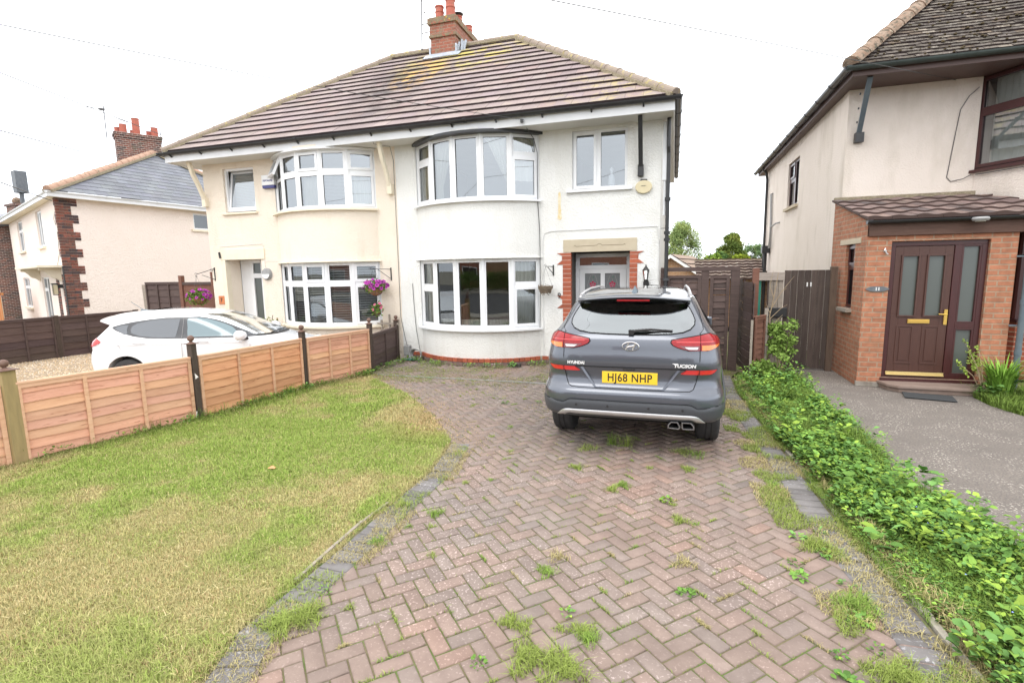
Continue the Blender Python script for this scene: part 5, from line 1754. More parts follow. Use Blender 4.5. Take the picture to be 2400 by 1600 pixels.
mb.lathe([(0, 1.78), (.10, 1.70), (.12, 1.66)], 8, (u, -.25, 0)); mb.lathe([(.10, 1.64), (.06, 1.40), (.03, 1.34)], 8, (u, -.25, 0)); mb.bar((u, -.25, 1.34), (u, .0, 1.28), .03, .03)
tag(mb.build('wall_lantern', 'white_paint', None), 'white wall lantern on the brick house at the left edge', 'lantern')
mb = MB()
a, b = Vector((-27.6, 13.7)), Vector((-24.7, 13.0))
Tq, Lq = facet_T(a, b)
mb.T = Tq
for k in range(int(Lq / .15)): mb.box((k * .15, (k % 2) * .012, .2), (k * .15 + .145, (k % 2) * .012 + .02, 1.52), 0, (jit(.85, 1.1),) * 3)
mb.box((0, .035, 1.2), (Lq, .075, 1.3))
tag(mb.build('garden_fence', 'wood_orange', None), 'orange upright-board fence at the left edge in front of the brick house', 'fence')

# ================================================================= garage, sheds and trees seen through the gap
gr = thing('garage', 'brick garage with white barge boards and a brown tiled pitched roof behind the side gate', 'garage')
A = Vector((-.17, 28.0)); dr_ = Vector((math.sin(rad(10)), math.cos(rad(10)))); sr_ = Vector((dr_.y, -dr_.x))
def gp(u, v, z): p = A + sr_ * u + dr_ * v; return (p.x, p.y, z)
GW, GZ0, GZ1, GL = 1.75, 1.30, 2.50, 7.5
mb = MB(); mb.prism([gp(-GW, .25, -.5), gp(GW, .25, -.5), gp(GW, .25, GZ0), gp(0, .25, GZ1 - .03), gp(-GW, .25, GZ0)], (dr_.x * GL, dr_.y * GL, 0)); mb.build('wall', 'far_brick', gr)
mb = MB()
mb.prism([gp(0, 0, GZ1), gp(-GW - .2, 0, GZ0 - .12), gp(-GW - .2, 0, GZ0 - .32), gp(0, 0, GZ1 - .20)], (dr_.x * .03, dr_.y * .03, 0))
mb.prism([gp(0, 0, GZ1), gp(GW + .2, 0, GZ0 - .12), gp(GW + .2, 0, GZ0 - .32), gp(0, 0, GZ1 - .20)], (dr_.x * .03, dr_.y * .03, 0))
mb.build('barge_board', 'white_paint', gr)
M('garage_tile', (0.30, 0.215, 0.16), (0.24, 0.17, 0.13), 2, rough=.9, attr=True)
up = Vector((sr_.x * -GW, sr_.y * -GW, GZ1 - GZ0)).normalized()
sl = math.hypot(GW + .2, (GZ1 - GZ0) * (GW + .2) / GW)
o0 = Vector(gp(GW + .2, -.02, GZ1 - (GZ1 - GZ0) * (GW + .2) / GW))
tile_roof('roof', gr, o0, (dr_.x, dr_.y, 0), up, [(0, 0), (GL, 0), (GL, sl), (0, sl)], .33, sl / 5, .05, ['garage_tile', 'roof_riser_shade'])
up2 = Vector((sr_.x * GW, sr_.y * GW, GZ1 - GZ0)).normalized()
o1 = Vector(gp(-GW - .2, GL, GZ1 - (GZ1 - GZ0) * (GW + .2) / GW))
tile_roof('roof', gr, o1, (-dr_.x, -dr_.y, 0), up2, [(0, 0), (GL, 0), (GL, sl), (0, sl)], .33, sl / 5, .05, ['garage_tile', 'roof_riser_shade'])

sh = thing('outbuilding', 'low outbuilding with lichen spotted tiled roof between the two houses', 'outbuilding')
mb = MB(); mb.box((.9, 17.7, -.1), (5.6, 22, 1.45)); mb.build('wall', 'far_brick', sh)
M('spotted_tile', (0.17, 0.125, 0.105), (0.22, 0.165, 0.14), 5, rough=.95, attr=True, c4=(0.62, 0.60, 0.52), sc4=7, th4=(0.62, 0.68))
tile_roof('roof', sh, (.7, 17.3, 1.42), (1, 0, 0), (0, math.cos(rad(17)), math.sin(rad(17))), [(0, 0), (5, 0), (5, 2.1), (0, 2.1)], .26, .30, .05, ['spotted_tile', 'porch_riser_shade'], wave=4, wamp=.022, stagger=0, cj=.2)
mb = MB(); mb.bar((.7, 19.33, 2.03), (5.7, 19.33, 2.03), .22, .08); mb.build('ridge_tiles', 'mortar_bed', sh)
fb = thing('bungalow', 'brown roofed building glimpsed beyond the lichen spotted outbuilding', 'building')
mb = MB(); mb.box((1.2, 33, -.5), (6.0, 38, 1.2)); mb.build('wall', 'far_brick', fb)
mb = MB(); mb.add([(1.0, 32.6, 1.2), (6.2, 32.6, 1.2), (6.2, 38.4, 1.2), (1.0, 38.4, 1.2), (1.6, 35.5, 2.24), (6.0, 35.5, 2.24)], [(0, 1, 5, 4), (1, 2, 5), (2, 3, 4, 5), (3, 0, 4), (3, 2, 1, 0)]); mb.build('roof', 'garage_tile', fb)

def leaf_cards(n, sampler, size, colf, seed, droop=0.0):
    r = np.random.RandomState(seed)
    P = sampler(n, r)
    n = len(P)
    a = r.rand(n) * 2 * np.pi
    b = (r.rand(n) - .5) * 2.2
    d = np.stack([np.cos(a) * np.cos(b), np.sin(a) * np.cos(b), np.sin(b) - droop], 1)
    d /= np.linalg.norm(d, axis=1)[:, None]
    t = r.randn(n, 3); s_ = np.cross(d, t); s_ /= np.linalg.norm(s_, axis=1)[:, None]
    L = (size * (0.6 + 0.8 * r.rand(n)))[:, None]
    w = L * .34
    v = np.stack([P, P + d * L * .5 + s_ * w, P + d * L, P + d * L * .5 - s_ * w], 1).reshape(-1, 3)
    f = np.arange(n * 4).reshape(n, 4)
    return v, f, colf(P, r)

def clump_sampler(cl):
    """cl: list of (x,y,z,rx,rz,weight)"""
    cl = np.array(cl, float)
    w = cl[:, 5] / cl[:, 5].sum()
    def s(n, r):
        i = r.choice(len(cl), n, p=w)
        u = r.randn(n, 3); u /= np.linalg.norm(u, axis=1)[:, None]
        q = u * (r.rand(n, 1) ** (1 / 2.2))
        c = cl[i]
        return np.stack([c[:, 0] + q[:, 0] * c[:, 3], c[:, 1] + q[:, 1] * c[:, 3], c[:, 2] + q[:, 2] * c[:, 4]], 1)
    return s

def make_tree(name, label, x, y, base, top, wid, kind, seed, n=9000, size=.16, tint=(1, 1, 1)):
    r = random.Random(seed)
    t = thing(name, label, 'tree', (x, y, base), 0, 'trees beyond the gap between the houses')
    H = top - base
    mb = MB()
    mb.tube([(0, 0, 0), (r.uniform(-.1, .1), 0, H * .4), (0, 0, H * .93)], [.05 * H * .5, .03 * H * .5, .01], 7)
    cl = []
    nb = 130 if kind != 'round' else 70
    for i in range(nb):
        f = 1 - r.random() ** 1.5 * .88
        if kind == 'cone': rr = wid * (1 - f) ** .62 * r.uniform(.45, 1) + .05
        elif kind == 'birch': rr = wid * (math.sin(math.pi * min(1, (1 - f) * .9 + .05)) ** .8) * r.uniform(.2, 1)
        else: rr = wid * math.sqrt(max(0.02, 1 - ((f - .55) / .5) ** 2)) * r.uniform(.35, 1)
        a = r.uniform(0, 2 * math.pi)
        p = (rr * math.cos(a), rr * math.sin(a), H * f)
        mb.tube([(0, 0, H * f * (.75 if kind != 'cone' else .98)), p], [.02, .006], 4)
        s_ = wid * (.22 if kind == 'birch' else .27) * r.uniform(.7, 1.3)
        if kind == 'cone': s_ = wid * .17
        cl.append((p[0], p[1], p[2], s_, s_ * (1.3 if kind == 'birch' else .8), s_ ** 1.6))
    mb.build('trunk', 'bark', t)
    def colf(P, rr):
        k = vnoise(P[:, 0] * 1 + P[:, 2], P[:, 1] + P[:, 2] * .7, wid * .25, seed)
        m = .65 + .8 * k + .25 * (rr.rand(len(P)) - .5)
        return np.stack([m * tint[0] * (1 + .3 * (k - .5)), m * tint[1], m * tint[2]], 1)
    v, f, c = leaf_cards(n, clump_sampler(cl), size, colf, seed, .5 if kind == 'birch' else 0)
    np_mesh('crown', v, f, c, 'leaf', t)
    return t
make_tree('birch_tree', 'airy light green tree standing behind the tiled garage', .55, 40, -.5, 4.75, 1.7, 'birch', 3, 26000, .085, (1.7, 1.35, 2.2))
make_tree('conifer_tree', 'dark olive conifer rising over the outbuilding roofs in the gap', 4.4, 45, -.5, 4.15, 2.2, 'cone', 4, 30000, .12, (1.15, .88, .9))
make_tree('round_tree', 'rounded green tree at the right end of the gap beside the pink house', 6.6, 50, -.5, 3.45, 1.3, 'round', 5, 11000, .12, (1.4, 1.2, 2.4))
make_tree('shrub_tree', 'small green bush between the garage roof and the conifer', 2.05, 31, -.5, 2.42, .62, 'round', 6, 6000, .10, (1.4, 1.25, 1.0))
make_tree('shrub_tree', 'low dark green bush just left of the conifer', 3.45, 44, -.5, 2.85, .7, 'round', 8, 5000, .12, (.8, .85, 1.2))
make_tree('shrub_tree', 'low yellow-green bush hanging over the outbuilding ridge', 3.05, 27, -.5, 2.25, .65, 'round', 9, 5000, .09, (1.7, 1.3, .7))

# ================================================================= across the road (seen only in the window reflections)
def street_house(x, mat, lbl):
    t = thing('terraced_house', lbl, 'house', (x, -27, 0), 0, 'houses across the road')
    mb = MB(); mb.box((-5, -4, 0), (5, 0, 5.0)); mb.build('wall', mat, t)
    mb = MB(); mb.add([(-5.4, .4, 5.0), (5.4, .4, 5.0), (5.4, -8.4, 5), (-5.4, -8.4, 5), (-2, -4, 7.8), (2, -4, 7.8)], [(0, 1, 5, 4), (1, 2, 5), (2, 3, 4, 5), (3, 0, 4), (3, 2, 1, 0)]); mb.build('roof', 'garage_tile', t)
    mb = MB()
    for wx in (-3.2, 2.2):
        for wz in (.9, 3.2): mb.box((wx, -.05, wz), (wx + 1.6, .05, wz + 1.3)); mb.box((wx + .08, .051, wz + .08), (wx + 1.52, .06, wz + 1.22), 1)
    mb.build('window', ['upvc', 'dark_glass'], t)
    mb = MB(); mb.box((-.5, -4.6, 6.9), (.5, -3.4, 8.6)); mb.build('chimney', 'chimney_brick', t)
    return t
street_house(-16, 'red_brick', 'brick house across the road reflected in the windows of the cream house')
street_house(-4, 'red_brick', 'brick house across the road reflected in the windows of the white house')
street_house(8, 'far_brick', 'paler brick house across the road opposite the detached house')
def hedge(x0, x1, y, h, lbl, seed):
    cl = [(x, y + jit(-.2, .2), h * f, .5, .4, 1) for x in np.arange(x0, x1, .45) for f in (.25, .55, .8)]
    def colf(P, rr):
        m = .45 + .7 * vnoise(P[:, 0], P[:, 2], .4, seed) ; return np.stack([m, m, m * .8], 1)
    v, f, c = leaf_cards(14000, clump_sampler(cl), .12, colf, seed)
    tag(np_mesh('hedge', v, f, c, 'leaf'), lbl, 'hedge', 'hedges across the road')
hedge(-18, -7, -21.5, 1.7, 'dark hedge across the road opposite the cream house', 21)
hedge(-3, 9, -21.5, 1.7, 'dark hedge across the road opposite the driveway', 22)
# ================================================================= ground
LAWN = [(-6.9, -.6), (-6.75, 1.0), (-6.42, 3.2), (-5.86, 4.9), (-5.68, 6.75), (-5.36, 8.15), (-5.15, 7.85), (-4.7, 7.45), (-3.9, 6.85), (-3.35, 6.3), (-2.7, 5.55), (-2.28, 4.95), (-2.13, 4.1), (-2.14, 3.36), (-2.12, 2.75), (-2.13, 2.3), (-2.14, 1.9), (-2.0, 1.5), (-1.98, -.6)]
EDGE_R = [(.98, 9.2), (.95, 8.0), (1.02, 6.7), (1.14, 5.0), (1.18, 4.2), (1.24, 3.5), (1.30, 3.0), (1.33, 2.5), (1.36, -.6)]
TAR_L = [(2.0, 10.0), (2.02, 9.3), (1.88, 7.5), (1.96, 6.5), (1.90, 5.1), (1.95, 4.4), (2.05, 4.0), (2.13, 3.75), (2.25, 3.0), (2.45, -.6)]
def sheet(name, pts, z, mat, **kw):
    mb = MB(); mb.poly([(p[0], p[1], z) for p in pts])
    o = mb.build(name, mat, None, recalc=False)
    # make sure it faces up
    if o.data.polygons[0].normal.z < 0: o.data.flip_normals()
    return tag(o, kind='structure')
def slab(name, pts, z0, z1, mat):
    mb = MB(); mb.prism([(p[0], p[1], z0) for p in pts], (0, 0, z1 - z0))
    return tag(mb.build(name, mat, None), kind='structure')
sheet('ground', [(-400, -400), (400, -400), (400, 400), (-400, 400)], -.32, 'field_grass')
slab('garden_soil', [(-6.95, -.8), (-6.42, 3.2), (-5.86, 4.9), (-5.68, 6.75), (-5.36, 8.2), (-5.62, 9.9), (-5.62, 16), (12, 16), (12, -.8)], -.31, -.05, 'earth')
slab('driveway_gravel', [(-16, -.8), (-6.96, -.8), (-6.43, 3.2), (-5.87, 4.9), (-5.69, 6.75), (-5.37, 8.2), (-5.63, 9.9), (-5.63, 10.6), (-16, 10.6)], -.31, -.104, 'gravel_base')
slab('pavement', [(-60, -2.6), (60, -2.6), (60, -.81), (-60, -.81)], -.31, -.03, 'concrete')
slab('road', [(-60, -20), (60, -20), (60, -2.62), (-60, -2.62)], -.31, -.13, 'road_asphalt')
slab('pavement', [(-60, -23), (60, -23), (60, -20.02), (-60, -20.02)], -.31, -.03, 'concrete')
sheet('lawn_ground', LAWN, -.006, 'lawn_thatch')
PAVE = [(-5.36, 8.2), (-5.55, 9.75), (-5.1, 9.75)] + [(x, y - .0) for x, y in arc_pts(W_BAY_C, YF, 1.30, .60, 14)] + [(-2.4, 9.75), (-.2, 9.75), (1.2, 9.9)] + EDGE_R + [(-1.98, -.6), (-2.0, 1.5), (-2.14, 1.9), (-2.13, 2.3), (-2.12, 2.75), (-2.14, 3.36), (-2.13, 4.1), (-2.28, 4.95), (-2.7, 5.55), (-3.35, 6.3), (-3.9, 6.85), (-4.7, 7.45), (-5.15, 7.85)]
mbj = MB(); mbj.poly([(p[0], p[1], -.008) for p in reversed(PAVE)])
o = tag(mbj.build('paving_joints', 'joint_soil', None, recalc=False), kind='structure')
if o.data.polygons[0].normal.z < 0: o.data.flip_normals()
TARP = TAR_L + [(12, -.6), (12, 7.0), (4.6, 7.05), (4.1, 7.35), (3.95, 8.0), (3.98, 8.45), (4.3, 8.9), (4.3, 10.6), (2.8, 10.6), (2.0, 10.6)]
sheet('tarmac_drive', TARP, -.002, 'tarmac')

# ---- herringbone block paving, every block real
r5 = np.random.RandomState(11)
bl = []
BW = .0935
ca, sa = math.cos(rad(45)), math.sin(rad(45))
cent, dirs = [], []
for i in range(-160, 160):
    for j in range(-160, 160):
        k = (i - j) % 4
        if k == 0: c = ((i + 1) * BW, (j + .5) * BW); h = 0
        elif k == 3: c = ((i + .5) * BW, (j + 1) * BW); h = 1
        else: continue
        X, Y = c[0] * ca - c[1] * sa - 1.0, c[0] * sa + c[1] * ca + 5.0
        if -6 < X < 1.6 and -.7 < Y < 9.9: cent.append((X, Y)); dirs.append(h)
cent = np.array(cent); dirs = np.array(dirs)
pin = in_poly(cent[:, 0], cent[:, 1], PAVE)
# keep clear of the border courses
er = np.interp(cent[:, 1], [p[1] for p in EDGE_R][::-1], [p[0] for p in EDGE_R][::-1])
LB = [(-1.98, -.6), (-2.0, 1.5), (-2.14, 1.9), (-2.13, 2.3), (-2.12, 2.75), (-2.14, 3.36), (-2.13, 4.1), (-2.28, 4.95)]
el = np.interp(cent[:, 1], [p[1] for p in LB], [p[0] for p in LB])
keep = pin & (cent[:, 0] < er - .13) & ((cent[:, 1] > 4.9) | (cent[:, 0] > el + .13)) & ~((np.abs(cent[:, 1] - 7.98) < .06) & (cent[:, 0] < -1))
cent, dirs = cent[keep], dirs[keep]
NB = len(cent)
PAL = np.array([(.285, .205, .18), (.27, .208, .188), (.25, .205, .192), (.255, .215, .202), (.315, .205, .17), (.215, .19, .185), (.28, .21, .185)]) * np.array([.97, .965, .91])
nz = vnoise(cent[:, 0], cent[:, 1], .9, 5)
idx = np.clip((nz * 5 + r5.rand(NB) * 4 - 1.2).astype(int), 0, 6)
order = np.array([5, 3, 2, 1, 6, 0, 4])
cols = PAL[order[idx]]; cols = (cols * .60 + cols.mean(0) * np.array([1.02, 1, .985]) * .40) * (0.90 + .20 * r5.rand(NB))[:, None]
def blocks_mesh(cent, ang, hl, hw, cols, rs, tilt=.006, zt=0.0, bev=.006):
    n = len(cent)
    a = ang + (rs.rand(n) - .5) * .03
    ux, uy = np.cos(a), np.sin(a)
    sgn = [(-1, -1), (1, -1), (1, 1), (-1, 1)]
    top, mid, bot = [], [], []
    dz = (rs.rand(n) - .5) * .005 + zt
    tx, ty = (rs.rand(n) - .5) * tilt * 2, (rs.rand(n) - .5) * tilt * 2
    for s1, s2 in sgn:
        for lst, sh, z in ((top, bev, 0), (mid, 0, -bev * .8), (bot, 0, -.05)):
            lx, ly = s1 * (hl - sh), s2 * (hw - sh)
            X = cent[:, 0] + lx * ux - ly * uy
            Y = cent[:, 1] + lx * uy + ly * ux
            Z = dz + z + lx * tx + ly * ty
            lst.append(np.stack([X, Y, Z], 1))
    V = np.stack(top + mid + bot, 1)        # n,12,3
    F = [(0, 1, 2, 3)] + [(4 + i, 4 + (i + 1) % 4, (i + 1) % 4, i) for i in range(4)] + [(8 + i, 8 + (i + 1) % 4, 4 + (i + 1) % 4, 4 + i) for i in range(4)]
    F = np.array(F)
    faces = (F[None] + (np.arange(n) * 12)[:, None, None]).reshape(-1, 4)
    return V.reshape(-1, 3), faces, np.repeat(cols, 9, axis=0)
ang = np.where(dirs == 0, rad(45), rad(135))
v1, f1, c1 = blocks_mesh(cent, ang, BW - .0042, BW / 2 - .0042, cols, r5)
# border courses laid across the edge
bc, ba, bcol = [], [], []
def border(path, off, side):
    P = [np.array(p) for p in path]
    seg = [np.linalg.norm(P[i + 1] - P[i]) for i in range(len(P) - 1)]
    tot = sum(seg); s_ = .05
    while s_ < tot - .05:
        q = s_; i = 0
        while q > seg[i]: q -= seg[i]; i += 1
        d = (P[i + 1] - P[i]) / seg[i]; nn = np.array([-d[1], d[0]]) * side
        bc.append(P[i] + d * q + nn * off); ba.append(math.atan2(nn[1], nn[0])); s_ += .108
        g = r5.rand(); bcol.append(np.array((.175, .165, .16)) * (.8 + .5 * g))
border([p for p in LB], .125, -1)
border([p for p in EDGE_R], .125, -1)
bc, ba, bcol = np.array(bc), np.array(ba), np.array(bcol)
v2, f2, c2 = blocks_mesh(bc, ba, .1, .0495, bcol, r5, zt=.007)
pav = np_mesh('block_paving', np.concatenate([v1, v2]), np.concatenate([f1, f2 + len(v1)]), np.concatenate([c1, c2]), 'paver')
tag(pav, kind='structure')

# thin edgings
mb = MB()
def strip(path, w, z0, z1, wob=.004):
    for a, b in zip(path[:-1], path[1:]):
        n = max(1, int(math.dist(a, b) / .4))
        for i in range(n):
            p = (a[0] + (b[0] - a[0]) * i / n, a[1] + (b[1] - a[1]) * i / n); q = (a[0] + (b[0] - a[0]) * (i + 1) / n, a[1] + (b[1] - a[1]) * (i + 1) / n)
            mb.bar((p[0], p[1], (z0 + z1) / 2 + jit(-wob, wob)), (q[0], q[1], (z0 + z1) / 2 + jit(-wob, wob)), w, z1 - z0)
strip([(-2.15, 3.42), (-2.175, 3.1), (-2.165, 2.75), (-2.15, 2.35)], .022, -.05, .012)
tag(mb.build('lawn_edging', 'wood_grey', None), 'thin weathered timber board edging the lawn beside the paving', 'edging')
mb = MB(); strip([(1.01, 8.9), (.985, 8.0), (1.05, 6.7), (1.17, 5.0), (1.21, 4.2), (1.27, 3.5), (1.33, 3.0), (1.36, 2.5), (1.39, .2)], .038, -.05, .010)
tag(mb.build('kerb_edging', 'concrete', None), 'narrow concrete edging between the paving and the weedy strip', 'edging')
mb = MB(); strip([(-5.1, 7.99), (-3.9, 7.98), (-1.5, 7.96)], .035, -.04, .006, .002)
tag(mb.build('paving_channel', 'grey_plastic', None), 'pale grey line of edging crossing the paving before the white bay', 'edging')

# ================================================================= fences
tint_ = [1, 1, 1]
def lap_panel(parent, a, b, z0, z1, mat, slats, battens=4, cap=True, lab=None, battmat=None, cj=.16, th=.012, face=1, thick=1.0, bumpy=.004):
    """overlapping-slat panel from a to b (plan); local coords so the grain runs along the panel"""
    T, L = facet_T(a, b)

    mb = MB()
    H = z1 - z0
    sh = H / slats
    for i in range(slats):
        zb_ = z0 + i * sh
        c = 1 + jit(-cj, cj); c *= (1.12 if i > slats - 3 else 1); cc = (c * tint_[0], c * jit(.94, 1.04) * tint_[1], c * jit(.9, 1.06) * tint_[2])
        n = 6
        # slightly waney lower edge
        for s_ in range(n):
            xa, xb = L * s_ / n, L * (s_ + 1) / n
            w0, w1 = math.sin(i * 7.1 + s_ * 1.3) * bumpy * 1.5, math.sin(i * 7.1 + (s_ + 1) * 1.3) * bumpy * 1.5
            zt = zb_ + sh + .012
            yo, yi = -.020 * face, -.004 * face
            mb.add([(xa, yo, zb_ + w0), (xb, yo, zb_ + w1), (xb, yi, zt), (xa, yi, zt), (xa, yo + .009 * face, zb_ + w0), (xb, yo + .009 * face, zb_ + w1), (xb, yi + .009 * face, zt), (xa, yi + .009 * face, zt)],
                   [(0, 1, 2, 3), (7, 6, 5, 4), (0, 4, 5, 1), (3, 2, 6, 7)], 0, cc)
    ob = mb.build('panel', mat, parent, recalc=False)
    ob.matrix_local = T
    if lab: ob['label'] = lab
    fb_ = MB()
    bw = .038 * thick
    yo = -.040 * face; yi = -.0205 * face
    y0, y1 = min(yo, yi), max(yo, yi)
    bats = [0] + [k / (battens - 1) for k in range(1, battens - 1)] + [1]
    for t in bats:
        x = bw / 2 + (L - bw) * t
        c = 1 + jit(-.1, .1)
        fb_.box((x - bw / 2, y0, z0 - .01), (x + bw / 2, y1, z1 - .001), 0, (c, c, c))
    if cap:
        fb_.box((-.0, min(-.046 * face, .012 * face), z1), (L, max(-.046 * face, .012 * face), z1 + .020), 0, (1.12, 1.15, 1.2))
        fb_.box((bw, y0 + .002, z1 - .045), (L - bw, y1 - .0, z1 - .0015), 0, (1.05, 1.05, 1.08))
    f2_ = fb_.build('panel_frame', mat, ob)
    return ob

def fpost(parent, x, y, z1, mat, w=.085, ball=True, lab=None, z0=-.2, zb=None):
    mb = MB(); mb.box((x - w / 2, y - w / 2, z0), (x + w / 2, y + w / 2, z1))
    o = mb.build('post', mat, parent, bevel=.004)
    if lab: o['label'] = lab
    if ball:
        mb = MB()
        mb.prism([(x - w * .72, y - w * .72, z1), (x + w * .72, y - w * .72, z1), (x + w * .72, y + w * .72, z1), (x - w * .72, y + w * .72, z1)], (0, 0, .008))
        mb.lathe([(w * .66, .008), (w * .40, .022), (.018, .028), (.018, .036)], 14, (x, y, z1))
        r = .040
        mb.lathe([(r * math.sin(t) + .0005, .030 + r - r * math.cos(t)) for t in np.linspace(.25, math.pi, 12)], 16, (x, y, z1))
        mb.build('finial', 'finial_brown', o, smooth=True, auto=50)
    return o

gf = thing('garden_fence', 'low new orange-brown lap fence with dark ball-topped posts between the lawn and the neighbour drive', 'fence')
FP = [(-6.28, 3.24), (-5.86, 4.95), (-5.68, 6.78), (-5.35, 8.20), (-5.62, 9.62)]
PT = [.95, .98, .92, .90, .82]
def between(a, b, ga, gb):
    a, b = Vector(a), Vector(b); d = (b - a).normalized()
    p, q = a + d * ga, b - d * gb
    return (p.x, p.y), (q.x, q.y)
fpost(gf, *FP[0], PT[0], 'post_green_pine', .115, lab='greenish unpainted post with brown ball finial')
for k in (1, 2, 3, 4): fpost(gf, *FP[k], PT[k], 'post_dark', .078)
pa, pb = between((-7.05, 1.35), FP[0], .05, .05)
lap_panel(gf, pa, pb, .0, .79, 'fence_pine', 8)
fpost(gf, -7.07, 1.30, .96, 'post_dark', .085)
for k, (zt, sl_) in enumerate(((.80, 8), (.80, 7), (.79, 9))):
    tint_[:] = ((1.0, .93, .98), (.98, .86, .72), (1.0, .93, .92))[k]
    pa, pb = between(FP[k], FP[k + 1], .052, .045)
    lap_panel(gf, pa, pb, .015, zt, 'fence_pine', sl_)
tint_[:] = (1, 1, 1)
pa, pb = between(FP[3], FP[4], .045, .045)
lap_panel(gf, pa, pb, .0, .68, 'fence_dark', 7, battens=3, cap=True, lab='short dark brown panel against the house')

df = thing('drive_fence', 'dark brown lap fence along the far side of the gravel drive', 'fence')
DP = [(-14.65, 4.9), (-14.45, 6.7), (-14.38, 8.55), (-14.2, 10.4)]
for k in range(4): fpost(df, *DP[k], .93, 'post_dark', .10, ball=False, z0=-.3)
for k in range(3):
    pa, pb = between(DP[k], DP[k + 1], .05, .05)
    lap_panel(df, pa, pb, -.1, .89, 'fence_dark', 6, battens=4)
sf = thing('side_screen', 'tall brown panelled screen and gate closing the passage beside the cream house', 'fence')
fpost(sf, -12.15, 10.18, 1.84, 'wood_redbrown', .10, ball=False, z0=-.3)
fpost(sf, -11.10, 10.16, 1.92, 'wood_redbrown', .06, ball=False, z0=-.3)
lap_panel(sf, (-13.42, 10.2), (-12.21, 10.2), -.1, 1.66, 'fence_dark', 10, battens=4)
mb = MB(); mb.box((-12.09, 10.17, -.1), (-11.14, 10.20, 1.66)); mb.build('board', 'wood_redbrown', sf)
mb = MB(); mb.box((-12.09, 10.14, 1.60), (-11.14, 10.169, 1.67)); mb.build('rail', 'fence_dark', sf)
ob_ = thing('old_fence_boards', 'broken pale upright boards leaning by the quoined house wall', 'fence')
mb = MB(); mb.cbox((-14.35, 10.9, .65), (.20, .03, 1.9), rz=.2, ry=-.03, c=(1, 1.0, 1)); mb.build('board', 'wood_grey', ob_)
mb = MB()
for k, h in enumerate((1.35, 1.2, 1.48, 1.3, 1.55)):
    mb.cbox((-13.98 + k * .115, 10.75, h / 2 - .1), (.10, .02, h + .1), ry=jit(-.03, .03), c=(1.0 + jit(-.1, .1),) * 3)
mb.bar((-13.95, 10.72, .6), (-13.55, 10.72, 1.35), .06, .02)
mb.build('pale_boards', 'wood_pale', ob_)

# ---- big dark side gate of the white house
GY = 9.75
sg_ = thing('side_gate', 'tall dark brown double gate of rough overlapping boards beside the white house', 'gate')
mb = MB()
mb.box((-.225, GY - .05, 0), (-.12, GY + .05, 1.83)); mb.box((.96, GY - .05, .0), (1.10, GY + .05, 1.83)); mb.box((.475, GY - .045, 0), (.60, GY + .045, 1.76))
mb.box((-.225, GY - .055, 1.761), (1.10, GY + .055, 1.832))
mb.build('gate_frame', 'fence_dark', sg_, bevel=.005)
def rough_leaf(x0, x1, z0, z1, slats, seed, gaps):
    r = random.Random(seed)
    mb = MB()
    sh = (z1 - z0) / slats
    for i in range(slats):
        zb_ = z0 + i * sh
        t0, t1 = r.uniform(-gaps, gaps), r.uniform(-gaps, gaps)
        c = r.uniform(.75, 1.35)
        mb.add([(x0, GY - .028, zb_ + t0), (x1, GY - .028, zb_ + t1), (x1, GY - .012, zb_ + sh + t1 + .004), (x0, GY - .012, zb_ + sh + t0 + .004),
                (x0, GY - .016, zb_ + t0), (x1, GY - .016, zb_ + t1), (x1, GY - .002, zb_ + sh + t1 + .004), (x0, GY - .002, zb_ + sh + t0 + .004)],
               [(0, 1, 2, 3), (7, 6, 5, 4), (0, 4, 5, 1), (3, 2, 6, 7), (0, 3, 7, 4), (1, 5, 6, 2)], 0, (c, c, c))
        if r.random() < .45:
            xa = r.uniform(x0, x0 + .3)
            mb.box((xa, GY - .0295, zb_ + t0 + .004), (min(x1, xa + r.uniform(.1, .35)), GY - .0285, zb_ + t0 + .012), 0, (3.6, 3.4, 3.2))
    w = .045
    mb.box((x0 - .01, GY - .045, z0 - .02), (x0 + w, GY - .0285, z1 + .02)); mb.box((x1 - w, GY - .045, z0 - .02), (x1 + .01, GY - .0285, z1 + .02)); mb.box((x0 + w, GY - .045, z1 - .03), (x1 - w, GY - .0285, z1 + .02))
    return mb
m1 = rough_leaf(-.10, .46, .04, 1.67, 15, 3, .006); m1.box((.17, GY - .045, .03), (.205, GY - .0285, 1.64)); m1.build('gate_leaf', 'fence_dark', sg_)
m1 = rough_leaf(.63, .93, .04, 1.66, 15, 5, .022); m1.build('gate_leaf', 'fence_dark', sg_)
# boundary fence returning towards the garden
bfz = thing('boundary_fence', 'dark rough lap fence panel running forward from the side gate', 'fence')
lap_panel(bfz, (1.17, 9.85), (1.235, 9.15), .02, 1.56, 'fence_dark', 12, battens=3, cap=False, face=-1, bumpy=.01)
lap_panel(bfz, (1.17, 11.7), (1.17, 9.87), .02, 1.60, 'fence_dark', 12, battens=4, cap=False, face=-1, bumpy=.01)
lf_ = thing('low_fence', 'low reddish slatted fence remnant with grey split posts among the weeds', 'fence')
fpost(lf_, 1.335, 9.62, 1.80, 'wood_redbrown', .10, ball=False, lab='tall red-brown post')
lap_panel(lf_, (1.25, 8.98), (1.44, 9.28), .05, 1.02, 'wood_redbrown', 11, battens=2, cap=True)
fpost(lf_, 1.22, 8.93, .98, 'wood_grey', .035, ball=False); fpost(lf_, 1.48, 9.32, 1.14, 'wood_grey', .055, ball=False)
mb = MB(); mb.box((1.37, 10.10, .2), (1.50, 10.14, 1.64)); tag(mb.build('green_sheet', 'green_sheet', None), 'upright green plastic sheet behind the tall red-brown post', 'panel')
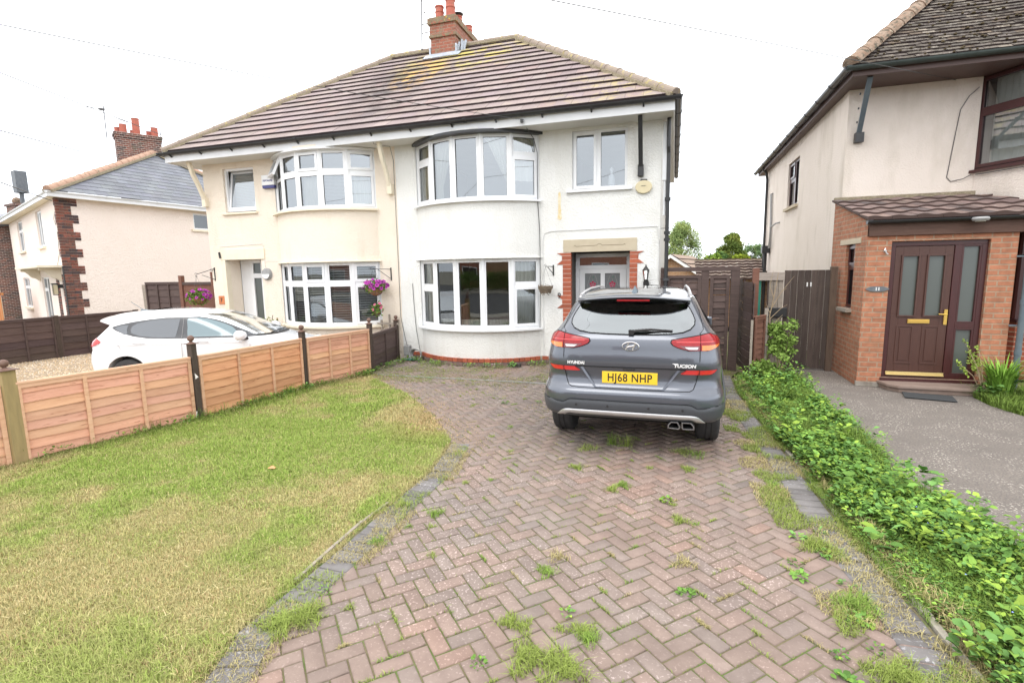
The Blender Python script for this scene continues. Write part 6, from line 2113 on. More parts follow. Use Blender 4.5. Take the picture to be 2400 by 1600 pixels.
# right gate of number 11
g11 = thing('plank_gate', 'weathered dark plank gate marked 11 beside the brick porch', 'gate')
mb = MB()
x = 1.86; k = 0
while x < 2.54:
    w = .105
    c = jit(.8, 1.25)
    mb.box((x, 10.05 + (k % 2) * .004, .03), (x + w - .006, 10.07 + (k % 2) * .004, 1.75), 0, (c, c, c)); x += w; k += 1
gl_ = mb.build('plank', 'gate_plank', g11); 
mb = MB(); mb.box((2.56, 10.0, .0), (2.66, 10.1, 1.80), 0, (1.5, 1.4, 1.2)); mb.build('post', 'gate_plank', g11)
mb = MB()
for k in range(3): mb.box((1.62 + k * .078, 10.06, .03), (1.62 + k * .078 + .072, 10.08, 1.62), 0, (.8 + .1 * k,) * 3)
mb.box((1.44, 10.035, 1.58), (1.86, 10.058, 1.72), 0, (1.15, 1.15, 1.2)); mb.build('old_board', 'wood_grey', g11)
mb = MB(); mb.box((1.58, 10.00, .93), (1.92, 10.045, 1.10)); mb.build('latch_box', 'black_plastic', g11, bevel=.01)
mb = MB(); mb.box((1.60, 10.08, .05), (1.85, 10.1, 1.58)); mb.build('back_board', 'fence_dark', g11)
text_mesh('11', .095, 'white_paint', g11, 'number', (2.245, 10.048, 1.50), (rad(90), 0, 0), .001, .004, 1.2)

# ================================================================= small things on the semi
def t_(o, *a, **k): return tag(o, *a, **k)
# alarm boxes
mb = MB(); 
T, L = facet_T((-8.82, YF - .07), (-8.50, YF - .07))
mb.prism([(-8.84, YF - .075, 3.80), (-8.50, YF - .075, 3.80), (-8.50, YF - .075, 4.02), (-8.84, YF - .075, 4.02)], (0, .075, 0), 0)
mb.prism([(-8.83, YF - .07, 3.735), (-8.51, YF - .07, 3.735), (-8.50, YF - .07, 3.799), (-8.84, YF - .07, 3.799)], (0, .07, 0), 1)
al = mb.build('alarm_box', ['alarm_white', 'navy'], None, bevel=.01)
tag(al, 'white and navy burglar alarm box beside the open upstairs window of the cream house', 'alarm box', 'alarm boxes on the pair of houses')
text_mesh('A&A Security', .062, 'navy', al, 'lettering', (-8.67, YF - .0765, 3.90), (rad(90), 0, 0), .0008, .0015, .78)
mb = MB()
pts = [(-.545 + .145 * math.cos(t), YF - .05, 3.26 + .115 * math.sin(t)) for t in np.linspace(0, 2 * math.pi, 28, endpoint=False)]
mb.prism(pts, (0, .05, 0), 0)
mb.prism([(-.61, YF - .045, 3.36), (-.48, YF - .045, 3.36), (-.49, YF - .045, 3.395), (-.60, YF - .045, 3.395)], (0, .045, 0), 1)
al = mb.build('alarm_box', ['alarm_cream', 'black_plastic'], None, bevel=.012)
tag(al, 'oval cream alarm box under the black bracket on the white house', 'alarm box', 'alarm boxes on the pair of houses')
text_mesh('SECURITY', .018, 'cable_dark', al, 'lettering', (-.545, YF - .0515, 3.275), (rad(90), 0, 0), .0006, .0008, 1.0)
# number 9 and 7
tag(text_mesh('9', .155, 'black_iron', None, 'house_number', (-2.085, YF - .014, 1.33), (rad(90), 0, 0), .004, .0, .9), 'black number 9 on the white wall left of the brick door jamb', 'house number')
mb = MB(); mb.box((-10.44, YF - .02, 1.14), (-10.27, YF, 1.34)); pq = mb.build('house_number', 'terracotta', None, bevel=.006); tag(pq, 'orange terracotta plaque with number 7 on the cream wall', 'house number')
text_mesh('7', .12, 'black_iron', pq, 'number', (-10.355, YF - .0215, 1.24), (rad(90), 0, 0), .001, .004, 1)
# bulkhead lamp
mb = MB(); mb.lathe([(.0, -.07), (.11, -.065), (.135, -.04), (.14, 0)], 24, (-8.95, YF, 1.84), axis='Y'); lt = mb.build('bulkhead_light', 'grey_plastic', None, smooth=True, auto=40)
tag(lt, 'round grey bulkhead wall light right of the cream house door', 'light')
mb = MB()
pts = [(-8.95 + .105 * math.cos(t), YF - .072, 1.84 + .105 * math.sin(t)) for t in np.linspace(-math.pi, 0, 14)]
mb.prism(pts, (0, .006, 0)); mb.build('diffuser', 'white_paint', lt)
# coach lantern by the white door
lx, ly, lz = -.475, YF - .13, 1.56
mb = MB()
mb.lathe([(.0, .34), (.010, .33), (.012, .31), (.02, .295), (.062, .235), (.066, .228), (.060, .225)], 6, (lx, ly, lz)); mb.lathe([(.0, .045), (.030, .05), (.036, .062), (.033, .07)], 6, (lx, ly, lz))
for k in range(6):
    t = k * math.pi / 3; mb.tube([(lx + .058 * math.cos(t), ly + .058 * math.sin(t), lz + .228), (lx + .033 * math.cos(t), ly + .033 * math.sin(t), lz + .065)], .0035, 4)
mb.tube([(lx, ly, lz + .06), (lx, ly, lz + .0), (lx, ly + .06, lz - .02), (lx, YF - .02, lz + .03)], .010, 6)
mb.prism([(lx + .052 * math.cos(t), YF - .022, lz - .01 + .085 * math.sin(t)) for t in np.linspace(0, 2 * math.pi, 16, endpoint=False)], (0, .021, 0))
lt = mb.build('wall_lantern', 'black_iron', None); tag(lt, 'black coach lantern on the white wall right of the front door', 'lantern')
mb = MB(); mb.lathe([(.054, .226), (.030, .066)], 6, (lx, ly, lz)); mb.build('lantern_glass', 'lantern_glass', lt, recalc=False)
mb = MB(); mb.lathe([(.010, .07), (.012, .15), (.0, .17)], 8, (lx, ly, lz)); mb.build('bulb', 'alarm_cream', lt)
mb = MB(); mb.tube([(lx + .03, YF - .01, lz - .01), (lx + .10, YF - .01, lz - .035), (-.25, YF - .008, lz - .04)], .004, 4); mb.build('cable', 'cable_dark', lt)

# hanging baskets
def basket(name, label, hookx, hookz, y, bz, mat, rim, kind, seed, wallx=None, scroll=False, group=None):
    t = thing(name, label, 'hanging basket', (hookx, y, bz), 0, 'hanging baskets on the pair of houses')
    mb = MB()
    depth = rim * .95
    if kind == 'twig':
        r = random.Random(seed)
        for i in range(150):
            f = r.random(); a = r.uniform(0, 6.28); rr = rim * (.62 + .38 * f) ; z = -depth * (1 - f)
            n = 5; sw = r.uniform(.5, 1.1); dz = r.uniform(-.012, .012)
            mb.tube([((rr + r.uniform(0, .008)) * math.cos(a + sw * k / n), (rr + r.uniform(0, .008)) * math.sin(a + sw * k / n), z + dz * k) for k in range(n)], .0045, 4, 0, (r.uniform(.6, 1.6),) * 3)
        mb.lathe([(rim * .5, -depth), (rim * .66, -depth * .98), (rim * .96, -.01), (rim * .9, -.008), (rim * .55, -depth * .8)], 18, mi=0)
        mb.tube([(rim * .8, 0, -.02), (rim * .95, -.03, -.06), (rim * .75, -.04, -.10)], .005, 4, 0, (1.8, 1.8, 1.8))
        mb.build('wicker_bowl', 'wicker', t)
    else:
        mb.lathe([(.01, -depth)] + [(rim * math.sin(a), -depth * math.cos(a)) for a in np.linspace(.25, 1.5, 8)] + [(rim * .9, -.0)], 18)
        mb.build('coir_liner', 'coir', t, smooth=True)
        mb = MB()
        for k in range(12):
            a = k * math.pi / 6; mb.tube([(rim * 1.01 * math.sin(b) * math.cos(a), rim * 1.01 * math.sin(b) * math.sin(a), -depth * 1.01 * math.cos(b)) for b in np.linspace(.1, 1.55, 7)], .003, 4)
        for f in (.6, .99): mb.tube([(rim * 1.01 * math.sin(f * 1.57) * math.cos(a), rim * 1.01 * math.sin(f * 1.57) * math.sin(a), -depth * 1.01 * math.cos(f * 1.57)) for a in np.linspace(0, 6.283, 20)], .003, 4)
        mb.build('wire_frame', 'wire', t)
    mb = MB()
    for k in range(3):
        a = k * 2.09 + .5; mb.tube([(rim * .95 * math.cos(a), rim * .95 * math.sin(a), 0), (0, 0, hookz - bz)], .0022, 4)
    mb.build('chain', 'wire', t)
    return t
def bracket(name, label, hx, hy, hz, wx, wz0, wz1, scroll=False, y=YF):
    mb = MB()
    mb.box((wx - .012, y - .012, wz0), (wx + .012, y - .0005, wz1))
    mb.bar((wx, y - .006, wz1 - .03), (hx, hy, hz + .02), .012, .012)
    mb.bar((wx, y - .006, wz0 + .03), (wx + (hx - wx) * .7, y + (hy - y) * .7, hz + .005), .010, .010)
    def curl(c, r, ax):
        pts = [(c[0] + ax[0] * r * (1 - k / 14) * math.cos(k * .6), c[1] + ax[1] * r * (1 - k / 14) * math.cos(k * .6), c[2] + r * (1 - k / 14) * math.sin(k * .6)) for k in range(11)]
        mb.tube(pts, .004, 4)
    d = Vector((hx - wx, hy - y, 0)).normalized()
    curl((hx, hy, hz + .03), .035, d)
    if scroll: curl((wx + d.x * .06, y - .02 + d.y * .06, wz1 - .07), .04, d); curl((hx, hy, hz - .03), .03, d)
    return tag(mb.build(name, 'black_iron', None), label, 'bracket', 'hanging basket brackets')
bracket('hanging_bracket', 'black wall bracket holding the empty twig basket by the white front door', -2.31, YF - .20, 1.875, -2.20, 1.72, 1.92)
basket('hanging_basket', 'empty brown twig hanging basket on the white house wall', -2.31, 1.88, YF - .20, 1.53, 'wicker', .14, 'twig', 2)
bracket('hanging_bracket', 'black scroll bracket at the left corner of the cream house', -10.95, YF - .12, 1.84, -10.50, 1.70, 2.02, True)
b1 = basket('hanging_basket', 'hanging basket overflowing with purple petunias at the left corner of the cream house', -10.95, 1.84, YF - .12, 1.30, 'coir', .17, 'coir', 3)
bracket('hanging_bracket', 'black bracket right of the cream bay window holding petunias', -5.98, YF - .30, 1.89, -5.72, 1.66, 1.93)
b2 = basket('hanging_basket', 'coir hanging basket of purple petunias right of the cream bay window', -5.93, 1.88, YF - .30, 1.50, 'coir', .155, 'coir', 4)
b3 = basket('hanging_basket', 'small hanging pot with pink flowers below the petunia basket', -5.93, 1.25, YF - .28, 1.02, 'coir', .075, 'coir', 5)

def flowers(parent, c, rx, rz, nf, nl, pm, fs, seed, rel=True):
    r = np.random.RandomState(seed)
    def s(n, q):
        u = q.randn(n, 3); u /= np.linalg.norm(u, axis=1)[:, None]; u *= (q.rand(n, 1) ** .4)
        return u * np.array([rx, rx, rz]) + np.array(c)
    def cf(P, q): m = .7 + .7 * q.rand(len(P)); return np.stack([m * 1.1, m, m], 1)
    v, f, cc = leaf_cards(nl, s, .045, cf, seed)
    np_mesh('foliage', v, f, cc, 'leaf', parent)
    mb = MB()
    for i in range(nf):
        a = r.rand() * 6.28; b = r.rand() * 1.5 - .35
        d = Vector((math.cos(a) * math.cos(b), math.sin(a) * math.cos(b), math.sin(b)))
        p = Vector(c) + Vector((d.x * rx, d.y * rx, d.z * rz)) * (.9 + .25 * r.rand())
        n_ = (d + Vector((0, -.5, .1))).normalized(); u = n_.orthogonal().normalized(); w = n_.cross(u)
        R = fs * (.75 + .5 * r.rand()); t = .7 + .6 * r.rand()
        vs = [tuple(p - n_ * R * .25)]
        for k in range(10):
            th = k * math.pi / 5; rr = R * (1 if k % 2 else .84); vs.append(tuple(p + (u * math.cos(th) + w * math.sin(th)) * rr))
        mb.add(vs, [(0, 1 + k, 1 + (k + 1) % 10) for k in range(10)], 0, (t, t, t))
        vs2 = [tuple(p - n_ * R * .2)] + [tuple(p + (u * math.cos(k * 1.257) + w * math.sin(k * 1.257)) * R * .38 + n_ * R * -.02) for k in range(5)]
        mb.add(vs2, [(0, 1 + k, 1 + (k + 1) % 5) for k in range(5)], 0, (.35 * t, .3 * t, .45 * t))
    if nf: mb.build('flower', pm, parent, recalc=False)['kind'] = 'stuff'
flowers(b1, (0, 0, .02), .27, .20, 70, 900, 'petal', .040, 31)
flowers(b2, (0, 0, .05), .24, .15, 55, 600, 'petal', .040, 32)
flowers(b3, (0, 0, .05), .12, .15, 10, 300, 'petal_pink', .036, 33)
# rose bush and canes before the cream house
rb = thing('rose_bush', 'small rose bush with a pink bloom between the cream door and bay window', 'rose bush', (-8.55, 9.05, 0))
mb = MB()
for (x, z) in ((-.25, .55), (0, .75), (.22, .95), (.3, .6), (.1, .5)): mb.tube([(0, 0, -.1), (x * .5, 0, z * .5), (x, .03, z)], .008, 5)
mb.build('stem', 'bark', rb)
flowers(rb, (.08, 0, .62), .34, .30, 0, 380, 'petal_pink', .05, 35)
mb = MB()
for k in range(3):
    for j in range(8):
        a = j * .785 + k; rr = .075 - k * .02
        mb.add([(-.18, -.05, .78), (-.18 + rr * math.cos(a), -.05 - rr * .5 - .02 * k, .78 + rr * math.sin(a)), (-.18 + rr * math.cos(a + .9), -.05 - rr * .3, .78 + rr * math.sin(a + .9))], [(0, 1, 2)], 0, (1 - .1 * k,) * 3)
mb.build('flower', 'petal_pink', rb, recalc=False)
tr = thing('trellis', 'low weathered timber trellis by the cream house wall', 'trellis', (0, 0, 0))
mb = MB()
mb.box((-9.0, 9.58, -.1), (-8.96, 9.61, .80)); mb.box((-8.70, 9.58, -.1), (-8.67, 9.61, .84)); mb.box((-9.0, 9.60, .66), (-8.5, 9.625, .69))
mb.build('slat', 'wood_pale', tr)
tr2 = thing('trellis', 'weathered grey trellis strips behind the short dark fence panel', 'trellis', (0, 0, 0))
mb = MB()
mb.box((-5.98, 9.60, 0), (-5.94, 9.63, .83)); mb.box((-5.78, 9.60, 0), (-5.75, 9.63, .95)); mb.box((-6.05, 9.585, .73), (-5.55, 9.61, .77)); mb.build('slat', 'wood_grey', tr2)

# meter box, coiled hose, bits by the downpipe corner
mb = MB(); mb.box((-5.40, 9.50, .10), (-5.27, 9.62, .30)); mb.tube([(-5.33, 9.56, .1), (-5.33, 9.56, 0)], .02, 6)
tag(mb.build('junction_box', 'grey_plastic', None, bevel=.012), 'small grey box on the wall corner beside the coiled hose', 'box')
mb = MB()
r = random.Random(4)
for k in range(5):
    R = .10 + .008 * k
    mb.tube([(-5.10 + R * math.cos(a), 9.52 - .02 * k + .01 * math.sin(a * 3), .12 + R * math.sin(a) * 1.0) for a in np.linspace(0, 6.28, 24)], .012, 6)
mb.tube([(-5.18, 9.5, .05), (-5.4, 9.42, .012), (-5.5, 9.3, .012)], .011, 6)
tag(mb.build('coiled_hose', 'grey_plastic', None, smooth=True), 'coiled grey hose leaning at the left end of the brick plinth', 'hose')
mb = MB(); mb.tube([(-5.05, 9.45, .02), (-5.2, 9.38, .03), (-5.33, 9.42, .02)], .016, 6); tag(mb.build('green_hose_end', 'green_sheet', None), 'short piece of green hose on the ground by the coil', 'hose')
# white labels on the fence post
mb = MB(); mb.add([(-5.81, 4.915, .61), (-5.765, 4.925, .56), (-5.805, 4.915, .53)], [(0, 1, 2)])
tag(mb.build('paper_label', 'white_paint', None, recalc=False), 'torn white paper label halfway up the dark fence post by the white car', 'label')
mb = MB(); mb.add([(-5.845, 4.895, .11), (-5.81, 4.90, .11), (-5.83, 4.893, .02)], [(0, 1, 2)])
tag(mb.build('paper_label', 'white_paint', None, recalc=False), 'torn white paper label at the foot of the dark fence post in the lawn', 'label')

# ================================================================= aerials and wires
def yagi(mb, a, b, els, el, r=.006):
    a, b = Vector(a), Vector(b); mb.tube([a, b], r, 5)
    d = (b - a).normalized(); s_ = d.cross(Vector((0, 0, 1))).normalized()
    for k in range(els):
        p = a.lerp(b, (k + .5) / els); mb.tube([p - s_ * el, p + s_ * el], r * .6, 4)
mb = MB()
mb.tube([(-21.35, 15.33, 7.2), (-21.34, 15.33, 8.42)], .018, 6)
yagi(mb, (-21.28, 15.42, 8.32), (-21.95, 14.52, 8.27), 12, .10, .010); mb.box((-21.45, 15.2, 8.25), (-21.3, 15.35, 8.31))
yagi(mb, (-21.33, 15.36, 8.09), (-20.93, 15.93, 7.92), 4, .04, .009); mb.tube([(-21.33, 15.36, 8.16), (-20.9, 15.95, 7.94)], .004, 4)
tag(mb.build('tv_aerial', 'wire', None), 'tall pole aerial with long boom at the left of the quoined house chimney', 'aerial', 'television aerials on the chimneys')
mb = MB(); mb.tube([(-20.28, 16.75, 7.2), (-20.28, 16.75, 7.88)], .014, 6); yagi(mb, (-20.27, 16.75, 7.85), (-19.75, 17.4, 7.64), 7, .07, .008)
tag(mb.build('tv_aerial', 'wire', None), 'small aerial at the right of the quoined house chimney', 'aerial', 'television aerials on the chimneys')
mb = MB()
ax, ay = -6.36, 12.9
mb.tube([(ax - .02, ay, 7.50), (ax, ay, 8.1), (ax + .03, ay, 9.1)], .016, 8)
for z in (7.92, 8.13): mb.tube([(ax, ay, z), (-5.97, ay - .02, z)], .012, 5)
yagi(mb, (ax + .02, ay - .1, 8.78), (ax + .02, ay + .5, 8.8), 5, .14, .006)
mb.tube([(ax + .02, ay, 8.72), (ax + .33, ay, 8.40)], .008, 5); mb.tube([(ax + .12, ay, 8.66), (ax + .12, ay, 8.42)], .003, 4); mb.lathe([(0, 0), (.02, .01), (.02, .04), (0, .05)], 8, (ax + .10, ay, 8.38))
tag(mb.build('tv_aerial', 'wire', None), 'television aerial on a pole strapped to the left of the red chimney', 'aerial', 'television aerials on the chimneys')

def wire(name, label, pts, r, mat='cable_dark', n=24):
    """catenary-like curve through 2 end points with sag given as third item"""
    a, b, sg = Vector(pts[0]), Vector(pts[1]), pts[2]
    P = [a.lerp(b, i / n) - Vector((0, 0, sg * 4 * (i / n) * (1 - i / n))) for i in range(n + 1)]
    mb = MB(); mb.tube(P, r, 5)
    return tag(mb.build(name, mat, None), label, 'cable', 'overhead cables')
A, B = Vector((-6.06, 3.5, 4.24)), Vector((-2.6, 9.12, 4.46))
wire('telephone_cable', 'thin cable from the upper left crossing before the brown roof to the white house gutter', (A + (A - B) * 1.0 + Vector((0, 0, .35)), B, .22), .0046)
A, B = Vector((-1.73, 5.0, 4.44)), Vector((2.59, 9.47, 4.75))
wire('telephone_cable', 'thin cable from the top centre of the sky to the corner of the pink house', (A + (A - B) * .8 + Vector((0, 0, .0)), Vector((4.3, 10.6, 4.77)), .0), .0050)
A, B = Vector((-12.17, 6.91, 5.69)), Vector((-15.0, 13.23, 6.01))
wire('telephone_cable', 'faint cable in the sky passing above the left chimney', (A + (A - B) * .7, B + (B - A) * .5, .02), .009)
A, B = Vector((-15.73, 8.76, 5.43)), Vector((-21.12, 15.17, 6.4))
wire('telephone_cable', 'faint cable running to the side of the dark left chimney', (A + (A - B) * .5, B, .02), .014)
A, B = Vector((-12.28, 6.72, 3.67)), Vector((-18.41, 11.3, 4.2))
wire('telephone_cable', 'lowest faint cable running to the gutter corner of the quoined house', (A + (A - B) * .5, B, .01), .012)
wire('telephone_cable', 'thin dark cable slanting across the slate roof to the corner of the cream house', (Vector((-12.9, 12.2, 4.75)), Vector((-10.27, 9.66, 2.23)), .03), .007, 'cable_dark')
mb = MB(); mb.cbox((-10.26, 9.66, 2.30), (.03, .04, .14), ry=-.15); tag(mb.build('cable_clamp', 'black_plastic', None), 'black cable clamp above the cream front door corner', 'clamp')
# ================================================================= cars
class Body:
    """plan slices at heights: prof = list of (z, y_rear, half_width, y_front); local y forward from the rear bumper"""
    def __init__(s, prof, rc, rf, pr=6, pf=4, nz=70, fmin=None):
        s.prof = prof; s.rc, s.rf, s.pr, s.pf = rc, rf, pr, pf
        P = np.array(prof)
        s.zk = P[:, 0]
        # smooth interpolation (Catmull-like through dense linear + smoothing)
        zz = np.linspace(P[0, 0], P[-1, 0], 400)
        def sm(v):
            y = np.interp(zz, P[:, 0], v)
            k = np.ones(9) / 9
            yp = np.concatenate([np.full(4, y[0]), y, np.full(4, y[-1])])
            return np.convolve(yp, k, 'valid')
        s.zz = zz; s.a = [sm(P[:, i]) for i in (1, 2, 3)]
    def par(s, z):
        return [float(np.interp(z, s.zz, a)) for a in s.a]
    def rear(s, x, z, off=0.0):
        yr, w, yf = s.par(z)
        t = min(.9995, abs(x) / w)
        return yr + s.rc * (1 - math.sqrt(1 - t ** s.pr)) - off
    def front(s, x, z, off=0.0):
        yr, w, yf = s.par(z)
        t = min(.9995, abs(x) / w)
        return yf - s.rf * (1 - math.sqrt(1 - t ** s.pf)) + off
    def side(s, y, z):
        yr, w, yf = s.par(z)
        if y < yr + s.rc:
            q = max(0, min(1, (yr + s.rc - y) / s.rc)); return w * (1 - q * q) ** (1 / s.pr)
        if y > yf - s.rf:
            q = max(0, min(1, (y - yf + s.rf) / s.rf)); return w * (1 - q * q) ** (1 / s.pf)
        return w
    def slice(s, z, nc=15, ns=22):
        yr, w, yf = s.par(z)
        pts = []
        for i in range(-nc, nc + 1):
            x = w * math.sin(math.pi / 2 * i / nc); pts.append((x, s.rear(x, z), z))
        y0, y1 = yr + s.rc, yf - s.rf
        for i in range(1, ns): pts.append((w, y0 + (y1 - y0) * i / ns, z))
        for i in range(nc, -nc - 1, -1):
            x = w * math.sin(math.pi / 2 * i / nc); pts.append((x, s.front(x, z), z))
        for i in range(1, ns): pts.append((-w, y1 + (y0 - y1) * i / ns, z))
        return pts
    def mesh(s, name, mat, parent, levels, arches, flare=None, cut_top=None):
        mb = MB()
        rings = [s.slice(z) for z in levels]
        n = len(rings[0])
        vs = [p for r_ in rings for p in r_]
        if flare:
            vs = [flare(p) for p in vs]
        fs = []
        for j in range(len(rings) - 1):
            for i in range(n):
                i2 = (i + 1) % n
                fs.append((j * n + i, j * n + i2, (j + 1) * n + i2, (j + 1) * n + i))
        # caps as strips between mirrored points
        def cap(b):
            h = 15
            L = list(range(0, 31)) ; out = []
            return out
        fs.append(tuple(reversed(range(n))))
        fs.append(tuple(range((len(rings) - 1) * n, len(rings) * n)))
        mb.add(vs, fs)
        o = mb.build(name, mat, parent, smooth=True)
        if arches:
            for (y, z, r_, x0, x1) in arches:
                c = MB(); c.lathe([(r_, x0), (r_, x1)], 40, (0, y, z), axis='X')
                co = c.build('cutter', mat, parent)
                m = o.modifiers.new('cut', 'BOOLEAN'); m.operation = 'DIFFERENCE'; m.object = co; m.solver = 'EXACT'
                dg = bpy.context.evaluated_depsgraph_get()
                me = bpy.data.meshes.new_from_object(o.evaluated_get(dg))
                o.modifiers.clear()
                o.data = me
                bpy.data.objects.remove(co)
        bm = bmesh.new(); bm.from_mesh(o.data)
        for e in bm.edges:
            if len(e.link_faces) == 2 and e.calc_face_angle(0) > rad(38): e.smooth = False
        for f in bm.faces: f.smooth = True
        bm.to_mesh(o.data); bm.free()
        return o

def patch(mb, rows, fn, n=10, mi=0):
    """rows: [(v, lo, hi)], fn(u, v)->3d point; a smooth strip of quads"""
    vs = []
    for (v, lo, hi) in rows:
        for i in range(n + 1): vs.append(fn(lo + (hi - lo) * i / n, v))
    fs = []
    for j in range(len(rows) - 1):
        for i in range(n):
            a = j * (n + 1) + i; fs.append((a, a + 1, a + n + 2, a + n + 1))
    mb.add(vs, fs, mi)

def dense(rows, k=4):
    out = []
    for a, b in zip(rows[:-1], rows[1:]):
        for i in range(k):
            t = i / k; out.append(tuple(a[j] + (b[j] - a[j]) * t for j in range(3)))
    out.append(rows[-1])
    return out

def wheel(parent, x, y, r, w, side, spokes=5, rimmat='silver'):
    T = Matrix.Translation((x, y, r))
    mb = MB()
    hw = w / 2
    prof = [(r * .62, -hw), (r * .80, -hw * 1.02), (r * .93, -hw * .98), (r * .985, -hw * .82), (r, -hw * .6), (r, -hw * .30), (r * .985, -hw * .27), (r * .985, -hw * .20), (r, -hw * .17), (r, hw * .17), (r * .985, hw * .20), (r * .985, hw * .27), (r, hw * .30), (r, hw * .6), (r * .985, hw * .82), (r * .93, hw * .98), (r * .80, hw * 1.02), (r * .62, hw)]
    mb.lathe(prof, 48, (x, y, r), axis='X')
    o = mb.build('wheel', 'rubber', parent, smooth=True, auto=50)
    mb = MB()
    xo = x + side * hw * .75
    mb.lathe([(r * .66, hw * .9 * side), (r * .64, hw * .6 * side), (r * .60, hw * .3 * side), (r * .1, hw * .2 * side)], 32, (x, y, r), axis='X')
    for k in range(spokes):
        a = 2 * math.pi * k / spokes
        mb.bar((x + side * hw * .72, y + .05 * math.cos(a), r + .05 * math.sin(a)), (x + side * hw * .80, y + r * .63 * math.cos(a), r + r * .63 * math.sin(a)), .075, .03, upv=(1, 0, 0))
    mb.lathe([(.07, hw * .85 * side), (.05, hw * .9 * side)], 16, (x, y, r), axis='X')
    mb.build('rim', rimmat, o)
    return o

# ---------------------------------------------------------------- grey SUV
suv = thing('parked_suv', 'dark grey SUV parked nose-in on the block paving, rear number plate HJ68 NHP', 'SUV', (-.385, 4.86, 0))
SP = [(.24, .95, .80, 4.0), (.30, .70, .84, 4.2), (.355, .36, .875, 4.32), (.385, .10, .90, 4.38), (.41, .045, .907, 4.40), (.45, .02, .915, 4.43), (.52, .0, .922, 4.46), (.58, -.002, .925, 4.47), (.64, .0, .920, 4.47), (.675, .012, .915, 4.47), (.695, .045, .912, 4.46),
      (.72, .07, .910, 4.45), (.80, .088, .905, 4.43), (.88, .072, .90, 4.40), (.93, .058, .897, 4.34), (1.0, .062, .885, 4.25), (1.06, .075, .875, 4.10), (1.12, .085, .862, 3.85), (1.165, .098, .850, 3.55), (1.205, .125, .825, 3.30),
      (1.25, .170, .785, 3.16), (1.32, .245, .742, 3.02), (1.40, .318, .702, 2.84), (1.48, .392, .662, 2.64), (1.53, .45, .635, 2.48), (1.565, .52, .60, 2.32), (1.595, .70, .53, 2.12), (1.612, 1.0, .42, 1.85)]
B1 = Body(SP, .34, .75, 7, 3)
WR, WF_ = .90, 3.57
def suv_flare(p):
    x, y, z = p
    for wy in (WR, WF_):
        d = math.hypot(y - wy, z - .36)
        if abs(x) > .8 and d < .62 and z < .95:
            x *= 1 + .014 * math.exp(-((d - .45) / .10) ** 2)
    if z < .95 and z > .30 and abs(x) > .85:
        x *= 1 - .012 * math.exp(-((z - .78) / .10) ** 2)
    return (x, y, z)
lv = list(np.arange(.24, 1.16, .022)) + list(np.arange(1.16, 1.613, .016)) + [1.612]
body = B1.mesh('body', 'car_grey', suv, lv, [(WR, .36, .425, -1.1, -.60), (WR, .36, .425, .60, 1.1), (WF_, .36, .425, -1.1, -.60), (WF_, .36, .425, .60, 1.1)], suv_flare)
RR = lambda off: (lambda x, z: (x, B1.rear(x, z, off), z))
# lower black cladding on the bumper
mb = MB()
n = 60
def clad_top(x):
    ax = abs(x)
    return float(np.interp(ax, [0, .56, .60, .66, .72, .90], [.582, .585, .580, .548, .552, .575]))
vs = []; cols_ = 80
for j in range(10):
    for i in range(cols_ + 1):
        x = .912 * math.sin(math.pi / 2 * (i / cols_ * 2 - 1))
        zt = clad_top(x); zl = .375 - .06 * abs(x / .912) ** 6; z = zl + (zt - zl) * j / 9
        xx = max(-B1.par(z)[1] * .9994, min(B1.par(z)[1] * .9994, x))
        vs.append((xx * 1.004, B1.rear(xx, z, .010 if j < 9 else .0), z))
fs = [(j * (cols_ + 1) + i, j * (cols_ + 1) + i + 1, (j + 1) * (cols_ + 1) + i + 1, (j + 1) * (cols_ + 1) + i) for j in range(9) for i in range(cols_)]
mb.add(vs, fs); mb.build('bumper_cladding', 'cladding', suv, smooth=True, recalc=False)
# side cladding
mb = MB()
for s_ in (-1, 1):
    for (ya, yb) in ((1.36, 3.10),):
        vs = []
        for j in range(5):
            z = .25 + .17 * j / 4
            for i in range(12):
                y = ya + (yb - ya) * i / 11; vs.append((s_ * (B1.side(y, z) + .012), y, z))
        mb.add(vs, [(j * 12 + i, j * 12 + i + 1, (j + 1) * 12 + i + 1, (j + 1) * 12 + i) for j in range(4) for i in range(11)])
    for wy in (WR, WF_):
        vs = []
        for i in range(25):
            a = math.pi * i / 24 * 1.1 - .05 * math.pi
            for rr, o_ in ((.425, .0), (.43, .022), (.475, .016), (.49, .0)):
                y, z = wy + rr * math.cos(a), .36 + rr * math.sin(a)
                vs.append((s_ * (B1.side(y, max(.25, z)) * 1.012 + o_), y, max(z, .22)))
        mb.add(vs, [(i * 4 + j, i * 4 + j + 1, (i + 1) * 4 + j + 1, (i + 1) * 4 + j) for i in range(24) for j in range(3)])
mb.build('arch_cladding', 'cladding', suv, smooth=True, recalc=False)
# underside: dark floor pan and silencer
mb = MB(); mb.box((-.62, .75, .235), (.62, 4.1, .30)); mb.box((-.30, .42, .27), (.34, .75, .38)); mb.box((-.58, .17, .345), (.58, .6, .385)); mb.box((-.08, 3.6, .15), (.08, 3.9, .25))
mb.build('underbody', 'seam_black', suv, bevel=.02)
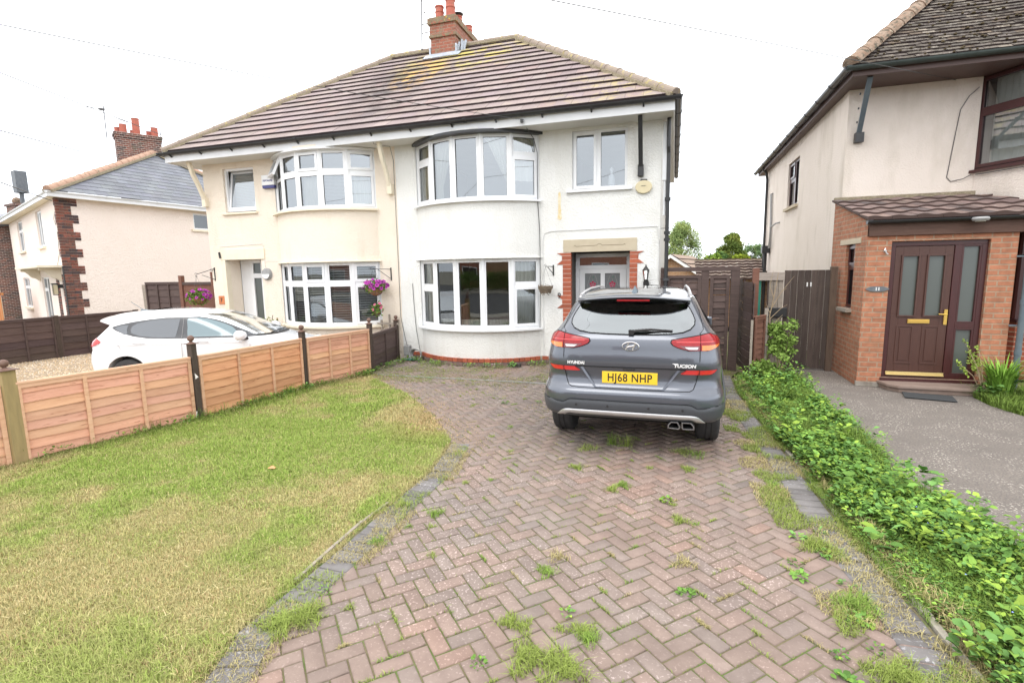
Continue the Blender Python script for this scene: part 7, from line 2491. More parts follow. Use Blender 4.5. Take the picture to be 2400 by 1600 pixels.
# silver skid trim
mb = MB()
def skid(x):
    ax = abs(x)
    top = float(np.interp(ax, [0, .58, .62, .665, .70, .735], [.482, .482, .480, .470, .440, .405]))
    bot = float(np.interp(ax, [0, .54, .60, .63, .66, .735], [.428, .430, .435, .420, .392, .392]))
    return bot, top
vs = []; K = 70
for j in range(5):
    for i in range(K + 1):
        x = -.735 + 1.47 * i / K; b, t = skid(x); z = b + (t - b) * j / 4
        vs.append((x, B1.rear(x, z, .028 - .010 * (j in (0, 4)) - .006 * (j == 0)), z))
mb.add(vs, [(j * (K + 1) + i, j * (K + 1) + i + 1, (j + 1) * (K + 1) + i + 1, (j + 1) * (K + 1) + i) for j in range(4) for i in range(K)])
mb.build('skid_trim', 'silver', suv, smooth=True, recalc=False)
# exhaust
mb = MB()
for a, b in ((.385, .505), (.515, .635)):
    P = [(a, .345), (b - .01, .340), (b, .36), (b - .025, .408), (a + .03, .408), (a, .375)] if a < .5 else [(a + .01, .340), (b, .345), (b, .37), (b - .03, .408), (a + .0, .408), (a, .36)]
    vs = []
    for (y, sc_) in ((.20, 1), (.02, 1), (.02, .80), (.16, .74)):
        cxp = sum(p[0] for p in P) / 6; czp = sum(p[1] for p in P) / 6
        vs += [(cxp + (p[0] - cxp) * sc_, y, czp + (p[1] - czp) * sc_) for p in P]
    fs = [(k * 6 + i, k * 6 + (i + 1) % 6, (k + 1) * 6 + (i + 1) % 6, (k + 1) * 6 + i) for k in range(3) for i in range(6)]
    mb.add(vs, fs); mb.add([vs[18 + i] for i in range(6)], [tuple(range(6))], 1)
M('exhaust_steel', (0.30, 0.30, 0.31), rough=.3, metallic=.9)
mb.build('exhaust', ['exhaust_steel', 'seam_black'], suv, bevel=.002)
# rear window
gz = [(1.212, -.05, .05), (1.214, -.22, .22), (1.222, -.40, .40), (1.238, -.51, .51), (1.262, -.575, .575), (1.30, -.615, .615), (1.34, -.620, .620), (1.39, -.600, .600), (1.44, -.572, .572), (1.485, -.54, .54), (1.50, -.50, .50)]
mb = MB(); patch(mb, dense(gz, 3), RR(.008), 16); g1 = mb.build('rear_window', 'car_glass_rear', suv, smooth=True, recalc=False)
# inside seen through it: we cover the body behind the glass with a dark cabin panel
mb = MB()
gi = [(z, lo * .985, hi * .985) for z, lo, hi in gz]
patch(mb, dense(gi, 3), RR(.0035), 16); mb.build('cabin_shade', 'gloss_black', suv, smooth=True, recalc=False)
# black surround line and spoiler
def frame_line(mb, pts, fn, r=.005):
    mb.tube([fn(x, z) for x, z in pts], r, 5)
outl = [(lo, z) for z, lo, hi in gz[::-1]] + [(hi, z) for z, lo, hi in gz]
mb = MB(); frame_line(mb, outl, RR(.004), .0065); mb.build('window_seal', 'seam_black', suv)
mb = MB()
K = 40
vs = []
for i in range(K + 1):
    t = i / K * 2 - 1; x = t * .575
    e = abs(t) ** 4
    y0 = .262 + .12 * e
    for (y, z) in ((.60, 1.592 - .050 * t * t), (.42, 1.588 - .042 * t * t), (y0 + .02, 1.572 - .040 * t * t), (y0, 1.562 - .040 * t * t), (y0 + .012, 1.548 - .040 * t * t), (y0 + .09, 1.525 - .040 * t * t), (.44 + .03 * e, 1.482 - .040 * t * t)):
        vs.append((x, y, z))
mb.add(vs, [(i * 7 + j, i * 7 + j + 1, (i + 1) * 7 + j + 1, (i + 1) * 7 + j) for i in range(K) for j in range(4)], 0)
mb.add(vs, [(i * 7 + j, i * 7 + j + 1, (i + 1) * 7 + j + 1, (i + 1) * 7 + j) for i in range(K) for j in (4, 5)], 1)
for e_ in (0, K): mb.add([vs[e_ * 7 + j] for j in range(7)], [tuple(range(7))], 0)
sp_ = mb.build('spoiler', ['car_grey', 'gloss_black'], suv, smooth=True, auto=40)
mb = MB(); mb.box((-.15, .272, 1.520), (.18, .30, 1.538)); mb.build('brake_light', 'lamp_red', sp_, bevel=.004)
# side windows + pillars strips of glass
for s_ in (-1, 1):
    mb = MB()
    rows = [(1.10, 1.02, 3.30), (1.16, .88, 3.18), (1.24, .80, 3.02), (1.33, .78, 2.86), (1.42, .86, 2.66), (1.49, 1.05, 2.44)]
    patch(mb, dense(rows, 3), lambda y, z: (s_ * (B1.side(y, z) + .004), y, z), 24)
    mb.build('side_window', 'car_glass_dark', suv, smooth=True, recalc=False)
    mb = MB()
    for y in (1.75, 2.10): mb.tube([(s_ * (B1.side(y, z) + .007), y + (z - 1.1) * .1, z) for z in (1.09, 1.2, 1.35, 1.5)], .018, 4)
    for y in (1.42, 2.42, 3.45): mb.tube([(s_ * (B1.side(y, z) + .0005), y, z) for z in np.linspace(.40, 1.10, 8)], .003, 4)
    mb.build('door_seam', 'seam_black', suv)
    mb = MB()
    for y in (1.55, 2.55): mb.tube([(s_ * (B1.side(y, .98) + .0), y, .98), (s_ * (B1.side(y, .98) + .03), y + .03, .98), (s_ * (B1.side(y, .98) + .03), y + .17, .98), (s_ * B1.side(y, .98), y + .2, .98)], .012, 6)
    mb.build('door_handle', 'car_grey', suv, smooth=True)
    mb = MB(); mb.cbox((s_ * .90, 3.05, 1.06), (.16, .10, .13), rz=-.1 * s_); mb.bar((s_ * .82, 3.08, 1.03), (s_ * .90, 3.05, 1.05), .05, .04); mb.build('wing_mirror', 'car_grey', suv, bevel=.035)
# windscreen
mb = MB(); rows = [(1.20, -.68, .68), (1.30, -.65, .65), (1.42, -.60, .60), (1.53, -.53, .53)]
patch(mb, dense(rows, 4), lambda x, z: (x, B1.front(x, z, .005), z), 16); mb.build('windscreen', 'car_glass_dark', suv, smooth=True, recalc=False)
# roof rails and shark fin
for s_ in (-1, 1):
    mb = MB(); pts = [(s_ * .585, .56, 1.535), (s_ * .580, .64, 1.566), (s_ * .576, .80, 1.590), (s_ * .57, 1.2, 1.612), (s_ * .56, 1.9, 1.612), (s_ * .56, 2.35, 1.585), (s_ * .56, 2.5, 1.54)]
    mb.tube(pts, [.013, .017, .016, .014, .014, .015, .012], 8)
    mb.cbox((s_ * .578, .68, 1.552), (.035, .16, .05)); mb.build('roof_rail', 'silver', suv, smooth=True, auto=50)
mb = MB(); mb.add([(-.03, .62, 1.588), (.03, .62, 1.588), (.035, .80, 1.60), (-.035, .80, 1.60), (0, .70, 1.665), (0, .72, 1.66)], [(0, 1, 4), (1, 2, 5, 4), (2, 3, 5), (3, 0, 4, 5), (0, 3, 2, 1)])
mb.build('aerial_fin', 'strut_blue', suv, bevel=.004)
# tail lamps
def lamp(side):
    # outline (u = distance from centre, z): inner tip at .385, outer edge wraps round the corner
    red = [(1.078, .56, .74), (1.092, .50, .80), (1.108, .45, .84), (1.125, .412, .856), (1.148, .392, .853), (1.170, .400, .843), (1.185, .48, .832), (1.198, .565, .815), (1.212, .66, .78), (1.222, .72, .76)]
    def fn(x, z, off=.014): 
        w = B1.par(z)[1]; x = min(x, w * .9990); return (side * (x + off * .5), B1.rear(x, z, off), z)
    mb = MB(); patch(mb, dense([(z, lo, hi) for z, lo, hi in red], 3), fn, 26)
    o = mb.build('tail_light', 'lamp_red', suv, smooth=True, recalc=False)
    e = MB()
    zs = [r_[0] for r_ in red]
    ring = [(r_[1], r_[0]) for r_ in red] + [(r_[2], r_[0]) for r_ in red[::-1]]
    e.tube([fn(x, z, .004) for x, z in ring + [ring[0]]], .006, 5); e.build('lamp_rim', 'seam_black', o)
    mb = MB(); patch(mb, dense([(1.082, .56, .655), (1.092, .515, .655), (1.118, .47, .655), (1.122, .47, .655)], 2), lambda x, z: fn(x, z, .0165), 10); mb.build('dark_lens', 'lamp_dark_red', o, smooth=True, recalc=False)
    mb = MB(); patch(mb, dense([(1.090, .548, .630), (1.100, .53, .638), (1.112, .515, .64)], 2), lambda x, z: fn(x, z, .019), 8); mb.build('reversing_lens', 'lamp_clear', o, smooth=True, recalc=False)
    mb = MB(); patch(mb, dense([(1.080, .675, .745), (1.10, .675, .815), (1.126, .675, .848)], 3), lambda x, z: fn(x, z, .0175), 12); mb.build('indicator_lens', 'lamp_amber', o, smooth=True, recalc=False)
    mb = MB(); mb.tube([fn(.662, z, .016) for z in np.linspace(1.075, 1.222, 8)], .0028, 4); mb.build('seam', 'seam_black', o)
    mb = MB(); patch(mb, dense([(1.152, .44, .80), (1.160, .44, .80)], 1), lambda x, z: fn(x, z, .0168), 20); mb.build('light_bar', 'lamp_red_bright', o, smooth=True, recalc=False)
lamp(-1); lamp(1)
# reflectors
for s_ in (-1, 1):
    mb = MB()
    rows = [(.853, .500, .775), (.862, .495, .80), (.888, .535, .83), (.895, .545, .835)]
    patch(mb, dense(rows, 2), lambda u, z: (s_ * u, B1.rear(u, z, .006), z), 12)
    o = mb.build('reflector', 'lamp_red_bright', suv, smooth=True, recalc=False)
    mb = MB(); mb.tube([(s_ * .668, B1.rear(.668, z, .008), z) for z in (.85, .875, .898)], .003, 4)
    ring = [(.500, .853), (.775, .853), (.80, .862), (.835, .895), (.545, .895)]
    mb.tube([(s_ * u, B1.rear(u, z, .003), z) for u, z in ring + [ring[0]]], .004, 4)
    mb.build('seam', 'seam_black', o)
# tailgate seams
mb = MB()
for s_ in (-1, 1):
    pts = [(.665, 1.23), (.668, 1.15), (.668, 1.0), (.660, .88), (.640, .78), (.615, .715), (.58, .698), (.50, .694), (.2, .69), (0, .69)]
    mb.tube([(s_ * u, B1.rear(u, z, .0015), z) for u, z in pts], .0038, 5)
    mb.tube([(s_ * u, B1.rear(u, z, .001), z) for u, z in ((.668, 1.225), (.70, 1.26), (.685, 1.33), (.66, 1.42), (.62, 1.50))], .003, 4)
    mb.tube([(s_ * .921, .46, z) for z in (.30, .56)], .002, 4)
    mb.tube([(s_ * u, B1.rear(u, z, .0115), z) for u, z in ((0, .583), (.3, .585), (.56, .586), (.60, .581), (.66, .549), (.72, .553), (.85, .566))], .0035, 4)
mb.tube([(x, B1.rear(x, .900, .002), .900 + .0 * x) for x in np.linspace(-.54, .54, 20)], .005, 4)
mb.build('tailgate_seam', 'seam_black', suv)
# recessed number plate area (chamfer lines), plate
mb = MB()
M('car_grey_panel', (0.115, 0.128, 0.16), rough=.28, metallic=.5, coat=1.0)
vs = []
for (u, z, o_) in ((.475, .893, .003), (.335, .708, .003)):
    pass
for s_ in (-1, 1):
    a, b, c, d = (.490, .893), (.345, .706), (.325, .706), (.462, .893)
    mb.add([(s_ * p[0], B1.rear(p[0], p[1], .004 if k < 2 else -.0), p[1]) for k, p in enumerate((a, b, c, d))], [(0, 1, 2, 3)])
mb.add([(s, B1.rear(s, .706, .004), .706) for s in (-.345, .345)] + [(s, B1.rear(s, .698, .006), .698) for s in (.345, -.345)], [(0, 1, 2, 3)])
mb.build('plate_surround', 'car_grey_panel', suv, recalc=False)
yp = B1.rear(0, .80, .012)
mb = MB(); mb.box((-.268, yp - .004, .740), (.278, yp + .03, .856)); pl_ = mb.build('number_plate', 'plate_yellow', suv, bevel=.004)
text_mesh('HJ68 NHP', .110, 'plate_black', pl_, 'plate_lettering', (.005, yp - .0045, .795), (rad(90), 0, 0), .0004, .0019, .88, spacing=1.08)
mb = MB(); mb.box((-.06, B1.rear(0, .9, .006), .876), (.06, B1.rear(0, .9, -.01), .892)); mb.build('tailgate_handle', 'gloss_black', suv, bevel=.004)
M('badge_chrome', (0.80, 0.80, 0.82), rough=.15, metallic=1.0)
M('badge_white', (0.85, 0.85, 0.86), rough=.3, metallic=.2)
text_mesh('HYUNDAI', .039, 'badge_white', suv, 'maker_lettering', (-.535, B1.rear(.535, .935, .004), .934), (rad(90), 0, rad(-3)), .001, .0018, 1.02)
text_mesh('TUCSON', .041, 'badge_white', suv, 'model_lettering', (.530, B1.rear(.53, .935, .004), .934), (rad(90), 0, rad(3)), .001, .0018, 1.22, shear=.15)
mb = MB(); mb.add([(.420, B1.rear(.41, .96, .006), .951), (.47, B1.rear(.47, .96, .006), .953), (.465, B1.rear(.47, .96, .006), .958), (.415, B1.rear(.41, .96, .006), .958)], [(0, 1, 2, 3)]); mb.build('model_lettering', 'badge_white', suv, recalc=False)
# emblem: slanted H in an ellipse
mb = MB()
ye = B1.rear(0, 1.105, .010)
mb.tube([(.012 + .080 * math.cos(t), ye, 1.105 + .041 * math.sin(t)) for t in np.linspace(0, 2 * math.pi, 40)], .0058, 6)
def eb(x0, z0, x1, z1, w): mb.bar((.012 + x0, ye, 1.105 + z0), (.012 + x1, ye, 1.105 + z1), w, .006, upv=(0, 1, 0))
eb(-.048, -.030, -.018, .032, .014); eb(.018, -.032, .048, .030, .014)
mb.tube([(.012 - .036, ye, 1.105 - .012), (.012 - .012, ye, 1.105 - .001), (.012 + .012, ye, 1.105 + .001), (.012 + .036, ye, 1.105 + .012)], [.005, .008, .008, .005], 6)
mb.build('emblem', 'badge_chrome', suv, smooth=True, auto=50)
# wiper
mb = MB()
mb.tube([(.0, B1.rear(0, 1.235, .03), 1.232), (.06, B1.rear(.06, 1.24, .035), 1.250), (.20, B1.rear(.2, 1.255, .035), 1.262), (.41, B1.rear(.4, 1.26, .022), 1.252)], [.018, .016, .012, .006], 6)
mb.tube([(.05, B1.rear(.05, 1.24, .018), 1.240), (.41, B1.rear(.4, 1.245, .016), 1.247)], .005, 4); mb.cbox((.012, B1.rear(0, 1.235, .03), 1.235), (.05, .04, .045))
mb.build('wiper', 'black_plastic', suv, smooth=True, auto=50)
# parking sensors
mb = MB()
for x in (-.52, -.2, .2, .52): mb.lathe([(.012, -.001), (.012, .001)], 12, (x, B1.rear(x, .53, .0115), .53), axis='Y')
mb.build('parking_sensor', 'black_plastic', suv)
for x, y, s_ in ((-.80, WR, -1), (.80, WR, 1), (-.80, WF_, -1), (.80, WF_, 1)): wheel(suv, x, y, .355, .235, s_)
mb = MB()
for wy in (WR, WF_): mb.lathe([(.24, -.62), (.24, -.615)], 30, (0, wy, .50), axis='X'); mb.lathe([(.24, .615), (.24, .62)], 30, (0, wy, .50), axis='X')
mb.tube([(-.7, WR, .33), (.7, WR, .33)], .04, 8)
mb.build('wheel_liner', 'seam_black', suv)

# ---------------------------------------------------------------- white hatchback
hb = thing('parked_hatchback', 'small white hatchback on the gravel drive behind the orange-brown fence', 'car', (-9.773, 6.684, -.107), 0)
suv.scale = (.955, 1, 1)
hb.rotation_euler = (0, 0, -1.161)
hb.scale = (.92, .92, .92)
HP = [(.20, .25, .78, 3.80), (.30, .07, .845, 3.96), (.42, .02, .862, 4.02), (.58, .005, .867, 4.04), (.68, .012, .866, 4.02), (.74, .03, .864, 3.97), (.79, .045, .861, 3.88), (.84, .040, .856, 3.72), (.89, .045, .848, 3.55), (.935, .06, .838, 3.38), (.97, .085, .826, 3.27),
      (1.02, .13, .80, 3.18), (1.10, .205, .768, 3.01), (1.18, .28, .735, 2.84), (1.26, .345, .702, 2.66), (1.33, .38, .668, 2.49), (1.38, .38, .635, 2.33), (1.42, .40, .585, 2.14), (1.45, .60, .50, 1.92), (1.472, .95, .36, 1.62)]
B2 = Body(HP, .17, .80, 4, 2.6)
HR, HF = .73, 3.22
def hb_fl(p):
    x, y, z = p
    for wy in (HR, HF):
        d = math.hypot(y - wy, z - .31)
        if abs(x) > .75 and d < .55 and z < .8: x *= 1 + .016 * math.exp(-((d - .38) / .08) ** 2)
    if .35 < z < .85 and abs(x) > .8 and 1.1 < y < 2.9: x *= 1 - .016 * math.exp(-((z - .60) / .12) ** 2)
    if abs(x) > .75: x *= 1 + .006 * math.exp(-((z - .885) / .022) ** 2)
    return (x, y, z)
lv = list(np.arange(.20, .70, .03)) + list(np.arange(.70, 1.0, .012)) + list(np.arange(1.0, 1.472, .018)) + [1.472]
B2.mesh('body', 'car_white', hb, lv, [(HR, .31, .36, -1.1, -.55), (HR, .31, .36, .55, 1.1), (HF, .31, .36, -1.1, -.55), (HF, .31, .36, .55, 1.1)], hb_fl)
M('hb_trim', (0.05, 0.052, 0.058), rough=.35, coat=.3)
for s_ in (-1, 1):
    def sf2(y, z, off=.004): return (s_ * (B2.side(y, z) + off + (.005 if 0.86 < z < .91 else 0)), y, z)
    mb = MB()
    # whole daylight opening in dark trim, then panes
    rows = [(.955, 2.2, 3.10), (.965, 1.45, 3.05), (.98, 1.1, 3.00), (1.02, .86, 2.90), (1.08, .66, 2.76), (1.14, .53, 2.62), (1.18, .475, 2.53), (1.205, .49, 2.47), (1.24, .62, 2.38), (1.28, .82, 2.26), (1.32, 1.12, 2.10), (1.345, 1.38, 1.96)]
    patch(mb, dense(rows, 2), sf2, 30)
    o = mb.build('window_trim', 'hb_trim', hb, smooth=True, recalc=False)
    mb = MB()
    patch(mb, dense([(.985, 1.30, 1.60), (1.02, .98, 1.61), (1.08, .82, 1.62), (1.14, .80, 1.63), (1.20, .82, 1.64), (1.25, .90, 1.645), (1.29, 1.10, 1.65), (1.315, 1.30, 1.655)], 2), lambda y, z: sf2(y, z, .008), 16)
    patch(mb, dense([(1.06, .70, .76), (1.12, .60, .745), (1.17, .52, .74), (1.20, .56, .75), (1.225, .66, .765)], 2), lambda y, z: sf2(y, z, .008), 8)
    mb.build('side_window', 'car_glass_dark', hb, smooth=True, recalc=False)
    mb = MB()
    patch(mb, dense([(.985, 1.82, 2.66), (1.02, 1.81, 2.66), (1.08, 1.80, 2.64), (1.14, 1.80, 2.56), (1.20, 1.79, 2.43), (1.26, 1.78, 2.26), (1.30, 1.78, 2.12), (1.322, 1.80, 2.0)], 2), lambda y, z: sf2(y, z, .008), 16)
    M('hb_front_glass_' + ('l' if s_ < 0 else 'r'), (0.1, 0.1, 0.1)) if False else None
    mb.build('side_window', 'car_glass_side', hb, smooth=True, recalc=False) if 'car_glass_side' in MATS else None
    mb = MB()
    mb.tube([sf2(1.715, z, .006) for z in np.linspace(.42, 1.33, 14)], .004, 4); mb.build('door_seam', 'grey_plastic', hb); mb = MB()
    mb.tube([sf2(y, z, .006) for y, z in ((.68, 1.08), (.63, 1.0), (.60, .90), (.66, .78), (.82, .66), (1.02, .55), (1.12, .45))], .003, 4)
    mb.build('door_seam', 'grey_plastic', hb); mb = MB()
    mb.tube([sf2(y, z, .006) for y, z in ((2.92, .93), (2.93, .8), (2.90, .6), (2.86, .42))], .003, 4)
    mb.build('door_seam', 'grey_plastic', hb)
    mb = MB()
    for y in (.86, 1.98): mb.tube([sf2(y, .905, .004), sf2(y + .03, .91, .038), sf2(y + .19, .905, .038), sf2(y + .22, .90, .004)], .014, 6)
    mb.tube([sf2(y, .868 + .0 * y, .011) for y in np.linspace(.45, 2.8, 20)], .004, 4)
    mb.build('door_handle', 'car_white', hb, smooth=True)
    # mirror
    mb = MB()
    rows_ = []
    n8 = 10
    for k in range(9):
        t = k / 8 * math.pi; rr = math.sin(t)
        cx_, hw_ = s_ * (.905 + .005 * k), None
        for i in range(n8):
            a = 2 * math.pi * i / n8
            rows_.append((s_ * (.95) + s_ * .12 * -math.cos(t) * 1.0, 2.78 + .115 * (rr ** .6) * math.cos(a) * (1.2 if math.cos(a) > 0 else .7), 1.005 + .098 * (rr ** .5) * math.sin(a) - .005))
    mb.add(rows_, [(k * n8 + i, k * n8 + (i + 1) % n8, (k + 1) * n8 + (i + 1) % n8, (k + 1) * n8 + i) for k in range(8) for i in range(n8)])
    mo = mb.build('wing_mirror', 'car_white', hb, smooth=True)
    mb = MB(); mb.bar((s_ * .80, 2.86, .93), (s_ * .92, 2.80, .945), .10, .05); mb.build('mirror_foot', 'black_plastic', mo, bevel=.015)
    # tail lamp
    def fn(u, z, off=.012):
        # u: path position; negative side = rear face, positive = flank
        if u < 0:
            x = .80 + u; return (s_ * x, B2.rear(x, z, off), z)
        y = .16 + u
        return (s_ * (B2.side(y, z) + off), y, z)
    mb = MB()
    def lf(y, z): return (s_ * (B2.side(y, z) + .020), y - (.012 if y < .12 else 0), z)
    rows = [(.845, .055, .10), (.865, .052, .18), (.885, .055, .235), (.905, .06, .275), (.925, .065, .305), (.945, .068, .315), (.965, .075, .30), (.985, .085, .275), (1.0, .098, .245), (1.010, .11, .215)]
    patch(mb, dense(rows, 2), lf, 16)
    def lr(x, z): return (s_ * x, B2.rear(x, z, .016), z)
    patch(mb, dense([(.845, .60, .83), (.90, .56, .825), (.95, .56, .815), (1.0, .60, .80)], 2), lr, 10)
    lo_ = mb.build('tail_light', 'lamp_red_bright', hb, smooth=True, recalc=False)
    mb = MB(); patch(mb, dense([(.87, .062, .10), (.90, .064, .12), (.93, .072, .13), (.96, .082, .13)], 2), lambda y, z: (s_ * (B2.side(y, z) + .023), y - .014, z), 6); mb.build('dark_lens', 'lamp_dark_red', lo_, smooth=True, recalc=False)
    mb = MB(); mb.tube([(s_ * (B2.side(y, z) + .004), y - .004, z) for y, z in ((.045, .50), (.04, .56), (.05, .63))], .014, 5); mb.build('reflector', 'lamp_red', hb)
    mb = MB(); mb.cbox((s_ * .62, 3.72, .74), (.25, .25, .10), rz=-.5 * s_); mb.build('headlight', 'lamp_clear', hb, bevel=.03)
# windscreen, rear screen
mb = MB(); rows = [(.985, -.66, .66), (1.03, -.69, .69), (1.12, -.665, .665), (1.22, -.62, .62), (1.32, -.57, .57), (1.385, -.50, .50)]
patch(mb, dense(rows, 4), lambda x, z: (x, B2.front(x, z, .006), z), 20); ws = mb.build('windscreen', 'car_windscreen', hb, smooth=True, recalc=False) if 'car_windscreen' in MATS else None
mb = MB(); patch(mb, dense([(.955, -.68, .68), (.97, -.69, .69), (.985, -.67, .67)], 2), lambda x, z: (x, B2.front(x, z, .012), z), 20)
mb.tube([(.45, B2.front(.45, .985, .03), .985), (.1, B2.front(.1, 1.01, .03), 1.005), (-.3, B2.front(-.3, 1.0, .03), 1.01)], .010, 5)
mb.build('wiper', 'black_plastic', hb, smooth=True)
mb = MB(); patch(mb, dense([(1.03, -.60, .60), (1.12, -.60, .60), (1.22, -.58, .58), (1.30, -.54, .54)], 3), lambda x, z: (x, B2.rear(x, z, .008), z), 14); mb.build('rear_window', 'car_glass_dark', hb, smooth=True, recalc=False)
# spoiler
mb = MB(); vs = []
K = 24
for i in range(K + 1):
    t = i / K * 2 - 1; x = t * .635; e = abs(t) ** 3
    for (y, z) in ((.62, 1.452 - .05 * t * t), (.30, 1.405 - .05 * t * t), (.165 + .06 * e, 1.375 - .05 * t * t), (.155 + .06 * e, 1.350 - .05 * t * t), (.22 + .05 * e, 1.325 - .05 * t * t), (.42, 1.26 - .05 * t * t)):
        vs.append((x, y, z))
mb.add(vs, [(i * 6 + j, i * 6 + j + 1, (i + 1) * 6 + j + 1, (i + 1) * 6 + j) for i in range(K) for j in range(5)])
for e_ in (0, K): mb.add([vs[e_ * 6 + j] for j in range(6)], [tuple(range(6))])
mb.build('spoiler', 'car_white', hb, smooth=True, auto=45)
mb = MB(); mb.add([(-.03, .58, 1.44), (.03, .58, 1.44), (.03, .72, 1.455), (-.03, .72, 1.455), (0, .60, 1.475), (0, .68, 1.472)], [(0, 1, 4), (1, 2, 5, 4), (2, 3, 5), (3, 0, 4, 5)]); mb.tube([(0, .62, 1.47), (0, .42, 1.62)], .005, 5)
mb.build('roof_aerial', 'strut_blue', hb)
for x, y, s_ in ((-.76, HR, -1), (.76, HR, 1), (-.76, HF, -1), (.76, HF, 1)): wheel(hb, x, y, .30, .19, s_)
mb = MB()
for wy in (HR, HF): mb.lathe([(.355, -.57), (.355, -.565)], 30, (0, wy, .31), axis='X'); mb.lathe([(.355, .565), (.355, .57)], 30, (0, wy, .31), axis='X')
mb.box((-.6, .3, .16), (.6, 3.8, .22)); mb.build('wheel_liner', 'seam_black', hb)
# ================================================================= grass, weeds, gravel
def blades(name, P, h, wd, cols, seed, lean=.5, parent=None, curve=.5):
    """thin bent blades: P (n,3) roots, h (n,) lengths, cols (n,3)"""
    r = np.random.RandomState(seed)
    n = len(P)
    a = r.rand(n) * 2 * np.pi
    d = np.stack([np.cos(a), np.sin(a), np.zeros(n)], 1)
    s_ = np.stack([-np.sin(a + r.randn(n) * .5), np.cos(a), np.zeros(n)], 1)
    ln = (lean * (.25 + 1.2 * r.rand(n)))[:, None]
    w = wd if isinstance(wd, np.ndarray) else np.full(n, wd)
    w = w[:, None]; h = h[:, None]
    up = np.array([0, 0, 1.])
    m1 = P + d * h * ln * .25 + up * h * .55
    t = P + d * h * ln * (.75 + curve * .3) + up * h * np.clip(1 - .35 * ln, .25, 1)
    V = np.stack([P - s_ * w, P + s_ * w, m1 + s_ * w * .8, m1 - s_ * w * .8, t], 1).reshape(-1, 3)
    b = np.arange(n) * 5
    F = np.concatenate([np.stack([b, b + 1, b + 2, b + 3], 1), np.stack([b + 3, b + 2, b + 4, b + 4], 1)])
    # second set as quads with a doubled tip vertex would be degenerate: use triangles instead
    me_f1 = np.stack([b, b + 1, b + 2], 1); me_f2 = np.stack([b, b + 2, b + 3], 1); me_f3 = np.stack([b + 3, b + 2, b + 4], 1)
    F = np.concatenate([me_f1, me_f2, me_f3]); C = np.concatenate([cols, cols, cols])
    return np_mesh(name, V, F, C, 'blade', parent)

r6 = np.random.RandomState(3)
# --- lawn
LP = [p for p in LAWN]
def lawn_pts(n, y0, y1):
    x = r6.rand(n) * 5.2 - 7.0; y = y0 + r6.rand(n) * (y1 - y0)
    k = in_poly(x, y, LP)
    return x[k], y[k]
xs, ys = [], []
for (n, a, b) in ((240000, .2, 2.9), (160000, 2.9, 5.2), (90000, 5.2, 8.2)):
    x, y = lawn_pts(n, a, b); xs.append(x); ys.append(y)
x, y = np.concatenate(xs), np.concatenate(ys)
n = len(x)
big = vnoise(x, y, 1.25, 41); mid = vnoise(x, y, .42, 42); sml = vnoise(x, y, .13, 43)
# greener along the paving side and by the fence, drier in the middle left and at the far right corner
gbias = .08 + np.exp(-((x + 2.9) / .9) ** 2) * (y < 5.4) * .42 + np.exp(-((x + 4.3) ** 2 + (y - 5.6) ** 2) / 2.2) * .28
dry = np.exp(-(((x + 2.95) / .75) ** 2 + ((y - 5.75) / .8) ** 2)) * 1.1 + np.exp(-(((x + 4.6) / 1.6) ** 2 + ((y - 2.6) / 1.2) ** 2)) * .22 + np.exp(-(((x + 3.3) / 1.0) ** 2 + ((y - 1.75) / .7) ** 2)) * .55
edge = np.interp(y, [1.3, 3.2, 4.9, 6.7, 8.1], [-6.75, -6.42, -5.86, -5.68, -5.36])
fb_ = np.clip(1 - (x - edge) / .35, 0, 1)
g = np.clip((.38 * big + .36 * mid + .26 * sml - .48) * 3.0 + .44 + gbias - dry + fb_ * .5, 0, 1)
GREEN = np.array((.215, .325, .060)); LIME = np.array((.345, .435, .095)); STRAW = np.array((.50, .43, .20)); TAN = np.array((.47, .32, .17)); DARK = np.array((.085, .17, .03))
g = g * (1 - .55 * np.exp(-(((x + 3.3) / 1.1) ** 2 + ((y - 1.7) / .7) ** 2)))
q = r6.rand(n)
tan_ = np.clip(np.exp(-(((x + 2.75) / .6) ** 2 + ((y - 5.6) / .75) ** 2)) * 1.3 - .25, 0, .8)
col = STRAW[None] * (1 - g)[:, None] + (GREEN * .55 + LIME * .45)[None] * g[:, None]
col = col * (1 - tan_)[:, None] + (TAN * 1.05)[None] * tan_[:, None]
m_ = q < (.22 * g); col[m_] = LIME
m_ = (q > .80) & (g < .55); col[m_] = TAN
m_ = (q > .93); col[m_] = STRAW * 1.15
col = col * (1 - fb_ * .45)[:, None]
col *= (.72 + .56 * r6.rand(n))[:, None]
hh = (.015 + .017 * r6.rand(n)) * (1 + .4 * g) + fb_ * .05 * r6.rand(n) + (mid > .72) * .012
hh = hh * np.where(y < 1.8, 1.45, 1.0)
wd = np.where(y < 2.9, .0013, np.where(y < 5.2, .0018, .0026))
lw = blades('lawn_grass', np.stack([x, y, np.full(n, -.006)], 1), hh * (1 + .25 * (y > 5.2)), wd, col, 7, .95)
tag(lw, kind='stuff')
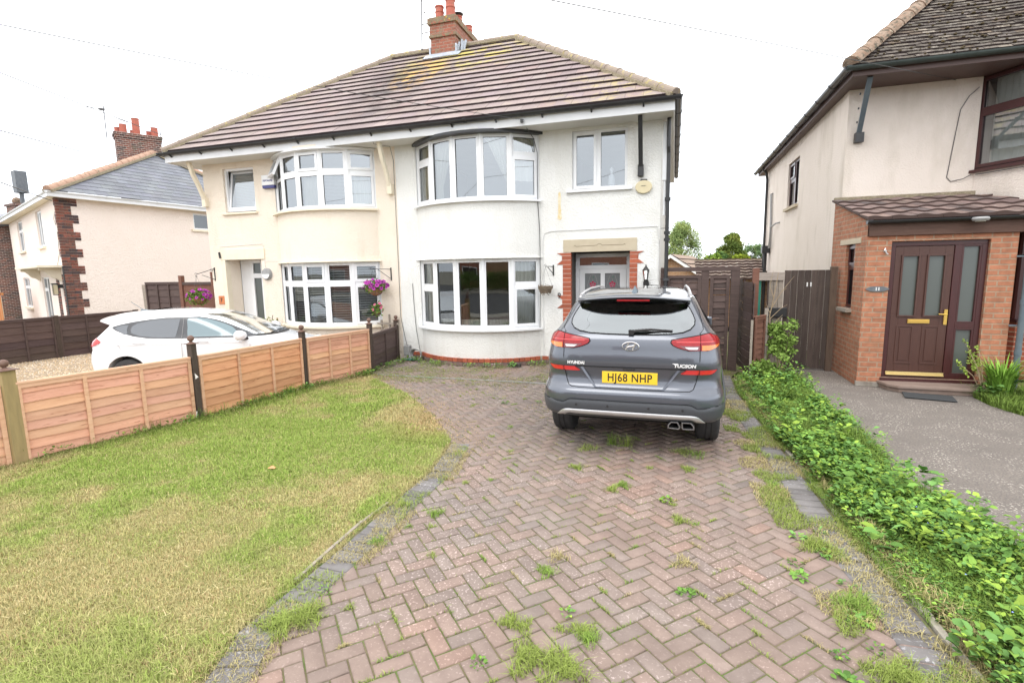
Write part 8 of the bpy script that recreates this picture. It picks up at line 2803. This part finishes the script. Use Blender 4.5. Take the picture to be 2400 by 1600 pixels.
# clippings and clover in the lawn
n = 5200
x, y = lawn_pts(n, .4, 7.5)
r_ = r6.rand(len(x))
def straws(name, x, y, z, L, w, cols, seed):
    r = np.random.RandomState(seed); n = len(x)
    a = r.rand(n) * np.pi * 2; d = np.stack([np.cos(a), np.sin(a), (r.rand(n) - .3) * .25], 1)
    s_ = np.stack([-np.sin(a), np.cos(a), np.zeros(n)], 1)
    P = np.stack([x, y, z], 1); L = L[:, None]
    V = np.stack([P - s_ * w, P + s_ * w, P + d * L + s_ * w * .6, P + d * L - s_ * w * .6], 1).reshape(-1, 3)
    return np_mesh(name, V, np.arange(n * 4).reshape(n, 4), cols, 'blade')
c = np.array((.60, .50, .28))[None] * (.6 + .7 * r6.rand(len(x)))[:, None]
tag(straws('grass_clippings', x, y, .012 + .015 * r_, .02 + .05 * r6.rand(len(x)), .0011, c, 5), kind='stuff')

def leafpatch(name, centers, n_per, size, hgt, cols, seed, spread=.05, label=None, fold=True, kind='stuff', upright=.5):
    """flat-ish broad leaves rising from points: centers (m,3)"""
    r = np.random.RandomState(seed)
    C = np.repeat(np.asarray(centers, float), n_per, axis=0)
    n = len(C)
    a = r.rand(n) * 2 * np.pi
    R = spread * np.sqrt(r.rand(n))
    P = C + np.stack([np.cos(a) * R, np.sin(a) * R, hgt * r.rand(n) ** .8], 1)
    b = a + r.randn(n) * .6
    tilt = (r.rand(n) - .15) * upright
    d = np.stack([np.cos(b) * np.cos(tilt), np.sin(b) * np.cos(tilt), np.sin(tilt)], 1)
    s_ = np.stack([-np.sin(b), np.cos(b), (r.rand(n) - .5) * .7], 1); s_ /= np.linalg.norm(s_, axis=1)[:, None]
    nn = np.cross(d, s_)
    csz_ = np.repeat(.6 + .75 * r.rand(len(centers)) ** 1.5, n_per)
    L = (size * (.5 + r.rand(n)) * csz_)[:, None]; w = L * (.26 + .14 * r.rand(n))[:, None]
    lift = nn * L * .10
    V = np.stack([P, P + d * L * .35 + s_ * w + lift, P + d * L * .75 + s_ * w * .75 + lift, P + d * L - lift, P + d * L * .75 - s_ * w * .75 + lift, P + d * L * .35 - s_ * w + lift, P + d * L * .5], 1).reshape(-1, 3)
    b7 = np.arange(n) * 7
    F = np.concatenate([np.stack([b7 + i, b7 + j, b7 + 6], 1) for i, j in ((0, 1), (1, 2), (2, 3), (3, 4), (4, 5), (5, 0))])
    ctint = np.repeat(.72 + .55 * r.rand(len(centers)), n_per)
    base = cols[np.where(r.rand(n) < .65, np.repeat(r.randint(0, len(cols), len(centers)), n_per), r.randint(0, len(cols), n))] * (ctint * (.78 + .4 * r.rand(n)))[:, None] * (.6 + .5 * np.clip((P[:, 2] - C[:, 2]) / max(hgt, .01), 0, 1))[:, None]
    o = np_mesh(name, V, F, np.tile(base, (6, 1)), 'leaf')
    return o
GC = np.array([(1.0, 1.1, 1.0), (1.3, 1.3, 1.1), (.75, .88, .9), (1.6, 1.4, 1.0), (.9, 1.05, 1.3)])

# --- the weedy strip on the right
def between_edges(n, y0, y1, seed):
    r = np.random.RandomState(seed)
    y = y0 + (y1 - y0) * r.rand(n)
    xl = np.interp(y, [p[1] for p in EDGE_R][::-1], [p[0] for p in EDGE_R][::-1]) + .06
    xr = np.interp(y, [p[1] for p in TAR_L][::-1], [p[0] for p in TAR_L][::-1]) + .03
    t = r.rand(n)
    return xl + (xr - xl) * t, y, t
x, y, t = between_edges(4600, .4, 9.5, 11)
dens = vnoise(x, y, .35, 12)
keep = (t + dens * .5 > .17) & (dens > .12)
x, y, t, dens = x[keep], y[keep], t[keep], dens[keep]
hz = .03 + .13 * dens * np.clip(np.sin(t * 3.0), .25, 1)
sel = vnoise(x, y, .8, 91) > .40
o = leafpatch('weed_bed', np.stack([x, y, hz * .2], 1)[sel], 17, .038, .12, GC * 1.12, 13, .07, upright=1.0)
tag(o, kind='stuff')
o = leafpatch('creeping_weeds', np.stack([x, y, hz * .1], 1)[~sel], 26, .019, .06, GC * 1.15, 14, .08, upright=.8)
tag(o, kind='stuff')
tx_, ty_, tt_ = between_edges(150, 3.4, 9.2, 92)
o = leafpatch('nettle_stems', [(a, b, .04) for a, b in zip(tx_, ty_)], 22, .045, .24, GC * 1.2, 93, .035, upright=.7)
tag(o, kind='stuff')
# big-leaved clumps in the strip
x, y, t = between_edges(16, 3.4, 8.3, 15)
o = leafpatch('broadleaf_weeds', np.stack([x, y, np.full(len(x), .05)], 1), 14, .060, .15, GC * 1.1, 16, .10, upright=.9)
tag(o, kind='stuff')
# grass inside the strip
x, y, t = between_edges(42000, .3, 8.6, 17)
dn = vnoise(x, y, .5, 18); k = (dn > .42) | ((y < 3.0) & (dn > .12)) | (t < .2)
x, y, t, dn = x[k], y[k], t[k], dn[k]
cc = np.where((t < .12)[:, None], STRAW[None] * .85, (GREEN * .9)[None]) * (.6 + .7 * r6.rand(len(x)))[:, None]
o = blades('long_grass', np.stack([x, y, np.zeros(len(x))], 1), .06 + .19 * r6.rand(len(x)) * dn * np.where(t < .25, .45, 1) * np.where(y < 2.6, 1.4, 1), .0024, cc, 19, 1.0)
tag(o, kind='stuff')
# small blue flowers in the strip
mb = MB(); r = random.Random(8)
for i in range(60):
    yy = r.uniform(1.6, 4.2); xx = 1.6 + r.uniform(0, .45); z = r.uniform(.07, .15); s_ = .006
    mb.add([(xx - s_, yy, z), (xx, yy - s_, z + .002), (xx + s_, yy, z), (xx, yy + s_, z + .002)], [(0, 1, 2, 3)], 0, (.35, .45, .95))
tag(mb.build('speedwell_flowers', 'blade', None, recalc=False), kind='stuff')
# straw grass creeping over the kerb and border course
def near_edge(n, y0, y1, off0, off1, seed, path=EDGE_R):
    r = np.random.RandomState(seed); y = y0 + (y1 - y0) * r.rand(n)
    xe = np.interp(y, [p[1] for p in path][::-1], [p[0] for p in path][::-1]) if path[0][1] > path[-1][1] else np.interp(y, [p[1] for p in path], [p[0] for p in path])
    return xe + off0 + (off1 - off0) * r.rand(n), y
parts_x, parts_y, parts_c, parts_h = [], [], [], []
def addg(x, y, col, h0, h1, seed, thr=None, ns=.3):
    r = np.random.RandomState(seed)
    if thr is not None:
        k = vnoise(x, y, ns, seed) > thr; x, y = x[k], y[k]
    parts_x.append(x); parts_y.append(y); parts_c.append(col[None] * (.65 + .6 * r.rand(len(x)))[:, None]); parts_h.append(h0 + (h1 - h0) * r.rand(len(x)))
x, y = near_edge(46000, .5, 7.5, -.50, .14, 21); addg(x, y, STRAW * .9, .015, .05, 22, .54)
x, y = near_edge(60000, .5, 7.0, -.46, .20, 23); addg(x, y, LIME * .75, .015, .06, 24, .55, .22)
x, y = near_edge(34000, .4, 8.8, .0, .22, 123); addg(x, y, GREEN * .95, .02, .08, 124, .34, .3)
# left border along the lawn
x, y = near_edge(16000, .4, 5.0, -.02, .30, 25, LB); addg(x, y, STRAW * .85, .012, .045, 26, .56)
x, y = near_edge(11000, .4, 5.0, -.06, .24, 27, LB); addg(x, y, LIME * .8, .012, .05, 28, .60, .2)
# lawn creeping into the paving at the far corner and dry grass before the house
rr = np.random.RandomState(29)
n = 70000; x = -5.2 + rr.rand(n) * 4.6; y = 4.6 + rr.rand(n) * 3.4; k = in_poly(x, y, PAVE); x, y = x[k], y[k]
dd = np.interp(y, [4.95, 5.55, 6.3, 6.85, 7.45, 8.2], [-2.28, -2.7, -3.35, -3.9, -4.7, -5.3])
k = rr.rand(len(x)) < np.exp(-np.clip(x - dd, 0, 9) / .22); addg(x[k], y[k], TAN * .75 + STRAW * .3, .010, .030, 30)
k = rr.rand(len(x)) < .25; addg(x[k], y[k], STRAW * .85, .01, .03, 31, .70, .5)
n = 26000; x = -5.4 + rr.rand(n) * 6.4; y = 7.55 + rr.rand(n) * 2.1; k = in_poly(x, y, PAVE); x, y = x[k], y[k]
addg(x, y, LIME * .68, .012, .06, 32, .60, .33); addg(x, y, STRAW * .65, .012, .04, 33, .62, .45)
# joints: tiny moss and grass sprigs spread over all the paving
n = 26000; ii = rr.randint(0, NB, n); a = np.where(dirs[ii] == 0, rad(45), rad(135)); u = (rr.rand(n) - .5) * 2 * BW; sgn = np.where(rr.rand(n) < .5, -1, 1) * (BW / 2)
x = cent[ii, 0] + np.cos(a) * u - np.sin(a) * sgn; y = cent[ii, 1] + np.sin(a) * u + np.cos(a) * sgn
addg(x, y, np.array((.20, .25, .06)), .006, .018, 34, .40, .6)
TUFTS = [(-0.7, 2.84, 't'), (-0.61, 2.13, 'T'), (-0.45, 2.11, 'T'), (-0.37, 4.26, 't'), (-0.45, 4.14, 't'), (0.14, 5.21, 'g'), (0.26, 5.17, 'g'), (0.17, 4.77, 't'), (-0.8, 5.09, 'g'), (-0.58, 5.29, 'h'), (-0.42, 5.26, 'h'), (-0.82, 4.54, 't'),
         (-1.5, 4.07, 's'), (-1.7, 3.96, 's'), (0.09, 3.74, 't'), (0.11, 3.17, 'y'), (-0.79, 2.35, 't'), (-0.71, 2.34, 't'), (-0.36, 2.34, 't'), (-0.39, 2.39, 't'), (-2.02, 3.42, 't'), (-1.91, 2.87, 't'), (-1.86, 2.08, 'T'), (-1.94, 1.98, 'T'),
         (-1.7, 3.36, 't'), (0.04, 3.99, 's'), (-1.64, 3.17, 's'), (-1.8, 3.12, 's'), (-0.46, 2.39, 's'), (-0.52, 2.37, 's'), (0.74, 6.33, 's'), (0.81, 6.53, 'g'), (-0.17, 4.71, 's'), (-0.67, 3.02, 'y'), (-1.68, 2.22, 's'), (-1.47, 2.83, 's'), (0.2, 3.71, 's'),
         (-2.6, 6.4, 's'), (-2.0, 6.9, 's'), (-1.7, 7.3, 'g'), (-2.9, 7.3, 's'), (-3.6, 7.6, 's'), (-1.8, 5.6, 's'), (-1.9, 5.2, 's'), (-1.55, 4.8, 's'), (.85, 4.6, 't'), (.9, 5.3, 'g'), (.95, 3.6, 'T'), (1.0, 3.0, 'T'), (1.02, 2.5, 'T'), (.9, 2.1, 't')]
for i, (tx, ty, kd) in enumerate(TUFTS):
    rr2 = np.random.RandomState(100 + i)
    nn, R, h0, h1 = {'t': (210, .055, .02, .055), 'T': (520, .095, .03, .085), 'g': (170, .10, .03, .075), 'h': (80, .05, .06, .20), 's': (70, .03, .012, .035), 'y': (150, .06, .02, .06)}[kd]
    a = rr2.rand(nn) * 6.28; q = R * np.sqrt(rr2.rand(nn)) * (1 + .5 * np.sin(a * 3 + i))
    c = {'y': STRAW * .9}.get(kd, LIME * .8 if i % 3 else GREEN * 1.05)
    addg(tx + np.cos(a) * q, ty + np.sin(a) * q, c, h0, h1, 300 + i)
# random small sprigs
for i in range(420):
    rr2 = np.random.RandomState(600 + i)
    j = rr2.randint(0, NB); nn = rr2.randint(12, 55); R = .012 + .022 * rr2.rand()
    a = rad(45) if dirs[j] == 0 else rad(135); u = (rr2.rand(nn) - .5) * (.05 + .12 * rr2.rand()); w_ = rr2.randn(nn) * .005 + BW / 2
    addg(cent[j, 0] + np.cos(a) * u - np.sin(a) * w_, cent[j, 1] + np.sin(a) * u + np.cos(a) * w_, (LIME * .8, GREEN, STRAW * .8)[i % 3], .01, .03, 900 + i)
x, y = np.concatenate(parts_x), np.concatenate(parts_y)
o = blades('paving_weeds', np.stack([x, y, np.full(len(x), -.004)], 1), np.concatenate(parts_h), .0016, np.concatenate(parts_c), 35, 1.1)
tag(o, kind='stuff')
# broad leaved weeds flat on the paving
pts = [(-0.84, 2.03, 0), (0.12, 2.85, 0), (-0.51, 2.5, 0), (-1.9, 2.3, 0), (-0.01, 4.05, 0), (-2.2, 6.6, 0), (-1.75, 6.75, 0)] + [(r6.uniform(.75, 1.1), r6.uniform(2, 4), 0) for i in range(16)]
o = leafpatch('rosette_weeds', pts, 24, .026, .018, GC * 1.15, 36, .04, upright=.5); tag(o, kind='stuff')
pts = [(r6.uniform(-5.4, -2.3), 0, 0) for i in range(34)]
pts = [(px, (9.35 if px < -5 else 9.7 - .64 * max(0, 1 - ((px + 3.75) / 1.3) ** 2) - .10 - r6.rand() * .25), 0) for px, _, _ in pts]
o = leafpatch('wall_foot_weeds', pts, 24, .032, .09, GC * 1.3, 37, .06, upright=1.1); tag(o, kind='stuff')
# weeds along the low fence
pts = []
for i in range(100):
    yy = r6.uniform(2.6, 9.2); xe = np.interp(yy, [3.2, 4.9, 6.7, 8.1], [-6.42, -5.86, -5.68, -5.36]) + r6.uniform(.02, .16)
    if r6.rand() < .45 or yy > 6.2: pts.append((xe, yy, 0))
o = leafpatch('fence_foot_weeds', pts, 24, .028, .08, GC * 1.2, 38, .09, upright=1.0); tag(o, kind='stuff')
x = []; y = []
for i in range(46):
    yy = r6.uniform(1.5, 7); x.append(np.interp(yy, [1.3, 3.2, 4.9, 6.7, 8.1], [-6.75, -6.42, -5.86, -5.68, -5.36]) + r6.uniform(.02, .10) + r6.randn(30) * .03); y.append(yy + r6.randn(30) * .05)
x, y = np.concatenate(x), np.concatenate(y)
o = blades('fence_foot_grass', np.stack([x, y, np.zeros(len(x))], 1), .07 + .16 * r6.rand(len(x)) ** 2, .002, GREEN[None] * (.5 + .6 * r6.rand(len(x)))[:, None], 39, .9); tag(o, kind='stuff')

# --- gravel on the neighbour drive
n = 45000; rr = np.random.RandomState(50)
x = -14.6 + rr.rand(n) * 9; y = 4.2 + rr.rand(n) * 6.2
edge = np.interp(y, [3.2, 4.9, 6.7, 8.1, 10], [-6.5, -5.9, -5.75, -5.42, -5.7]); k = x < edge - .05
x, y = x[k], y[k]; n = len(x)
rad_ = .007 + .010 * rr.rand(n); a = rr.rand(n) * 6.28
V = []
base = np.stack([x, y, np.full(n, -.100)], 1)
for i in range(4):
    t = a + i * np.pi / 2; V.append(base + np.stack([np.cos(t) * rad_ * (.8 + .5 * rr.rand(n)), np.sin(t) * rad_ * (.8 + .4 * rr.rand(n)), np.zeros(n)], 1))
V.append(base + np.stack([np.zeros(n), np.zeros(n), rad_ * (.6 + .5 * rr.rand(n))], 1))
V = np.stack(V, 1).reshape(-1, 3); b = np.arange(n) * 5
F = np.concatenate([np.stack([b + i, b + (i + 1) % 4, b + 4], 1) for i in range(4)])
PC = np.array([(.60, .47, .32), (.50, .36, .22), (.66, .58, .47), (.40, .31, .24), (.58, .40, .22)])
c = PC[rr.randint(0, 5, n)] * (.7 + .5 * rr.rand(n))[:, None]
o = np_mesh('drive_pebbles', V, F, np.tile(c, (4, 1)), 'pebble'); tag(o, kind='stuff')

# --- plants that are things
def iris(name, label, x, y, n, h, seed, tint=1.0, wd=.011, cat='plant'):
    t = thing(name, label, cat, (x, y, 0), 0, 'strap-leaved plants by the porch drainpipe')
    r = np.random.RandomState(seed); mb = MB()
    V, F, C = [], [], []
    for i in range(n):
        a = r.rand() * 6.28; R = .13 * math.sqrt(r.rand()); L = h * (.6 + .5 * r.rand()); ln = .25 + .75 * r.rand(); w = wd * (.7 + .5 * r.rand())
        d = Vector((math.cos(a), math.sin(a), 0)); s_ = Vector((-math.sin(a), math.cos(a), 0)); p0 = d * R
        k = 7; b = len(V); m = tint * (.6 + .7 * r.rand())
        for j in range(k + 1):
            q = j / k; p = p0 + d * (L * .55 * ln * q ** 2.2) + Vector((0, 0, L * (q - .42 * ln * q ** 3))); ww = w * (1 - q ** 3) + .0006
            V += [tuple(p - s_ * ww), tuple(p + s_ * ww)]
        for j in range(k): F.append((b + 2 * j, b + 2 * j + 1, b + 2 * j + 3, b + 2 * j + 2)); C.append((m * 1.05, m * 1.1, m * .8))
    np_mesh('leaf', np.array(V), np.array(F), np.array(C), 'leaf', t)['kind'] = 'stuff'
    return t
iris('strap_leaf_plant', 'clump of long green strap leaves at the foot of the porch drainpipe', 4.30, 8.50, 230, .66, 61, 1.5)
iris('strap_leaf_plant', 'second strap-leaved clump at the right frame edge beyond the porch drainpipe', 4.68, 8.22, 230, .62, 62, 1.5)
iris('strap_leaf_plant', 'low grassy clump on the tarmac edge at the right border', 4.45, 7.85, 190, .42, 63, 1.4, .007)
iris('strap_leaf_plant', 'strap-leaved clump against the red bay wall at the right frame edge', 5.35, 8.9, 120, .5, 64, 1.4)
def stalk(name, label, x, y, h, seed, n=7, lean=(-.35, 0)):
    t = thing(name, label, 'plant', (x, y, 0)); r = random.Random(seed)
    mb = MB(); cl = []
    for i in range(n):
        a = r.uniform(-1, 1); tip = Vector((lean[0] * r.uniform(.2, 1.3) + a * .05, lean[1] + r.uniform(-.1, .1), h * r.uniform(.55, 1)))
        mb.tube([(0, 0, 0), tuple(tip * .55 + Vector((tip.x * -.1, 0, .03))), tuple(tip)], [.005, .004, .002], 5)
        for k in range(5): q = tip * (1 - .09 * k); cl.append((q.x + r.uniform(-.02, .02), q.y, q.z, .022, .022, 1))
    mb.build('stem', 'twig', t)
    def cf(P, q): m = 1.3 + .9 * q.rand(len(P)); return np.stack([m * 1.25, m, m * .9], 1)
    v, f, c = leaf_cards(420, clump_sampler(cl), .028, cf, seed); np_mesh('foliage', v, f, c, 'leaf', t)
    return t
stalk('flower_stalks', 'spindly going-to-seed stalks leaning before the porch side light', 4.12, 8.50, .78, 71)
o = leafpatch('lady_mantle', [(4.08 + .05 * i, 8.36 + .03 * (i % 2), .02) for i in range(4)], 26, .07, .18, GC * 1.1, 72, .08, upright=.8); tag(o, 'low round-leaved plant at the right end of the porch step', 'plant')
# bush and bare shrub by the low fence
x = 3.98 + 1.9 * r6.rand(14000); y = 7.1 + 1.9 * r6.rand(14000); k = (x - 3.98) * .9 + (y - 7.1) > .62
x, y = x[k], y[k]
o = blades('verge_grass', np.stack([x, y, np.full(len(x), -.05)], 1), .08 + .20 * r6.rand(len(x)), .0035, (GREEN * .8)[None] * (.5 + .9 * r6.rand(len(x)))[:, None], 88, .9); tag(o, kind='stuff')
bs = thing('leafy_bush', 'bright green leafy weed climbing by the low red fence and plank gate', 'bush', (1.72, 9.32, 0))
mb = MB(); cl = []; r = random.Random(9)
for i in range(26):
    hh_ = r.uniform(.05, .88); p = (r.uniform(-.10, .13) if hh_ > .42 else r.uniform(-.42, .22), r.uniform(-.12, .15) if hh_ > .42 else r.uniform(-.5, .1), hh_); cl.append((p[0], p[1], p[2], .12, .10, 1)); mb.tube([(0, 0, 0), p], [.006, .003], 4)
mb.build('stem', 'twig', bs)
def cf(P, q): m = .9 + .9 * q.rand(len(P)); return np.stack([m * 1.1, m, m], 1)
v, f, c = leaf_cards(2400, clump_sampler(cl), .055, cf, 73); np_mesh('foliage', v, f, c, 'leaf', bs)
sh_ = thing('bare_shrub', 'leafless grey shrub with forked branches before the plank gate', 'shrub', (1.57, 9.55, 0))
mb = MB()
for pts in ([(0, 0, 0), (.02, 0, .6), (.0, 0, 1.0), (.05, 0, 1.3), (.10, 0, 1.72)], [(.02, 0, 1.12), (.16, 0, 1.40), (.34, 0, 1.66)], [(.05, 0, 1.3), (-.02, 0, 1.5), (.02, 0, 1.75)], [(.16, 0, 1.4), (.24, .02, 1.46)], [(.01, 0, .8), (.14, 0, .95), (.20, 0, 1.02)], [(.01, 0, .95), (.16, 0, 1.12), (.26, 0, 1.19)], [(.02, 0, .65), (.16, 0, .72)], [(.0, 0, 1.05), (-.06, 0, 1.2)]):
    k = len(pts); mb.tube(pts, [.014 * (1 - .7 * i / (k - 1)) if pts[0][2] == 0 else .007 * (1 - .7 * i / (k - 1)) for i in range(k)], 6)
mb.build('branch', 'twig', sh_)
# fallen leaf on the lawn
mb = MB(); mb.add([(-3.62, 3.72, .03), (-3.58, 3.70, .04), (-3.54, 3.72, .035), (-3.56, 3.76, .03), (-3.60, 3.76, .045)], [(0, 1, 2, 3, 4)], 0, (.75, .33, .16)); tag(mb.build('fallen_leaf', 'blade', None, recalc=False), 'single orange fallen leaf on the lawn', 'leaf')
